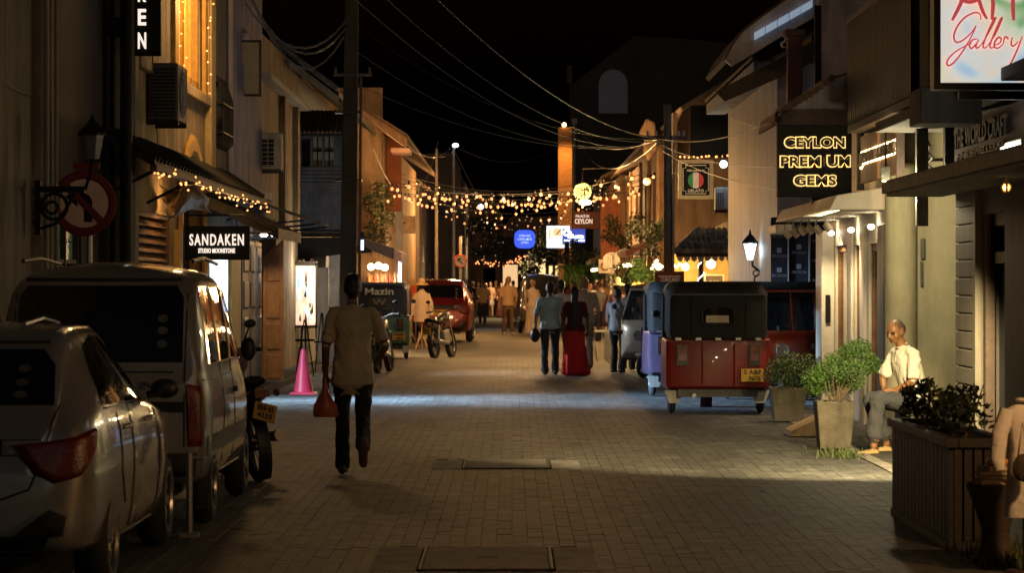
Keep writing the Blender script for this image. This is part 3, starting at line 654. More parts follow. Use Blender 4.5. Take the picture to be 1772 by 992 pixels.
MB().cyl((XR+.13, 22.9, 1.0), (XR+.13, 22.9, 1.16), .012, n=6).build('handle', m_metal, dr, world=True)
MB().box(XR+.1, XR+.2, 22.6, 23.75, 1.82, 1.92).build('transom_bar', m_offw, b, world=True)
MB().box(XR+.17, XR+.19, 22.62, 23.73, 1.93, 2.14).build('transom_pane', m_glassd, b, world=True)
MB().box(XR+.1, XR+.2, 22.6, 23.75, 2.15, 2.25).build('door_head', mat('pink_white', (.5, .42, .4), .7), b, world=True)
MB().box(XR+.02, XR+.1, 23.62, 23.76, .05, 2.25).build('door_jamb', m_woodd, b, world=True)
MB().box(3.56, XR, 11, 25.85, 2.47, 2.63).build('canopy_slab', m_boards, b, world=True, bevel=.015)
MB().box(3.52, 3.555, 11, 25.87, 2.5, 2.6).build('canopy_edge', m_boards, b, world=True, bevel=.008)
for x, y in ((PX(1595, 26.2), 26.2), (PX(1644, 25.5), 25.5), (3.95, 18.0)): MB().box(x-.055, x+.055, y-.055, y+.055, 2.6 if y < 26 else 2.2, 3.3).build('post', m_olive, b, world=True)
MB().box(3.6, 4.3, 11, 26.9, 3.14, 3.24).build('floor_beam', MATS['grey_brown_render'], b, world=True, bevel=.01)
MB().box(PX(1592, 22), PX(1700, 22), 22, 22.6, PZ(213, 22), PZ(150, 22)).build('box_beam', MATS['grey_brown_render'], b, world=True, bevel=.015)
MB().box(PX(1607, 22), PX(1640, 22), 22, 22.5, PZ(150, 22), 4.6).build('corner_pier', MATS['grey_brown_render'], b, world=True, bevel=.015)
# shop recess beyond the frame, with an added lantern hung before it
MB().box(XR+.31, 6.2, 13.3, 18.5, 0, .08).box(6.1, 6.2, 13.3, 18.5, 0, 2.5).box(XR+.31, 6.2, 18.5, 18.6, 0, 2.5).box(XR+.31, 6.2, 13.2, 13.3, 0, 2.5).box(XR+.31, 6.2, 13.2, 18.6, 2.48, 2.5).build('shop_room', m_ywall, b, world=True)
fs = thing('fascia_sign', 'unlit brown fascia board with raised dark letters above the canopy slab', 'sign', (3.95, 23, 2.66))
Y0, Y1 = YX(1652, 3.95), 19.5
MB().box(3.95, 3.985, Y1, Y0, 2.67, 3.07).build('board', mat('brown_board', (.11, .085, .07), .7, var=.25), fs, world=True)
text(MB(), 'THE WORLD CRAFT', (3.94, (Y0+21.45)/2, 2.92), Y0-21.45-.2, .17, U=(0,-1,0), bold=.03, depth=.03).build('lettering', m_woodd, fs, world=True)
text(MB(), 'FINE JEWELLERIES', (3.94, (Y0+21.45)/2, 2.755), Y0-21.45-.5, .085, U=(0,-1,0), bold=.02, depth=.02).build('lettering', mat('dull_maroon', (.12, .05, .045), .6), fs, world=True)
# art gallery light box
gx0, gx1, gy, gz0, gz1 = PX(1627, 20), PX(1627, 20) + 1.3, 20.0, PZ(143, 20), PZ(143, 20) + 1.0
gs = thing('light_box_sign', 'glowing Art Gallery light box with watercolour face in the top corner', 'sign', ((gx0+gx1)/2, gy, gz0))
gm = bpy.data.materials.new('watercolour_face'); gm.use_nodes = True; nt = gm.node_tree; N, L = nt.nodes, nt.links
tc = N.new('ShaderNodeTexCoord'); n1 = N.new('ShaderNodeTexNoise'); n1.inputs['Scale'].default_value = 1.9; n1.inputs['Detail'].default_value = 3; n1.inputs['Distortion'].default_value = .8
rp = N.new('ShaderNodeValToRGB'); cr = rp.color_ramp
cr.elements[0].position = .3; cr.elements[0].color = (.3, .52, .85, 1); cr.elements[1].position = .74; cr.elements[1].color = (.12, .42, .12, 1)
for p, c in ((.42, (.6, .8, .92, 1)), (.5, (.85, .88, .84, 1)), (.6, (.95, .85, .72, 1)), (.68, (.75, .85, .6, 1))):
    e = cr.elements.new(p); e.color = c
mp = N.new('ShaderNodeMapping'); mp.inputs['Location'].default_value = (1.7, .4, 2.9)
L.new(tc.outputs['Object'], mp.inputs[0]); L.new(mp.outputs[0], n1.inputs['Vector']); L.new(n1.outputs['Fac'], rp.inputs[0])
pb = N['Principled BSDF']; L.new(rp.outputs[0], pb.inputs['Base Color']); L.new(rp.outputs[0], pb.inputs['Emission Color']); pb.inputs['Emission Strength'].default_value = .6; pb.inputs['Roughness'].default_value = .25
MB().box(gx0, gx1, gy, gy+.12, gz0, gz1).build('face', gm, gs, world=True)
f = MB(); w = .05
MB().box(gx0-w, gx0-.001, gy-.03, gy+.16, gz0-w, gz1+w).build('frame', m_blackm, gs, world=True)
MB().box(gx0, gx1, gy-.03, gy+.16, gz0-w, gz0-.001).build('frame', m_blackm, gs, world=True)
MB().box(gx0, gx1, gy-.03, gy+.16, gz1+.001, gz1+w).build('frame', m_blackm, gs, world=True)
MB().box(gx1+.001, gx1+w, gy-.03, gy+.16, gz0-w, gz1+w).build('frame', m_blackm, gs, world=True)
m_red = mat('red_script', (.75, .12, .14), .5, var=.25, scale=5, bump=0, emit=(.75, .1, .1), estr=.45)
def cat(pts, n=7):
    P = [pts[0]] + list(pts) + [pts[-1]]; out = []
    for i in range(1, len(P)-2):
        for k in range(n):
            t = k/n; p0, p1, p2, p3 = P[i-1], P[i], P[i+1], P[i+2]
            out.append(tuple(.5*((2*p1[j]) + (-p0[j]+p2[j])*t + (2*p0[j]-5*p1[j]+4*p2[j]-p3[j])*t*t + (-p0[j]+3*p1[j]-3*p2[j]+p3[j])*t**3) for j in (0, 1)))
    return out + [pts[-1]]
def strokes(name, lst, r):
    mb = MB()
    for st in lst:
        pts = [(PX(1560 + x/3.307, gy), gy-.012, PZ(y/3.307, gy)) for x, y in cat(st)]
        n = len(pts); mb.path(pts, [r * (.55 + .45*math.sin(math.pi*min(1, (i+1)/n))) for i in range(n)], 5)
    mb.build(name, m_red, gs, world=True)
strokes('lettering', [[(288,116),(325,45),(372,-60),(400,-140)], [(400,-140),(430,-40),(462,60),(488,108)], [(330,-5),(390,10),(455,-10)], [(516,112),(522,20),(512,-50)], [(516,-10),(545,-45),(580,-40)], [(640,116),(636,20),(640,-150)], [(590,-60),(640,-70),(700,-80)]], .016)
strokes('lettering', [[(452,112),(448,80),(415,72),(360,100),(318,150),(298,205),(310,240),(345,232),(395,190),(425,145)], [(425,150),(395,215),(350,290),(300,355),(266,374),(260,350),(290,310),(340,275),(400,245)],
    [(432,222),(405,228),(388,255),(398,276),(425,252),(440,225)], [(440,225),(424,262),(432,274),(455,255)], [(455,255),(495,190),(535,110),(528,108),(490,190),(466,258),(474,274),(495,258)],
    [(495,258),(535,195),(572,112),(566,108),(528,195),(505,258),(514,274),(532,262)], [(532,258),(560,245),(568,222),(552,214),(532,240),(530,268),(552,274),(580,250)], [(580,250),(588,215),(600,212),(608,222),(606,212)],
    [(632,212),(626,250),(640,262),(668,235)], [(690,205),(670,260),(640,330),(615,375),(600,385)]], .0075)
MB().box(gx0+.3, gx0+.36, gy+.13, gy+.2, gz1, gz1+.6).box(3.3, 4.0, gy+.05, gy+.1, gz0-.12, gz0-.055).build('hanger', m_blackm, gs, world=True)
# tube lamp and brass lantern under the canopy
wl = thing('tube_lamp', 'bright tube lamp at the right picture edge above the canopy', 'lamp', (3.9, 21.0, 2.7))
MB().box(-.03, .03, -.35, .35, 0, .05).build('housing', m_offw, wl)
MB().cyl((-.045, -.33, .0), (-.045, .33, .0), .02, n=8).build('tube', mat('tube_glow', (1,1,1), .4, var=0, bump=0, emit=(1, .93, .8), estr=16), wl)
ll = thing('lantern', 'small round brass lantern beneath the canopy at the right picture edge', 'lantern', (3.82, 21.0, 2.36))
MB().path([(0, 0, .12), (0, 0, .05)], .006).torus((0, 0, .03), (0, 1, 0), .035, .012, 14, 6).torus((0, 0, .03), (1, 0, 0), .035, .01, 14, 6).build('cage', mat('brass', (.6, .4, .12), .3, .9, var=.2), ll)
MB().sph((0, 0, .03), .02, 8, 6).build('bulb', mat('lantern_glow', (1,1,1), .4, var=0, bump=0, emit=(1, .66, .25), estr=12), ll)
lamp('SPOT', 'canopy_lamp', (3.62, 21.4, 2.42), 2900, (1.0, .77, .38), .05, target=(2.6, 24.9, .0), size=62, blend=.6)
lamp('POINT', 'corner_wall_light', (3.7, 26.9, 2.6), 110, (1.0, .84, .5), .08)
wf_ = thing('wall_lamp', 'small warm lamp under the gallery floor beam lighting the yellow corner', 'lamp', (3.7, 26.9, 2.66)); MB().cyl((0, 0, .0), (0, 0, .14), .04, .05, 10).build('housing', m_olive, wf_); MB().path([(0, 0, .14), (0, 0, .55), (.2, -.2, .55)], .01).build('stem', m_olive, wf_)
lamp('POINT', 'lantern_light', (3.6, 13.4, 2.3), 180, (1.0, .52, .2), .12)  # unseen lantern added for the warm light on the foreground
l2 = thing('lantern', 'hanging lantern added beyond the right edge, out of view, for warm shop light', 'lantern', (3.6, 13.4, 2.3))
MB().path([(0, 0, .4), (0, 0, .12)], .006).lathe([(.12, .1), (.13, .12), (.03, .16)], (0, 0, 0), 12).build('cap', m_blackm, l2)

# pale yellow corner and gem shop
b = building('gem_shop', 'cream gem shop with lit white shopfront and pale yellow corner wall', (4.6, 31, 0))
wallp(MB(), '-y', 28.6, 4.12, 6.5, 0, 3.5, t=.25).build('corner_wall', m_ywall, b, world=True)
MB().cyl((4.1, 28.62, 0), (4.1, 28.62, 3.5), .17, n=20).build('corner_column', m_ywall, b, world=True, smooth=True)
MB().box(3.93, 4.6, 28.4, 28.6, 2.86, 2.93).build('moulding', m_ywall, b, world=True, bevel=.02)
MB().box(4.3, 4.345, 28.56, 28.598, 1.9, 2.12).build('wall_fitting', m_olive, b, world=True, bevel=.01)
MB().box(4.3, 4.32, 28.56, 28.598, 1.62, 1.88).build('conduit', m_olive, b, world=True)
wallp(MB(), '-x', XR, 28.85, 35.2, 0, 4.2, holes=[(29.9, 31.2, .08, 2.1), (32.0, 32.5, .4, 2.1), (33.1, 34.4, .3, 2.12)], t=.25).build('wall', m_shopw, b, world=True)
MB().box(4.0, XR, 29.25, 29.75, 0, 2.28).build('pier', m_olive, b, world=True, bevel=.01)
MB().box(4.06, XR, 31.35, 31.75, 0, 2.3).build('pier', m_shopw, b, world=True, bevel=.015)
MB().box(4.06, XR, 32.55, 32.95, 0, 2.3).build('pier', m_shopw, b, world=True, bevel=.015)
MB().box(3.93, XR, 34.5, 35.15, 0, 2.32).build('end_pier', m_shopw, b, world=True, bevel=.02)
MB().box(3.98, 4.04, 34.47, 34.499, 1.15, 1.5).build('opening_hours_plate', m_black, b, world=True)
for (y0, y1, z0, z1) in ((29.9, 31.2, .08, 2.1), (32.0, 32.5, .4, 2.1), (33.1, 34.4, .3, 2.12)):
    fr = MB(); fr.box(4.13, 4.2, y0, y0+.07, z0, z1); fr.box(4.13, 4.2, y1-.07, y1, z0, z1); fr.box(4.135, 4.195, y0+.07, y1-.07, z1-.08, z1); fr.box(4.135, 4.195, y0+.07, y1-.07, z0, z0+.1)
    wdw = fr.build('shop_window', m_wood, b, world=True)
    MB().box(4.16, 4.17, y0+.071, y1-.071, z0+.101, z1-.081).build('pane', m_glass, wdw, world=True)
MB().add([(3.42, 29.3, 2.44), (3.42, 35.3, 2.44), (4.099, 35.3, 2.44), (4.099, 29.3, 2.44), (3.5, 29.3, 2.6), (3.5, 35.3, 2.6), (4.099, 35.3, 2.7), (4.099, 29.3, 2.7)],
         [(0,3,2,1), (4,5,6,7), (0,1,5,4), (3,7,6,2), (0,4,7,3), (1,2,6,5)]).build('canopy', m_shopw, b, world=True, bevel=.015)
MB().box(3.36, 3.6, 34.6, 35.6, 2.28, 2.4).build('canopy_bracket', m_shopw, b, world=True, bevel=.02)
gp = [(1343, 217), (1349, 196), (1372, 182), (1400, 166), (1438, 137), (1478, 128), (1480, 217)]
MB().ext([(PX(x, 33), PZ(y, 33)) for x, y in gp], 'xz', 33, 33.2).build('gable', m_white, b, world=True)
for i in range(11):
    x = 1345 + i * 9.2; y = np.interp(x, [1343, 1349, 1372, 1400, 1438], [217, 196, 182, 166, 137])
    MB().cyl((PX(x, 33), 32.85, PZ(y-2, 33)), (PX(x, 33), 33.5, PZ(y-4, 33)), .045, n=7).build('verge_tile', m_tile, b, world=True)
MB().ext([(PX(x, 33), PZ(y, 33)) for x, y in ((1340, 215), (1345, 192), (1370, 178), (1398, 162), (1436, 132), (1480, 120), (1480, 127), (1438, 136), (1400, 165), (1372, 181), (1349, 195), (1346, 215))], 'xz', 33.201, 35.2).build('roof', m_tile, b, world=True)
m_spotw = mat('spot_glow', (1, 1, 1), .4, var=0, bump=0, emit=(1, .82, .52), estr=30)
for i, (px, py, Y) in enumerate(((1362, 404, 33.6), (1376, 402, 33.6), (1389, 398, 33.4), (1402, 396, 33.2), (1415, 397, 33.0), (1432, 392, 32.4))):
    x, z = PX(px, Y), PZ(py, Y)
    t = thing('shop_spot', 'cream cylinder spot lamp under the gem shop canopy' + (', first from the street', ', second from the street', ', third from the street', ', fourth from the street', ', fifth from the street', ', last, close to the lit pier')[i], 'lamp', (x, Y, z), group='spot lamps under the gem shop canopy')
    MB().cyl((-.03, 0, .035), (.035, -.02, -.05), .045, n=12).build('housing', m_shopw, t, bevel=.006)
    MB().path([(-.03, 0, .035), (-.02, 0, .12)], .01).build('stem', m_offw, t)
for (px, py, Y) in ((1421, 408, 34.2), (1455, 392, 32.2), (1513, 410, 30.4)):
    MB().sph((4.02, Y, 2.28), (.04, .07, .03), 8, 6).build('recessed_lamp', m_spotw, b, world=True)
lamp('AREA', 'canopy_spill', (3.6, 30.8, 2.4), 16, (1, .78, .46), target=(-3.2, 31.0, 2.4), sx=2.6, sy=.1)
for Y, e in ((34.0, 150), (32.1, 150), (30.3, 100)): lamp('SPOT', 'shopfront_spot', (3.82, Y-.25, 2.4), e, (1, .76, .42), .05, target=(4.02, Y+.2, .4), size=100, blend=.8)
lamp('POINT', 'shop_interior', (5.2, 32, 2.2), 90, SOFT, .3)
MB().box(4.36, 7, 28.9, 29.0, 0, 2.6).box(6.9, 7, 28.9, 35.2, 0, 2.6).box(4.36, 7, 35.1, 35.2, 0, 2.6).box(4.36, 7, 28.9, 35.2, 2.5, 2.6).build('shop_room', m_shopw, b, world=True)
# square sign with haloed letters
s = board_sign('gem_sign', 'square black sign with halo lit letters CEYLON PREMIUM GEMS', PX(1345, 31.5), PX(1474, 31.5), 31.5, PZ(341, 31.5), PZ(216, 31.5), m_black, t=.12)
m_halo = mat('halo_light', (1, .8, .4), .5, var=0, bump=0, emit=(1.0, .66, .22), estr=1.1)
m_letter = mat('letter_metal', (.03, .024, .012), .4, .5, var=.2)
zz = lambda y: PZ(y, 31.5)
def halo(txt, px0, px1, py0, py1, dim=()):
    w, h, c = PX(px1, 31.5)-PX(px0, 31.5), zz(py0)-zz(py1), PX((px0+px1)/2, 31.5)
    text(MB(), txt, (c, 31.488, (zz(py0)+zz(py1))/2), w+.028, h+.028, bold=.07, depth=.012).build('halo', m_halo, s, world=True)
    text(MB(), txt, (c, 31.47, (zz(py0)+zz(py1))/2), w, h, bold=.03, depth=.02).build('lettering', m_letter, s, world=True)
halo('CEYLON', 1358, 1461, 238, 255); halo('PREM', 1351, 1419, 271, 288); halo('UM', 1432, 1470, 270, 288); halo('GEMS', 1374, 1446, 304, 321)
text(MB(), 'I', (PX(1426, 31.5), 31.485, zz(279.5)), .028, .11, bold=.03, depth=.02).build('lettering', mat('unlit_letter', (.2, .11, .03), .5), s, world=True)
MB().box(PX(1405, 31.5), PX(1421, 31.5), 31.53, 31.58, PZ(360, 31.5), PZ(342, 31.5)).box(PX(1405, 31.5), XR, 31.53, 31.58, 2.62, 2.66).build('bracket', m_blackm, s, world=True)
lamp('AREA', 'halo_spill', (PX(1410, 31.5), 31.2, zz(280)), 1.5, (1, .7, .3), target=(PX(1410, 31.5), 20, zz(300)), sx=.8, sy=.6)
# board sign on the wall with backlit lettering
ws = thing('wooden_sign', 'plank sign with backlit dark lettering on the wall above the sitting man', 'sign', (3.9, 29.5, 2.7))
y0, y1 = YX(1555, 3.93), YX(1488, 3.93)
n = 6
for i in range(n):
    a, c = y0 + (y1-y0)*i/n, y0 + (y1-y0)*(i+1)/n
    MB().box(3.93, 3.97, a+.004, c-.004, 2.77, 3.3).build('plank', m_wood, ws, world=True)
MB().box(3.9, 3.98, y0-.07, y0-.001, 2.7, 3.36).build('frame', m_woodd, ws, world=True); MB().box(3.9, 3.98, y1+.001, y1+.07, 2.7, 3.36).build('frame', m_woodd, ws, world=True)
m_hal2 = mat('sign_strip', (1, .8, .5), .5, var=0, bump=0, emit=(1, .68, .3), estr=7)
text(MB(), 'JEWELLERS!', (3.905, (y0+y1)/2, 3.03), y1-y0-.25, .15, U=(0,-1,0), bold=.05, depth=.03).build('lettering', m_woodd, ws, world=True)
text(MB(), 'JEWELLERS!', (3.924, (y0+y1)/2, 3.03), y1-y0-.12, .2, U=(0,-1,0), bold=.1, depth=.008).build('backlight', m_hal2, ws, world=True)
lamp('AREA', 'sign_strip_light', (3.86, (y0+y1)/2, 3.03), 2.0, (1, .66, .3), target=(4.2, (y0+y1)/2, 3.03), sx=.15, sy=2.6)
# dark slatted balcony
bc = thing('balcony', 'dark slatted timber balcony above the plank sign', 'balcony', (3.9, 28, 3.3))
MB().box(3.78, 4.1, 25.7, 30.6, 3.34, 3.42).build('floor', m_woodd, bc, world=True)
for i in range(27):
    y = 25.75 + i*.18; MB().box(3.78, 3.81, y, y+.15, 3.43, 4.55).build('slat', m_black, bc, world=True)
MB().box(3.76, 3.83, 25.7, 30.6, 4.56, 4.62).build('rail', m_woodd, bc, world=True)
wallp(MB(), '-x', 4.1, 25.7, 30.6, 3.43, 7, t=.2).build('back_wall', m_greyd, bc, world=True)

# white house with the lit fascia
b = building('white_house', 'white boarded house with bluish lit fascia and maroon column', (5, 42, 0))
wallp(MB(), '-y', 37.0, PX(1416, 37), 7, 2.6, 5.6, t=.2).build('front_gable', m_laven, b, world=True)
wallp(MB(), '-x', XR, 42.2, 51.5, 0, 5.05, t=.25).build('side_wall', m_white, b, world=True)
wallp(MB(), '-y', 42.0, XR, 7, 2.2, 5.05, t=.2).build('end_wall', m_white, b, world=True)
MB().box(3.72, XR, 41.8, 52, 4.88, 5.08).build('eave_fascia', m_offw, b, world=True, bevel=.02)
MB().add([(3.7, 41.8, 5.1), (3.7, 52, 5.1), (5.2, 52, 6.0), (5.2, 41.8, 6.0), (3.7, 41.8, 5.16), (3.7, 52, 5.16), (5.2, 52, 6.06), (5.2, 41.8, 6.06)], [(0,1,2,3), (7,6,5,4), (0,4,5,1), (0,3,7,4)]).build('roof', m_sheet, b, world=True)
vg = [(1256, 104), (1270, 76), (1287, 54), (1320, 28), (1360, 0), (1430, -48), (1520, -60), (1520, -30), (1421, 22), (1340, 70), (1267, 114)]
MB().ext([(PX(x, 38), PZ(y, 38)) for x, y in vg], 'xz', 38, 38.15).build('verge_board', m_white, b, world=True)
MB().ext([(PX(x, 38), PZ(y-6, 38)) for x, y in vg[:8]] + [(PX(x, 38), PZ(y, 38)) for x, y in ((1520, -35), (1430, -35), (1360, 12), (1287, 64), (1262, 104))], 'xz', 38.151, 42).build('roof', m_tile, b, world=True)
m_bl = mat('blue_light_on_boards', (.6, .7, .8), .5, var=.1, emit=(.55, .75, 1.0), estr=.28)  # bluish light on the white boards, put in as emission
for i in range(5):
    xa, xb = 1306 + i*20.5, 1306 + (i+1)*20.5 - 2; f = lambda x: 69 - (x-1305)*.57
    MB().ext([(PX(x, 37.9), PZ(y, 37.9)) for x, y in ((xa, f(xa)), (xb, f(xb)), (xb, f(xb)-13), (xa, f(xa)-13))], 'xz', 37.93, 37.98).build('blue_lit_board', m_bl, b, world=True)
co = MB(); x0, x1 = PX(1363, 36), PX(1389, 36)
co.box(x0, x1, 36, 36.2, PZ(195, 36), PZ(60, 36)); co.box(x0-.04, x1+.04, 35.96, 36.24, PZ(62, 36), PZ(50, 36))
co.build('column', m_maroon, b, world=True, bevel=.015)
MB().box(PX(1409, 36), PX(1420, 36), 35.9, 36.0, 3.6, PZ(10, 36)).build('downpipe', m_black, b, world=True)
MB().ext([(PX(x, 39), PZ(y, 39)) for x, y in ((1238, 158), (1425, 62), (1425, 100), (1255, 175))], 'xz', 39, 39.1).build('soffit_board', m_taupe, b, world=True)
cm = thing('security_camera', 'small white security camera under the white verge board', 'camera', (PX(1357, 37.5), 37.5, PZ(78, 37.5)))
MB().cyl((0, -.08, 0), (0, .1, .02), .045, n=12).build('housing', m_white, cm, bevel=.006); MB().sph((0, -.085, 0), .03, 8, 6).build('lens', m_black, cm); MB().path([(0, .05, .02), (.03, .1, .12)], .012).build('mount', m_white, cm)
# tall black banners
for i, (pa, pb) in enumerate(((1334, 1363), (1366, 1399), (1403, 1434))):
    Y = 40.2; x0, x1 = PX(pa, Y), PX(pb, Y); top = PZ(376 - (0, 6, -8)[i], Y)
    t = thing('banner', ('leftmost', 'middle', 'rightmost')[i] + ' of three tall black banners behind the parked three-wheelers', 'banner', ((x0+x1)/2, Y, 0), group='black banners')
    MB().box(x0, x1, Y, Y+.03, .1, top).build('panel', mat('banner_black', (.022, .022, .032), .6, var=.2), t, world=True)
    m_pr = mat('banner_print', (.34, .33, .36), .6, var=.2)
    for k in range(4):
        z = top - .2 - k*.29
        MB().box((x0+x1)/2-.035, (x0+x1)/2+.035, Y-.006, Y-.001, z-.035, z+.035).build('emblem', m_pr, t, world=True)
        text(MB(), 'SPA CEYLON', ((x0+x1)/2, Y-.006, z-.085), .22, .04, depth=.008).build('lettering', m_pr, t, world=True)
    text(MB(), 'LUXURY', ((x0+x1)/2, Y-.006, top-1.33), .22, .06, depth=.008, bold=.02).build('lettering', m_pr, t, world=True)
    MB().cyl((x1+.012, Y-.01, 0), (x1+.012, Y-.01, top), .012, n=8).build('pole', m_metal, t, world=True)
# lantern on scroll bracket
ln = thing('street_lantern', 'white lit street lantern on a black scroll bracket beside the banners', 'lantern', (PX(1298, 45), 45, 0))
zl = PZ(450, 45)
MB().lathe([(.05, 0), (.11, .27), (.05, .29)], (0, 0, zl), 6).build('glass', mat('lantern_white', (.9, .95, 1), .3, var=0, bump=0, emit=(.85, .95, 1), estr=3.0), ln)
MB().lathe([(.13, .27), (.13, .3), (.05, .4), (.02, .43), (.01, .5)], (0, 0, zl), 6).build('cap', m_black, ln)
for a in range(6):
    c, q = math.cos(a*math.pi/3), math.sin(a*math.pi/3); MB().path([(.05*c, .05*q, zl), (.112*c, .112*q, zl+.27)], .009, 5).build('rib', m_black, ln)
sc = MB(); sc.path([(.04, 0, zl-.02), (.04, 0, zl-.1), (.18, 0, zl-.2), (.3, 0, zl-.45), (.32, 0, 0)], .02, 6); sc.torus((.16, 0, zl-.33), (0, 1, 0), .09, .012, 18, 6); sc.torus((.1, 0, zl-.22), (0, 1, 0), .05, .01, 14, 6)
sc.build('scroll_bracket', m_black, ln)
lamp('POINT', 'lantern_glow', (PX(1298, 45), 44.8, zl+.15), 5, (.8, .95, 1.0), .1)
tp = board_sign('blue_panel', 'pale blue lit panel beside the street lantern', PX(1302, 47), PX(1334, 47), 47, PZ(431, 47), PZ(388, 47), mat('pale_blue', (.45, .65, .72), .6, emit=(.4, .8, .9), estr=.16))  # light on the panel put in as faint emission
# electricity pole on the right
po = thing('utility_pole', 'weathered timber electricity pole carrying converging cables on the right', 'pole', (PX(1157, 54), 54, 0))
MB().path([(0, 0, 0), (-.02, 0, 5.2)], [.095, .08], 10).build('post', mat('pole_timber', (.14, .11, .085), .85, var=.35, scale=4, stain=.4), po, smooth=True)
MB().box(-.5, .35, -.05, .03, 4.5, 4.58).build('cross_arm', m_woodd, po)
for x in (-.42, -.25, .2, .3): MB().cyl((x, -.01, 4.58), (x, -.01, 4.68), .03, .02, 8).build('insulator', m_white, po)
MB().cyl((.09, -.1, 0), (.09, -.1, 4.6), .022, n=6).build('conduit', m_metal, po)
# ------------------------------------------------------------------ middle distance and far end
m_tan = mat('tan_render', (.3, .2, .12), .85, var=.35, scale=1.5, stain=.6)
m_redbr = mat('red_brown_render', (.26, .085, .04), .85, var=.25, scale=2, stain=.3)
m_brown = mat('brown_render', (.2, .115, .065), .85, var=.35, scale=1.5, stain=.55)
m_dkgrey = mat('far_grey_wall', (.12, .1, .09), .9, var=.3, scale=1.2, stain=.4)
m_globe = mat('globe_lamp', (1, .9, .7), .4, var=0, bump=0, emit=(1.0, .72, .36), estr=7)
m_yel = mat('warm_yellow_wall', (.75, .5, .16), .8, var=.15)
m_leaf = mat('leaf_green', (.05, .085, .022), .55, var=.5, scale=9, bump=0, island=.45)
m_leafd = mat('leaf_dark', (.02, .034, .013), .55, var=.5, scale=9, bump=0, island=.45)
m_leafb = mat('leaf_bright', (.06, .13, .02), .5, var=.5, scale=9, bump=0, island=.45)
m_bark = mat('twig_bark', (.12, .085, .055), .85, var=.3)
def leaves(mb, blobs, n, size, rg):
    for _ in range(n):
        cx, cyy, cz, r = rg.choice(blobs)
        d = Vector((rg.gauss(0, 1), rg.gauss(0, 1), rg.gauss(0, 1))).normalized() * r * rg.random() ** .4
        p = Vector((cx, cyy, cz)) + Vector((d.x, d.y, d.z * .85)); a = Vector((rg.gauss(0, 1), rg.gauss(0, 1), rg.gauss(.2, .8))).normalized(); b_ = a.orthogonal().normalized()
        b_ = (Matrix.Rotation(rg.uniform(0, 6.28), 3, a) @ b_); s = size * rg.uniform(.6, 1.4); c_ = a.cross(b_)
        mb.add([p - b_*s*.9, p + c_*s*.38 + a*s*.12, p + b_*s*.9, p - c_*s*.38 + a*s*.12], [(0, 1, 2), (0, 2, 3)])
    return mb
# left: shop with navy awning, tall tan house behind
b = building('tan_house', 'tall tan house lit orange above the navy awning stall', (-4.6, 75, 0))
wallp(MB(), '-y', 68, -7, -3.25, 2.6, 6.55, t=.2).build('end_wall', m_tan, b, world=True)
wallp(MB(), '+x', -3.25, 68.01, 92, 0, 5.4, holes=[(69, 74, .05, 2.2), (70.5, 71.6, 3.2, 4.3), (74, 75.2, 3.2, 4.3), (79, 80.5, 3.2, 4.3)], t=.25).build('wall', m_tan, b, world=True)
MB().box(-3.25, -2.85, 70, 70.4, 3.5, 5.5).build('pier', m_redbr, b, world=True, bevel=.03)
for y in (70.5, 74, 79):
    MB().box(-3.35, -3.3, y, y+1.3, 3.2, 4.3).build('shutter', m_woodd, b, world=True)
MB().add([(-5.2, 67.4, 7.0), (-5.2, 92, 7.0), (-2.6, 92, 5.35), (-2.6, 67.4, 5.35), (-5.2, 67.4, 6.88), (-5.2, 92, 6.88), (-2.6, 92, 5.23), (-2.6, 67.4, 5.23)], [(3,2,1,0), (4,5,6,7), (0,4,7,3), (1,2,6,5), (3,7,6,2)]).build('roof', m_tile, b, world=True)
MB().add([(-5.2, 67.35, 6.9), (-2.6, 67.35, 5.25), (-2.6, 67.35, 5.0), (-5.2, 67.35, 6.65)], [(0,1,2,3)]).build('barge_board', m_brown, b, world=True)
MB().box(-3.0, -2.55, 67.3, 69, 4.9, 5.0).build('eave_gutter', mat('pink_fascia', (.5, .3, .26), .6), b, world=True)
MB().box(-3.2, -3.0, 74.9, 75.0, 2.4, 4.0).build('frame_post', m_white, b, world=True)
# shutter frame and blade sign
s = board_sign('blade_sign', 'pale orange projecting sign board below the string lights, left side', PX(682, 75), PX(718, 75), 75, PZ(403, 75), PZ(375, 75), mat('tan_sign', (.55, .36, .2), .6, var=.3, scale=5), frame=(.02, m_offw))
for k in range(3): MB().box(PX(688, 75), PX(702-k*3, 75), 74.985, 74.995, PZ(387+k*4.5, 75), PZ(385+k*4.5, 75)).build('print_line', m_woodd, s, world=True)
t = thing('window_shutter', 'pale louvred window shutter standing out beside the tan sign', 'shutter', (PX(672, 74), 74, 2))
f = MB(); X0, X1 = PX(664, 74), PX(679, 74)
MB().box(X0, X0+.03, 74, 74.06, PZ(432, 74), PZ(358, 74)).build('stile', m_offw, t, world=True); MB().box(X1-.03, X1, 74, 74.06, PZ(432, 74), PZ(358, 74)).build('stile', m_offw, t, world=True)
for k in range(9): MB().box(X0+.03, X1-.03, 74.01, 74.05, PZ(430-k*8.6, 74), PZ(425-k*8.6, 74)).build('slat', m_offw, t, world=True)
lamp('POINT', 'shutter_glow', (PX(676, 73), 73, 4.0), 40, AMBER, .2)
# vines on the tan house
v = thing('creeper', 'dark creeper hanging down the tan house beside the utility pole', 'creeper', (-3.2, 67, 2.4))
vr = random.Random(5)
leaves(MB(), [(PX(x, 67), 67 + vr.uniform(-.3, .3), PZ(y, 67), .28) for x, y in ((640, 350), (650, 370), (645, 395), (658, 410), (636, 420), (665, 350), (668, 380), (655, 330))], 900, .06, vr).build('foliage', m_leafd, v, world=True)
for x in (642, 655, 664): MB().path([(PX(x, 67), 67.2, 2.3), (PX(x+3, 67), 67.1, 3.2), (PX(x-4, 67), 67.1, 4.2)], .015).build('stem', m_bark, v, world=True)
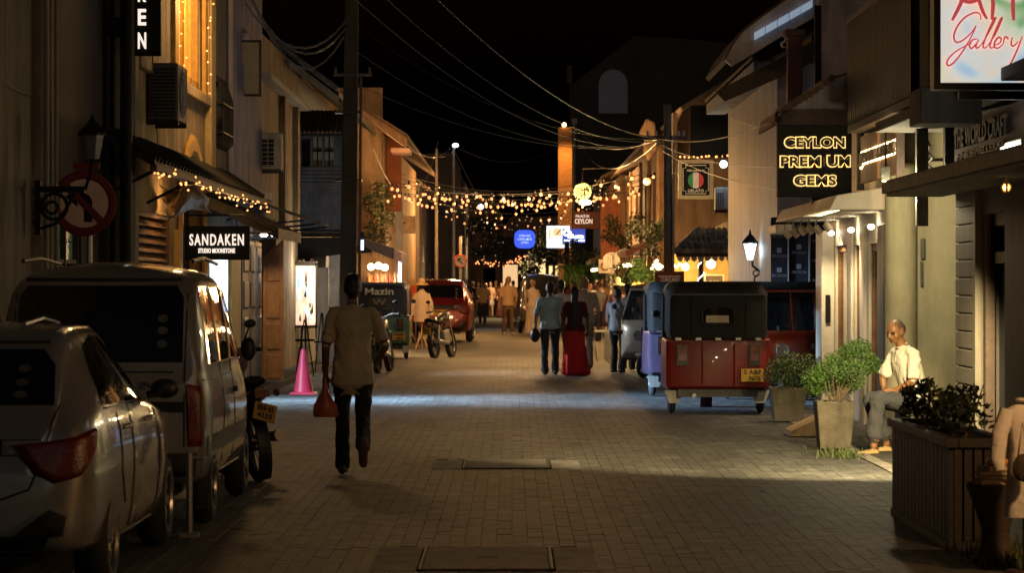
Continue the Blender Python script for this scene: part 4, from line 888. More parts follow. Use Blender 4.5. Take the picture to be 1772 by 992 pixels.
# stall with navy awning
st = thing('souvenir_stall', 'open shop stall under a navy awning with globe lamps and hanging goods', 'stall', (-3.3, 66, 0))
MB().ext([(-4.1, 2.9), (-2.72, 2.45), (-2.72, 2.2), (-2.76, 2.2), (-4.1, 2.8)], 'xz', 62.5, 66.6).build('awning', mat('navy_canvas', (.03, .032, .07), .75, var=.2), st, world=True)
MB().ext([(-2.74, 2.45), (-2.55, 2.35), (-2.55, 2.12), (-2.74, 2.2)], 'xz', 62.5, 66.6).build('valance', mat('violet_canvas', (.16, .12, .18), .75), st, world=True)
MB().box(-5, -2.75, 67.2, 67.3, 0, 2.4).build('back_wall', m_tan, st, world=True); MB().box(-4.3, -2.8, 66.2, 66.7, 0, .85).build('counter', m_wood, st, world=True)
for px, py in ((642, 462), (655, 460), (666, 463)):
    MB().sph((PX(px, 65), 65, PZ(py, 65)), .085, 12, 8).build('globe_lamp', m_globe, st, world=True)
lamp('POINT', 'stall_lamp', (PX(656, 65), 64.6, PZ(468, 65)), 200, WARM, .1)
for i in range(34):
    px = 634 + i * 1.65; z0 = PZ(470 + vr.uniform(0, 6), 66); h = vr.uniform(.25, .6); c = vr.choice(('goods_red', 'goods_brown', 'goods_cream', 'goods_amber'))
    mm = mat(c, {'goods_red': (.35, .07, .04), 'goods_brown': (.22, .1, .05), 'goods_cream': (.7, .55, .38), 'goods_amber': (.6, .3, .08)}[c], .5)
    MB().lathe([(.004, 0), (.03, .04), (.035*vr.uniform(.6, 1.3), .15), (.02, h*.7), (.004, h)], (PX(px, 66), 66 + vr.uniform(-.3, .3), z0-h), 6).build('hanging_goods', mm, st, world=True)
nt_ = thing('neon_tube', 'vertical bluish white light tube at the end of the stall', 'lamp', (PX(692, 66), 66, 1.3))
MB().cyl((0, 0, .05), (0, 0, 1.0), .035, n=8).build('tube', mat('blue_tube', (1,1,1), .4, var=0, bump=0, emit=(.6, .62, 1.0), estr=8), nt_)
MB().cyl((0, 0, 0), (0, 0, .05), .045, n=8).cyl((0, 0, 1.0), (0, 0, 1.05), .045, n=8).build('end_cap', m_black, nt_)
sg = thing('stall_lamp', 'small bluish lamp on the pole side above the navy awning', 'lamp', (PX(625, 60), 60, PZ(425, 60)))
MB().box(-.05, .05, -.03, .03, -.1, .12).build('lens', mat('blue_glow', (1,1,1), .4, var=0, bump=0, emit=(.45, .6, 1.0), estr=5), sg); MB().box(-.06, .06, .031, .07, -.12, .3).build('housing', m_black, sg)
# far left houses
b = building('grey_gable_house', 'unlit grey gabled house beyond the string lights, left side', (-4, 115, 0))
gx = [(PX(x, 112), PZ(y, 112)) for x, y in ((690, 490), (690, 300), (705, 268), (782, 263), (797, 290), (797, 490))]
MB().ext(gx, 'xz', 112, 112.3).build('gable_wall', m_dkgrey, b, world=True)
wallp(MB(), '+x', PX(797, 112), 112.31, 140, 0, 6.2, holes=[(114, 116, 3.4, 5), (119, 121, 3.4, 5), (125, 127, 3.4, 5)], t=.3).build('wall', m_dkgrey, b, world=True)
MB().box(PX(797, 112)-.35, PX(797, 112)-.31, 113, 130, 3, 5.5).build('shutter', m_woodd, b, world=True)
b = building('terrace_house', 'dim terrace house with shuttered bays behind the red car', (-3.9, 100, 0))
wallp(MB(), '+x', -3.15, 92.05, 111.9, 0, 5.1, holes=[(94, 95.5, 3, 4.4), (98, 99.5, 3, 4.4), (103, 105, .05, 2.4), (95, 98, .05, 2.4)], t=.3).build('wall', m_dkgrey, b, world=True)
MB().box(-3.5, -3.46, 93, 106, 0, 4.6).build('shutter', m_woodd, b, world=True)
MB().ext([(-3.4, 5.1), (-2.75, 4.75), (-2.75, 4.85), (-3.4, 5.3)], 'xz', 92.05, 111.9).build('eave', m_tile, b, world=True)
for i, (px, Y, h, lab) in enumerate(((755, 92, 6.2, 'thin metal service pole against the grey gable'), (785, 100, 6.8, 'tall thin pole carrying the bluish street lamp'), (812, 118, 4.0, 'slim pole beyond the no entry disc'))):
    p = thing('thin_pole', lab, 'pole', (PX(px, Y), Y, 0)); MB().cyl((0, 0, 0), (0, 0, h), .07, .05, 8).build('shaft', m_concd if i != 1 else m_metal, p)
    if i == 1:
        MB().path([(0, 0, h-.1), (.08, -.4, h-.05)], .03).build('arm', m_metal, p); MB().sph((.08, -.5, h-.1), (.11, .14, .07), 10, 6).build('lamp_head', mat('street_lamp_glow', (1,1,1), .4, var=0, bump=0, emit=(.62, .8, 1.0), estr=16), p)
rs = thing('round_sign', 'round traffic disc with black arrow on a pale pole, orange lit', 'sign', (PX(797, 90), 90, 0))
MB().cyl((0, 0, 0), (0, 0, 3.2), .05, n=8).build('pole', m_offw, rs)
MB().cyl((0, -.06, PZ(452, 90)), (0, -.09, PZ(452, 90)), .21, n=24).build('disc', m_white, rs)
MB().torus((0, -.09, PZ(452, 90)), (0, 1, 0), .2, .022, 24, 6).build('rim', mat('sign_red', (.5, .03, .03), .5), rs)
MB().path([(.08, -.1, PZ(452, 90)-.1), (-.08, -.1, PZ(452, 90)+.08)], .018).path([(-.08, -.1, PZ(452, 90)-.03), (-.08, -.1, PZ(452, 90)+.08), (.03, -.1, PZ(452, 90)+.08)], .018).build('arrow', m_black, rs)
lamp('POINT', 'sign_glow', (PX(795, 88), 87.5, 3.3), 60, AMBER, .2)

# right: gelato house and tiled stall
b = building('gelato_house', 'brown house with raking tan gable behind the gelato sign', (4.6, 60, 0))
MB().ext([(PX(x, 58.5), PZ(y, 58.5)) for x, y in ((1163, 490), (1163, 230), (1183, 190), (1240, 158), (1405, 62), (1405, 490))], 'xz', 58.5, 58.8).build('gable_wall', m_brown, b, world=True)
MB().ext([(PX(x, 58.3), PZ(y, 58.3)) for x, y in ((1180, 192), (1240, 157), (1405, 61), (1405, 52), (1240, 148), (1176, 186))], 'xz', 58.0, 66).build('roof', m_tile, b, world=True)
MB().box(PX(1194, 57), PX(1263, 57), 57, 57.1, PZ(272, 57), PZ(182, 57)).build('black_screen', m_black, b, world=True)
MB().box(PX(1164, 57.9), PX(1172, 57.9), 57.9, 58.49, PZ(300, 58), PZ(195, 58)).build('plaster_pier', m_tan, b, world=True)
s = board_sign('gelato_sign', 'square black PEDLARS INN GELATO sign with tricolour disc in a tan frame', PX(1180, 56), PX(1228, 56), 56, PZ(338, 56), PZ(283, 56), m_black, frame=(.075, mat('tan_frame', (.5, .4, .26), .6)))
xc, hw = PX(1204, 56), PX(1226, 56) - PX(1204, 56); z0, z1 = PZ(335, 56), PZ(286, 56); ct = .055
m_cr = mat('cream_print', (.75, .62, .42), .5, emit=(1, .8, .5), estr=.12)
pl = [(xc-hw+ct, z1), (xc+hw-ct, z1), (xc+hw-ct, z1-ct), (xc+hw, z1-ct), (xc+hw, z0+ct), (xc+hw-ct, z0+ct), (xc+hw-ct, z0), (xc-hw+ct, z0), (xc-hw+ct, z0+ct), (xc-hw, z0+ct), (xc-hw, z1-ct), (xc-hw+ct, z1-ct), (xc-hw+ct, z1)]
MB().path([(x, 55.99, z) for x, z in pl], .008, 5).build('border', m_cr, s, world=True)
text(MB(), "PEDLAR'S INN", (xc, 55.99, PZ(295, 56)), .36, .04, bold=.03).build('lettering', m_cr, s, world=True)
text(MB(), 'GELATO', (xc, 55.99, PZ(330, 56)), .33, .06, bold=.02).build('lettering', m_cr, s, world=True)
cz, rr = PZ(312, 56), .165
def band(a, c):
    pts = []
    n = 9
    for i in range(n): x = a + (c-a)*i/(n-1); pts.append((xc + x*rr, cz + rr*math.sqrt(max(0, 1-x*x))))
    for i in range(n): x = c + (a-c)*i/(n-1); pts.append((xc + x*rr, cz - rr*math.sqrt(max(0, 1-x*x))))
    return pts
for a, c, nm, cc in ((-1, -.36, 'flag_green', (.05, .25, .07)), (-.355, .355, 'flag_white', (.75, .62, .5)), (.36, 1, 'flag_red', (.6, .05, .03))): MB().ext(band(a, c), 'xz', 55.985, 55.998).build('disc_band', mat(nm, cc, .5, emit=cc, estr=.12), s, world=True)
fairy('fairy_lights', 'short row of warm bulbs along the top of the gelato sign', [(PX(1175, 55.8), 55.8, PZ(272, 55.8)), (PX(1262, 55.8), 55.8, PZ(270, 55.8))], 12, .022, .01)
lamp('SPOT', 'gelato_spot', (PX(1225, 54.5), 54.5, PZ(262, 54.5)), 14, SOFT, .05, target=(PX(1204, 56), 56, PZ(315, 56)), size=80)
bl = thing('bulb_lamp', 'cool white bulb beside the gelato sign', 'lamp', (PX(1252, 53), 53, PZ(284, 53)))
MB().sph((0, 0, 0), .075, 10, 7).build('bulb', mat('cool_bulb', (1,1,1), .4, var=0, bump=0, emit=(.75, .95, 1), estr=7), bl); MB().path([(0, 0, .07), (0, .1, .2), (.1, .2, .22)], .012).build('arm', m_blackm, bl)
lamp('POINT', 'cool_bulb_light', (PX(1254, 53), 52.7, PZ(284, 53)), 8, (.75, .95, 1), .07)
ac_unit('air_conditioner', 'white outdoor air conditioner below the cool white bulb', PX(1238, 53), PX(1262, 53), 53, 53.35, PZ(363, 53), PZ(324, 53), '-y', m_white)
dp = thing('downpipe', 'pair of white downpipes lit by the cool bulb at the white house corner', 'pipe', (PX(1274, 51.8), 51.8, 0))
MB().cyl((0, 0, 1.5), (0, 0, 4.1), .05, n=10).build('pipe', m_white, dp); MB().cyl((.13, .1, 1.2), (.13, .1, 4.0), .05, n=10).build('pipe', m_white, dp)
# tiled stall
st = thing('tiled_stall', 'small shop under a clay tiled roof glowing yellow behind the three-wheelers', 'stall', (4.2, 57, 0))
tx0, tx1, ye, ze, yt, zt = PX(1168, 55), PX(1288, 55), 54.6, PZ(436, 54.6), 56.2, PZ(398, 56.2)
MB().add([(tx0, ye, ze-.03), (tx1, ye, ze-.03), (tx1, yt, zt-.03), (tx0+.55, yt, zt-.03), (tx0, ye, ze-.1), (tx1, ye, ze-.1), (tx1, yt, zt-.1), (tx0+.55, yt, zt-.1)], [(0,1,2,3), (7,6,5,4), (0,4,5,1), (3,0,4,7)]).build('roof_deck', m_woodd, st, world=True)
ncol = 12
for i in range(ncol):
    x = tx0 + .06 + (tx1-tx0-.1) * (i + .5) / ncol
    for k in range(3):
        a, c = k/3, (k+1.12)/3
        if x < tx0 + .55*(a+c)/2: continue
        p, q = Vector((x, ye + (yt-ye)*a, ze + (zt-ze)*a)), Vector((x, ye + (yt-ye)*c, ze + (zt-ze)*c))
        MB().cyl(p + Vector((0, 0, .02)), q + Vector((0, 0, -.005)), .062, .05, 9).build('roof_tile', m_tileg, st, world=True)
for k in range(5):
    a, c = k/5, (k+1.1)/5
    p, q = Vector((tx0 + .55*a, ye + (yt-ye)*a, ze + (zt-ze)*a + .02)), Vector((tx0 + .55*c, ye + (yt-ye)*c, ze + (zt-ze)*c + .02))
    MB().cyl(p, q, .075, .06, 8).build('hip_tile', m_tileg, st, world=True)
MB().ext([(PX(x, 57.5), PZ(y, 57.5)) for x, y in ((1163, 430), (1252, 384), (1262, 384), (1262, 400), (1240, 398), (1165, 440))], 'xz', 56.6, 57.5).build('upper_roof', m_tile, st, world=True)
for i in range(10): MB().ext([(tx0+.02+i*.14, ze-.1), (tx0+.14+i*.14, ze-.1), (tx0+.14+i*.14, ze-.15), (tx0+.08+i*.14, ze-.2), (tx0+.02+i*.14, ze-.15)], 'xz', ye+.02, ye+.04).build('valance', m_offw, st, world=True)
MB().box(tx0, tx1, 57.6, 57.7, 0, 2.4).build('back_wall', m_yel, st, world=True); MB().box(tx1, tx1+.1, 54.7, 57.6, 0, 2.4).build('side_wall', m_yel, st, world=True)
MB().box(tx1-.08, tx1, 54.7, 54.8, 0, ze-.1).build('post', m_offw, st, world=True)
cp = MB().cyl((PX(1213, 54.8), 54.8, 0), (PX(1213, 54.8), 54.8, ze-.1), .055, n=12).build('striped_post', m_woodd, st, world=True)
h = MB(); m_stripe = mat('white_stripe_light', (1,1,1), .5, var=0, emit=(.95, .9, 1.0), estr=2.2)
pts = [(PX(1213, 54.8) + .058*math.cos(a), 54.8 + .058*math.sin(a), 1.0 + a*.045) for a in [i*.3 for i in range(80)]]
MB().path(pts, .016, 5).build('spiral_stripe', m_stripe, cp, world=True)
for px, py, r in ((1230, 457, .1), (1267, 456, .075), (1140, 462, .07), (1186, 462, .08)):
    MB().sph((PX(px, 56), 56, PZ(py, 56)), r, 12, 8).build('globe_lamp', m_globe, st, world=True)
lamp('POINT', 'stall_lamp', (PX(1232, 55.6), 55.3, PZ(462, 55.6)), 110, (1, .66, .25), .1)
lamp('POINT', 'stall_lamp', (PX(1140, 55.6), 55.3, PZ(458, 55.6)), 110, (1, .66, .25), .1)
rb = board_sign('menu_board', 'red brown menu board with cream ornament under the glowing stall', PX(1133, 53.5), PX(1184, 53.5), 53.5, .6, PZ(470, 53.5), mat('red_board', (.3, .08, .03), .6))
for k in range(2): MB().box(PX(1140, 53.4), PX(1178, 53.4), 53.47, 53.49, PZ(479+k*10, 53.5), PZ(478+k*10, 53.5)).build('rule', m_cr, rb, world=True)
text(MB(), 'CACAO', (PX(1160, 53.4), 53.47, PZ(484, 53.5)), .35, .07).build('lettering', m_cr, rb, world=True)
s = board_sign('chalk_board', 'dark framed menu board beside the striped post', PX(1224, 56), PX(1254, 56), 56.5, 1.2, PZ(477, 56), m_woodd, frame=(.02, m_cr))
text(MB(), 'ISLAND', (PX(1239, 56), 56.48, PZ(488, 56)), .2, .05).build('lettering', m_cr, s, world=True)
for i in range(16):
    x, z = PX(1128 + vr.uniform(0, 52), 55), PZ(450 + vr.uniform(0, 20), 55)
    MB().sph((x, 55.2, z), .028, 8, 5).build('bulb', m_globe, st, world=True)
# orange lit row of houses on the right
b = building('orange_row_house', 'orange lit house row under the string lights, right side', (4, 80, 0))
wallp(MB(), '-x', 3.5, 64, 84, 0, 4.9, holes=[(66, 67.4, 2.9, 4.2), (70, 71.5, 2.9, 4.2), (75, 77, 2.9, 4.2), (66, 72, .05, 2.3), (76, 81, .05, 2.3)], t=.25).build('wall', m_brown, b, world=True)
for y in (66, 70, 75): MB().box(3.58, 3.64, y, y+1.9, 2.9, 4.2).build('shutter', m_redbr, b, world=True)
for y in (64.1, 68.7, 73, 79): MB().box(3.42, 3.5, y, y+.35, 0, 4.9).build('pilaster', m_tan, b, world=True, bevel=.02)
MB().ext([(4.5, 5.5), (3.05, 4.85), (3.05, 4.95), (4.5, 5.65)], 'xz', 64, 84).build('eave', m_tile, b, world=True)
MB().ext([(PX(x, 63.5), PZ(y, 63.5)) for x, y in ((1103, 235), (1118, 205), (1133, 212), (1136, 260), (1122, 280), (1113, 262), (1116, 235))], 'xz', 63.3, 63.6).build('plaster_scroll', m_tan, b, world=True, bevel=.05)
b = building('brown_row_house', 'dark brown house with carved front farther along the right side', (4, 98, 0))
wallp(MB(), '-x', 3.35, 84.05, 112, 0, 5.0, holes=[(86, 88, .05, 2.3), (90, 95, .05, 2.3), (87, 88.5, 3, 4.3), (93, 94.5, 3, 4.3), (100, 102, 3, 4.3)], t=.25).build('wall', m_brown, b, world=True)
MB().box(3.42, 3.46, 86, 103, .05, 4.4).build('shutter', m_woodd, b, world=True)
MB().ext([(4.2, 5.5), (2.8, 4.9), (2.8, 5.0), (4.2, 5.65)], 'xz', 84.05, 112).build('eave', m_tile, b, world=True)
wallp(MB(), '-y', 84.0, 2.75, 3.35, 2.4, 4.3, t=.1).build('carved_panel', m_redbr, b, world=True)
# unlit big gable and brick shaft beyond
b = building('church', 'large unlit gabled building with arched window rising behind the right side', (5, 168, 0))
MB().ext([(PX(x, 168), PZ(y, 168)) for x, y in ((985, 490), (985, 150), (1010, 130), (1098, 62), (1180, 66), (1420, 90), (1420, 490))], 'xz', 168, 168.6).build('gable_wall', mat('church_wall', (.06, .052, .045), .9, var=.3, scale=.6), b, world=True)
aw_ = [(PX(1036, 168), PZ(196, 168)), (PX(1086, 168), PZ(196, 168))] + [(PX(1061 + 25*math.cos(a*math.pi/10), 168), PZ(146 - 26*math.sin(a*math.pi/10), 168)) for a in range(11)]
MB().ext(aw_, 'xz', 167.9, 167.99).build('arched_window', mat('violet_pane', (.2, .2, .28), .4, emit=(.4, .4, .6), estr=.012), b, world=True)
MB().box(PX(980, 166), PX(991, 166), 166, 167, PZ(145, 166), PZ(112, 166)).build('corner_urn', m_dkgrey, b, world=True, bevel=.1)
lamp('SPOT', 'church_spill', (3.5, 140, 9), 25, (1, .8, .55), .5, target=(8, 168, 12), size=70)
b = thing('brick_shaft', 'slim square brick shaft lit orange by the lamp on its top', 'chimney', (PX(978, 130), 130, 0))
bm_ = mat('orange_brick', (.45, .2, .07), .85, var=.2); nt = bm_.node_tree; bk = nt.nodes.new('ShaderNodeTexBrick'); bk.inputs['Scale'].default_value = 3.0
bk.inputs['Color1'].default_value = (.48, .2, .06, 1); bk.inputs['Color2'].default_value = (.38, .15, .05, 1); bk.inputs['Mortar'].default_value = (.2, .12, .06, 1)
tcn = nt.nodes.new('ShaderNodeTexCoord'); mpn = nt.nodes.new('ShaderNodeMapping'); mpn.inputs['Rotation'].default_value = (R(90), 0, 0); nt.links.new(tcn.outputs['Object'], mpn.inputs[0]); nt.links.new(mpn.outputs[0], bk.inputs['Vector']); nt.links.new(bk.outputs['Color'], nt.nodes['Principled BSDF'].inputs['Base Color'])
wx = 12 * 130 / F
MB().box(-wx, wx, 0, .7, 0, PZ(220, 130)).build('shaft', bm_, b, bevel=.01)
MB().sph((-.05, -.12, PZ(216, 130)), .1, 8, 6).build('lamp', mat('amber_lamp', (1,1,1), .4, var=0, bump=0, emit=(1, .62, .2), estr=14), b)
lamp('SPOT', 'shaft_lamp', (PX(977, 130), 128.6, PZ(210, 130)), 1000, (1, .55, .14), .1, target=(PX(978, 130), 130.0, 4.5), size=80, blend=.8)
p = thing('thin_pole', 'grey metal pole standing beside the orange brick shaft', 'pole', (PX(994, 128), 128, 0)); MB().cyl((0, 0, 0), (0, 0, PZ(212, 128)), .09, .07, 8).build('shaft', m_metal, p); MB().box(-.12, .12, -.1, .1, PZ(214, 128), PZ(205, 128)).build('box', m_offw, p)
# signs beyond
def pix_sign(name, label, pa, pb, qa, qb, Y, m_face, frame=None, t=.08): return board_sign(name, label, PX(pa, Y), PX(pb, Y), Y, PZ(qb, Y), PZ(qa, Y), m_face, t=t, frame=frame)
ds = thing('disc_sign', 'rounded blue lit sign with pale lines far down the street', 'sign', (PX(908, 115), 115, PZ(430, 115)))
pts = [(PX(908 + 18*(abs(math.cos(a))**.6)*(1 if math.cos(a) > 0 else -1), 115), PZ(414 - 16*(abs(math.sin(a))**.6)*(1 if math.sin(a) > 0 else -1), 115)) for a in [i*math.pi/16 for i in range(32)]]
MB().ext(pts, 'xz', 115, 115.1).build('face', mat('blue_sign', (.02, .08, .5), .4, var=.5, scale=2.5, bump=0, emit=(.04, .12, 1.0), estr=.9), ds, world=True)
for k in range(3): text(MB(), ('WINE BAR', 'COFFEE & MORE', 'OPEN')[k], (PX(908, 115), 114.98, PZ(408+k*6, 115)), (.5, .62, .3)[k], .09, bold=.02).build('lettering', mat('sign_pale', (.7, .8, 1), .4, emit=(.6, .75, 1), estr=.8), ds, world=True)
MB().box(PX(926, 115), 3.3, 115.02, 115.08, PZ(403, 115), PZ(401, 115)).build('bracket', m_blackm, ds, world=True)
ls = pix_sign('light_box_sign', 'white and yellow lit light box sign far down the street', 946, 986, 391, 429, 108, mat('cold_white_sign', (.9, .95, 1), .4, var=.1, bump=0, emit=(.75, .9, 1), estr=1.6))
MB().box(PX(957, 107.9), PX(972, 107.9), 107.93, 107.98, PZ(409, 108), PZ(395, 108)).build('yellow_panel', mat('yellow_panel', (.9, .65, .3), .5, var=.15, emit=(1, .68, .3), estr=.9), ls, world=True)
MB().box(PX(949, 107.9), PX(953.5, 107.9), 107.93, 107.98, PZ(414, 108), PZ(397, 108)).build('yellow_panel', MATS['yellow_panel'], ls, world=True)
MB().path([(PX(963, 107.9), 107.9, PZ(406, 108)), (PX(970, 107.9), 107.9, PZ(398, 108))], .02).build('print_line', m_black, ls, world=True)
s2 = pix_sign('light_box_sign', 'navy lit sign with glowing white lettering next to the yellow light box', 973, 1013, 396, 420, 104, mat('navy_lit', (.03, .06, .3), .4, var=.1, bump=0, emit=(.04, .08, .5), estr=.8))
m_wl = mat('white_neon', (1,1,1), .4, var=0, bump=0, emit=(.85, .92, 1), estr=4)
text(MB(), 'Ch', (PX(982, 104), 103.98, PZ(403, 104)), .32, .26, bold=.05).build('lettering', m_wl, s2, world=True); text(MB(), 'Slam', (PX(996, 104), 103.98, PZ(409, 104)), .62, .16, bold=.05).build('lettering', m_wl, s2, world=True)
MB().box(PX(976, 104), PX(1011, 104), 103.96, 103.99, PZ(417.5, 104), PZ(415, 104)).build('underline', m_wl, s2, world=True)
pst = thing('sign_post', 'dark post carrying the lit signs far down the street', 'post', (PX(981, 106), 106, 0)); MB().cyl((0, 0, 0), (0, 0, PZ(420, 106)), .12, .1, 10).build('shaft', m_black, pst)
gd = thing('disc_sign', 'round green lit sign hanging among the string lights', 'sign', (PX(1008, 80), 80, PZ(345, 80)))
MB().cyl((0, -.03, .22), (0, .05, .22), .26, n=28).build('face', mat('green_sign', (.25, .4, .2), .5, var=.3, scale=8, emit=(.42, .62, .26), estr=.55), gd)
text(MB(), 'CAFE', (0, -.04, .28), .3, .08, bold=.03).build('lettering', m_woodd, gd); text(MB(), 'LANKA', (0, -.04, .16), .34, .08, bold=.03).build('lettering', m_woodd, gd)
MB().path([(0, 0, .48), (0, 0, .9), (2.4, 0, .95)], .012).build('bracket', m_blackm, gd)
s3 = pix_sign('maroon_sign', 'maroon board with white arched lettering below the green disc', 993, 1038, 366, 396, 92, mat('maroon_board', (.09, .025, .02), .6))
m_wp = mat('white_print', (.8, .8, .78), .5, emit=(1, .95, .85), estr=.5)
text(MB(), 'PALACE IN', (PX(1008, 91.9), 91.98, PZ(374, 92)), .45, .09, bold=.02).build('lettering', m_wp, s3, world=True); text(MB(), 'CEYLON', (PX(1010, 91.9), 91.98, PZ(383, 92)), .6, .17, bold=.02).build('lettering', m_wp, s3, world=True)
cs = pix_sign('cream_sign', 'cream sign with a brown letter C in the plants, right side', 1036, 1062, 449, 473, 70, mat('cream_board', (.6, .45, .26), .6, emit=(1, .65, .3), estr=.12))
text(MB(), 'C', (PX(1046, 69.9), 69.98, PZ(461, 70)), .2, .24, bold=.03).build('lettering', m_wood, cs, world=True)
rr_ = thing('round_sign', 'plain pale round traffic disc seen from behind, right side', 'sign', (PX(1058, 62), 62, 0))
MB().cyl((0, 0, PZ(452, 62)), (0, .03, PZ(452, 62)), .2, n=24).build('disc', m_offw, rr_); MB().cyl((0, -.03, 0), (0, -.03, PZ(440, 62)), .03, n=8).build('pole', m_offw, rr_); MB().box(-.08, .08, -.07, -.061, PZ(441, 62), PZ(439, 62)).build('clamp', m_metal, rr_); MB().box(-.08, .08, -.07, -.061, PZ(465, 62), PZ(463, 62)).build('clamp', m_metal, rr_)
# far end of the street
b = building('end_house', 'low lit house with bright yellow windows closing the street end', (1.5, 150, 0))
wallp(MB(), '-y', 150, PX(868, 150), PX(1010, 150), 0, 4.2, holes=[(PX(912, 150), PX(922, 150), .8, 2.9), (PX(926, 150), PX(944, 150), .6, 3.0), (PX(950, 150), PX(956, 150), .8, 2.6), (PX(961, 150), PX(967, 150), .8, 2.6)], t=.3).build('wall', m_dkgrey, b, world=True)
MB().box(PX(900, 150), PX(970, 150), 150.4, 150.5, .4, 3.1).build('lit_curtain', mat('lit_curtain', (.8, .6, .3), .7, var=.3, scale=1.5, emit=(1, .68, .3), estr=1.3), b, world=True)
MB().ext([(PX(860, 149), 4.2), (PX(1015, 149), 4.2), (PX(985, 149), 5.3), (PX(885, 149), 5.3)], 'xz', 149, 150.2).build('roof', m_tile, b, world=True)
b = building('dark_end_house', 'unlit house at the street end behind the crowd', (-2, 160, 0))
wallp(MB(), '-y', 158, -9, PX(868, 158), 0, 5.4, holes=[(PX(866, 158)-1, PX(866, 158)-.3, 1, 2.5)], t=.3).build('wall', m_brown, b, world=True)
MB().ext([(-9, 5.4), (PX(870, 157), 5.4), (PX(850, 157), 7.0), (-9, 7.0)], 'xz', 157, 158.5).build('roof', m_tile, b, world=True)
cv = thing('cafe_canopy', 'lit cafe canopy below the far string of bulbs', 'canopy', (PX(880, 140), 140, 0))
MB().ext([(PX(868, 140), 2.7), (PX(898, 140), 2.7), (PX(892, 140), 3.4), (PX(874, 140), 3.4)], 'xz', 139, 141).build('canvas', m_canvas, cv, world=True); MB().box(PX(869, 140), PX(897, 140), 141.1, 141.2, 1.2, 2.6).build('lit_back', mat('lit_back', (.8, .6, .4), .6, var=.5, scale=4, emit=(1, .62, .3), estr=.8), cv, world=True)
for px in (869, 897): MB().cyl((PX(px, 140), 139.2, 0), (PX(px, 140), 139.2, 2.7), .04, n=6).build('post', m_blackm, cv, world=True)

# shop rooms of both rows, their lamplight put in as glowing walls
def lit_room(name, label, x0, x1, y0, y1, h, col, e, parts=10):
    t = thing(name, label, 'shop interior', ((x0+x1)/2, (y0+y1)/2, 0)); m_ = mat('lit_wall_' + name + str(round(y0)), (.75, .55, .3), .7, var=.5, scale=2.2, bump=0, emit=col, estr=e)
    xb = x1 if x1 > 0 else x0
    MB().box(xb-.03, xb+.03, y0, y1, .1, h).build('back_wall', m_, t, world=True); MB().box(x0, x1, y1, y1+.05, .1, h).build('end_wall', m_, t, world=True)
    for i in range(parts):
        y = y0 + (y1-y0)*(i+.5)/parts; xf = (x0 if x1 > 0 else x1); hh = vr.uniform(.4, 1.5)
        MB().box(xf + vr.uniform(-.1, .2)*(1 if x1 > 0 else -1), xf + vr.uniform(.25, .4)*(1 if x1 > 0 else -1), y-.18, y+.12, vr.choice((.1, .6)), .6+hh).build('goods', vr.choice((MATS['goods_red'], MATS['goods_brown'], MATS['goods_cream'], MATS['goods_amber'], m_woodd)), t, world=True)
    return t
GL = (1.0, .6, .24)
lit_room('lit_shop', 'glowing open shopfront nearest the timber pole, right row', 3.75, 5.2, 66, 72, 2.3, GL, .55)
lit_room('lit_shop', 'glowing open shopfront in the middle of the right row', 3.75, 5.2, 76, 81, 2.3, GL, .55)
lit_room('lit_shop', 'narrow glowing doorway in the brown row house', 3.6, 5.0, 86, 88, 2.3, GL, .6, 3)
lit_room('lit_shop', 'wide glowing shopfront in the brown row house', 3.6, 5.0, 90, 95, 2.3, GL, .6)
lit_room('lit_shop', 'glowing shopfront of the tan house on the left row', -5.0, -3.5, 69, 74, 2.2, GL, .6)
lit_room('lit_shop', 'glowing shopfront of the terrace house behind the red car', -4.6, -3.45, 95, 98, 2.4, GL, .5, 4)
lit_room('lit_shop', 'farther glowing doorway of the terrace house', -4.6, -3.45, 103, 105, 2.4, GL, .6, 3)
for y, x in ((69, 3.2), (78, 3.15), (92, 3.0)): lamp('POINT', 'shopfront_light', (x, y, 2.1), 70, (1, .62, .26), .15)
for y, x in ((71.5, -2.9), (97, -2.85)): lamp('POINT', 'shopfront_light', (x, y, 2.1), 60, (1, .62, .26), .15)
# small awnings and hanging shop lamps of the right row
for i, (y0, y1, c) in enumerate(((65.6, 72.2, (.12, .04, .03)), (75.6, 81.2, (.05, .07, .05)), (89.6, 95.2, (.1, .08, .06)))):
    t = thing('awning', ('dull red', 'dark green', 'brown')[i] + ' canvas awning over a glowing shopfront in the right row', 'awning', (3.2, (y0+y1)/2, 2.4))
    xw = 3.5 if i < 2 else 3.35
    MB().ext([(xw, 2.75), (xw-.75, 2.42), (xw-.75, 2.3), (xw-.7, 2.3), (xw, 2.66)], 'xz', y0, y1).build('canvas', mat('awning_cloth%d' % i, c, .8, var=.25), t, world=True)
    for y in (y0+.05, y1-.05): MB().path([(xw, y, 2.3), (xw-.72, y, 2.36)], .014, 5).build('arm', m_blackm, t, world=True)
    for k in range(4):
        y = y0 + (y1-y0)*(k+.5)/4; MB().sph((xw-.55, y, 2.1), .055, 10, 7).build('lamp', m_globe, t, world=True); MB().path([(xw-.55, y, 2.15), (xw-.55, y, 2.45)], .006, 4).build('flex', m_wire, t, world=True)
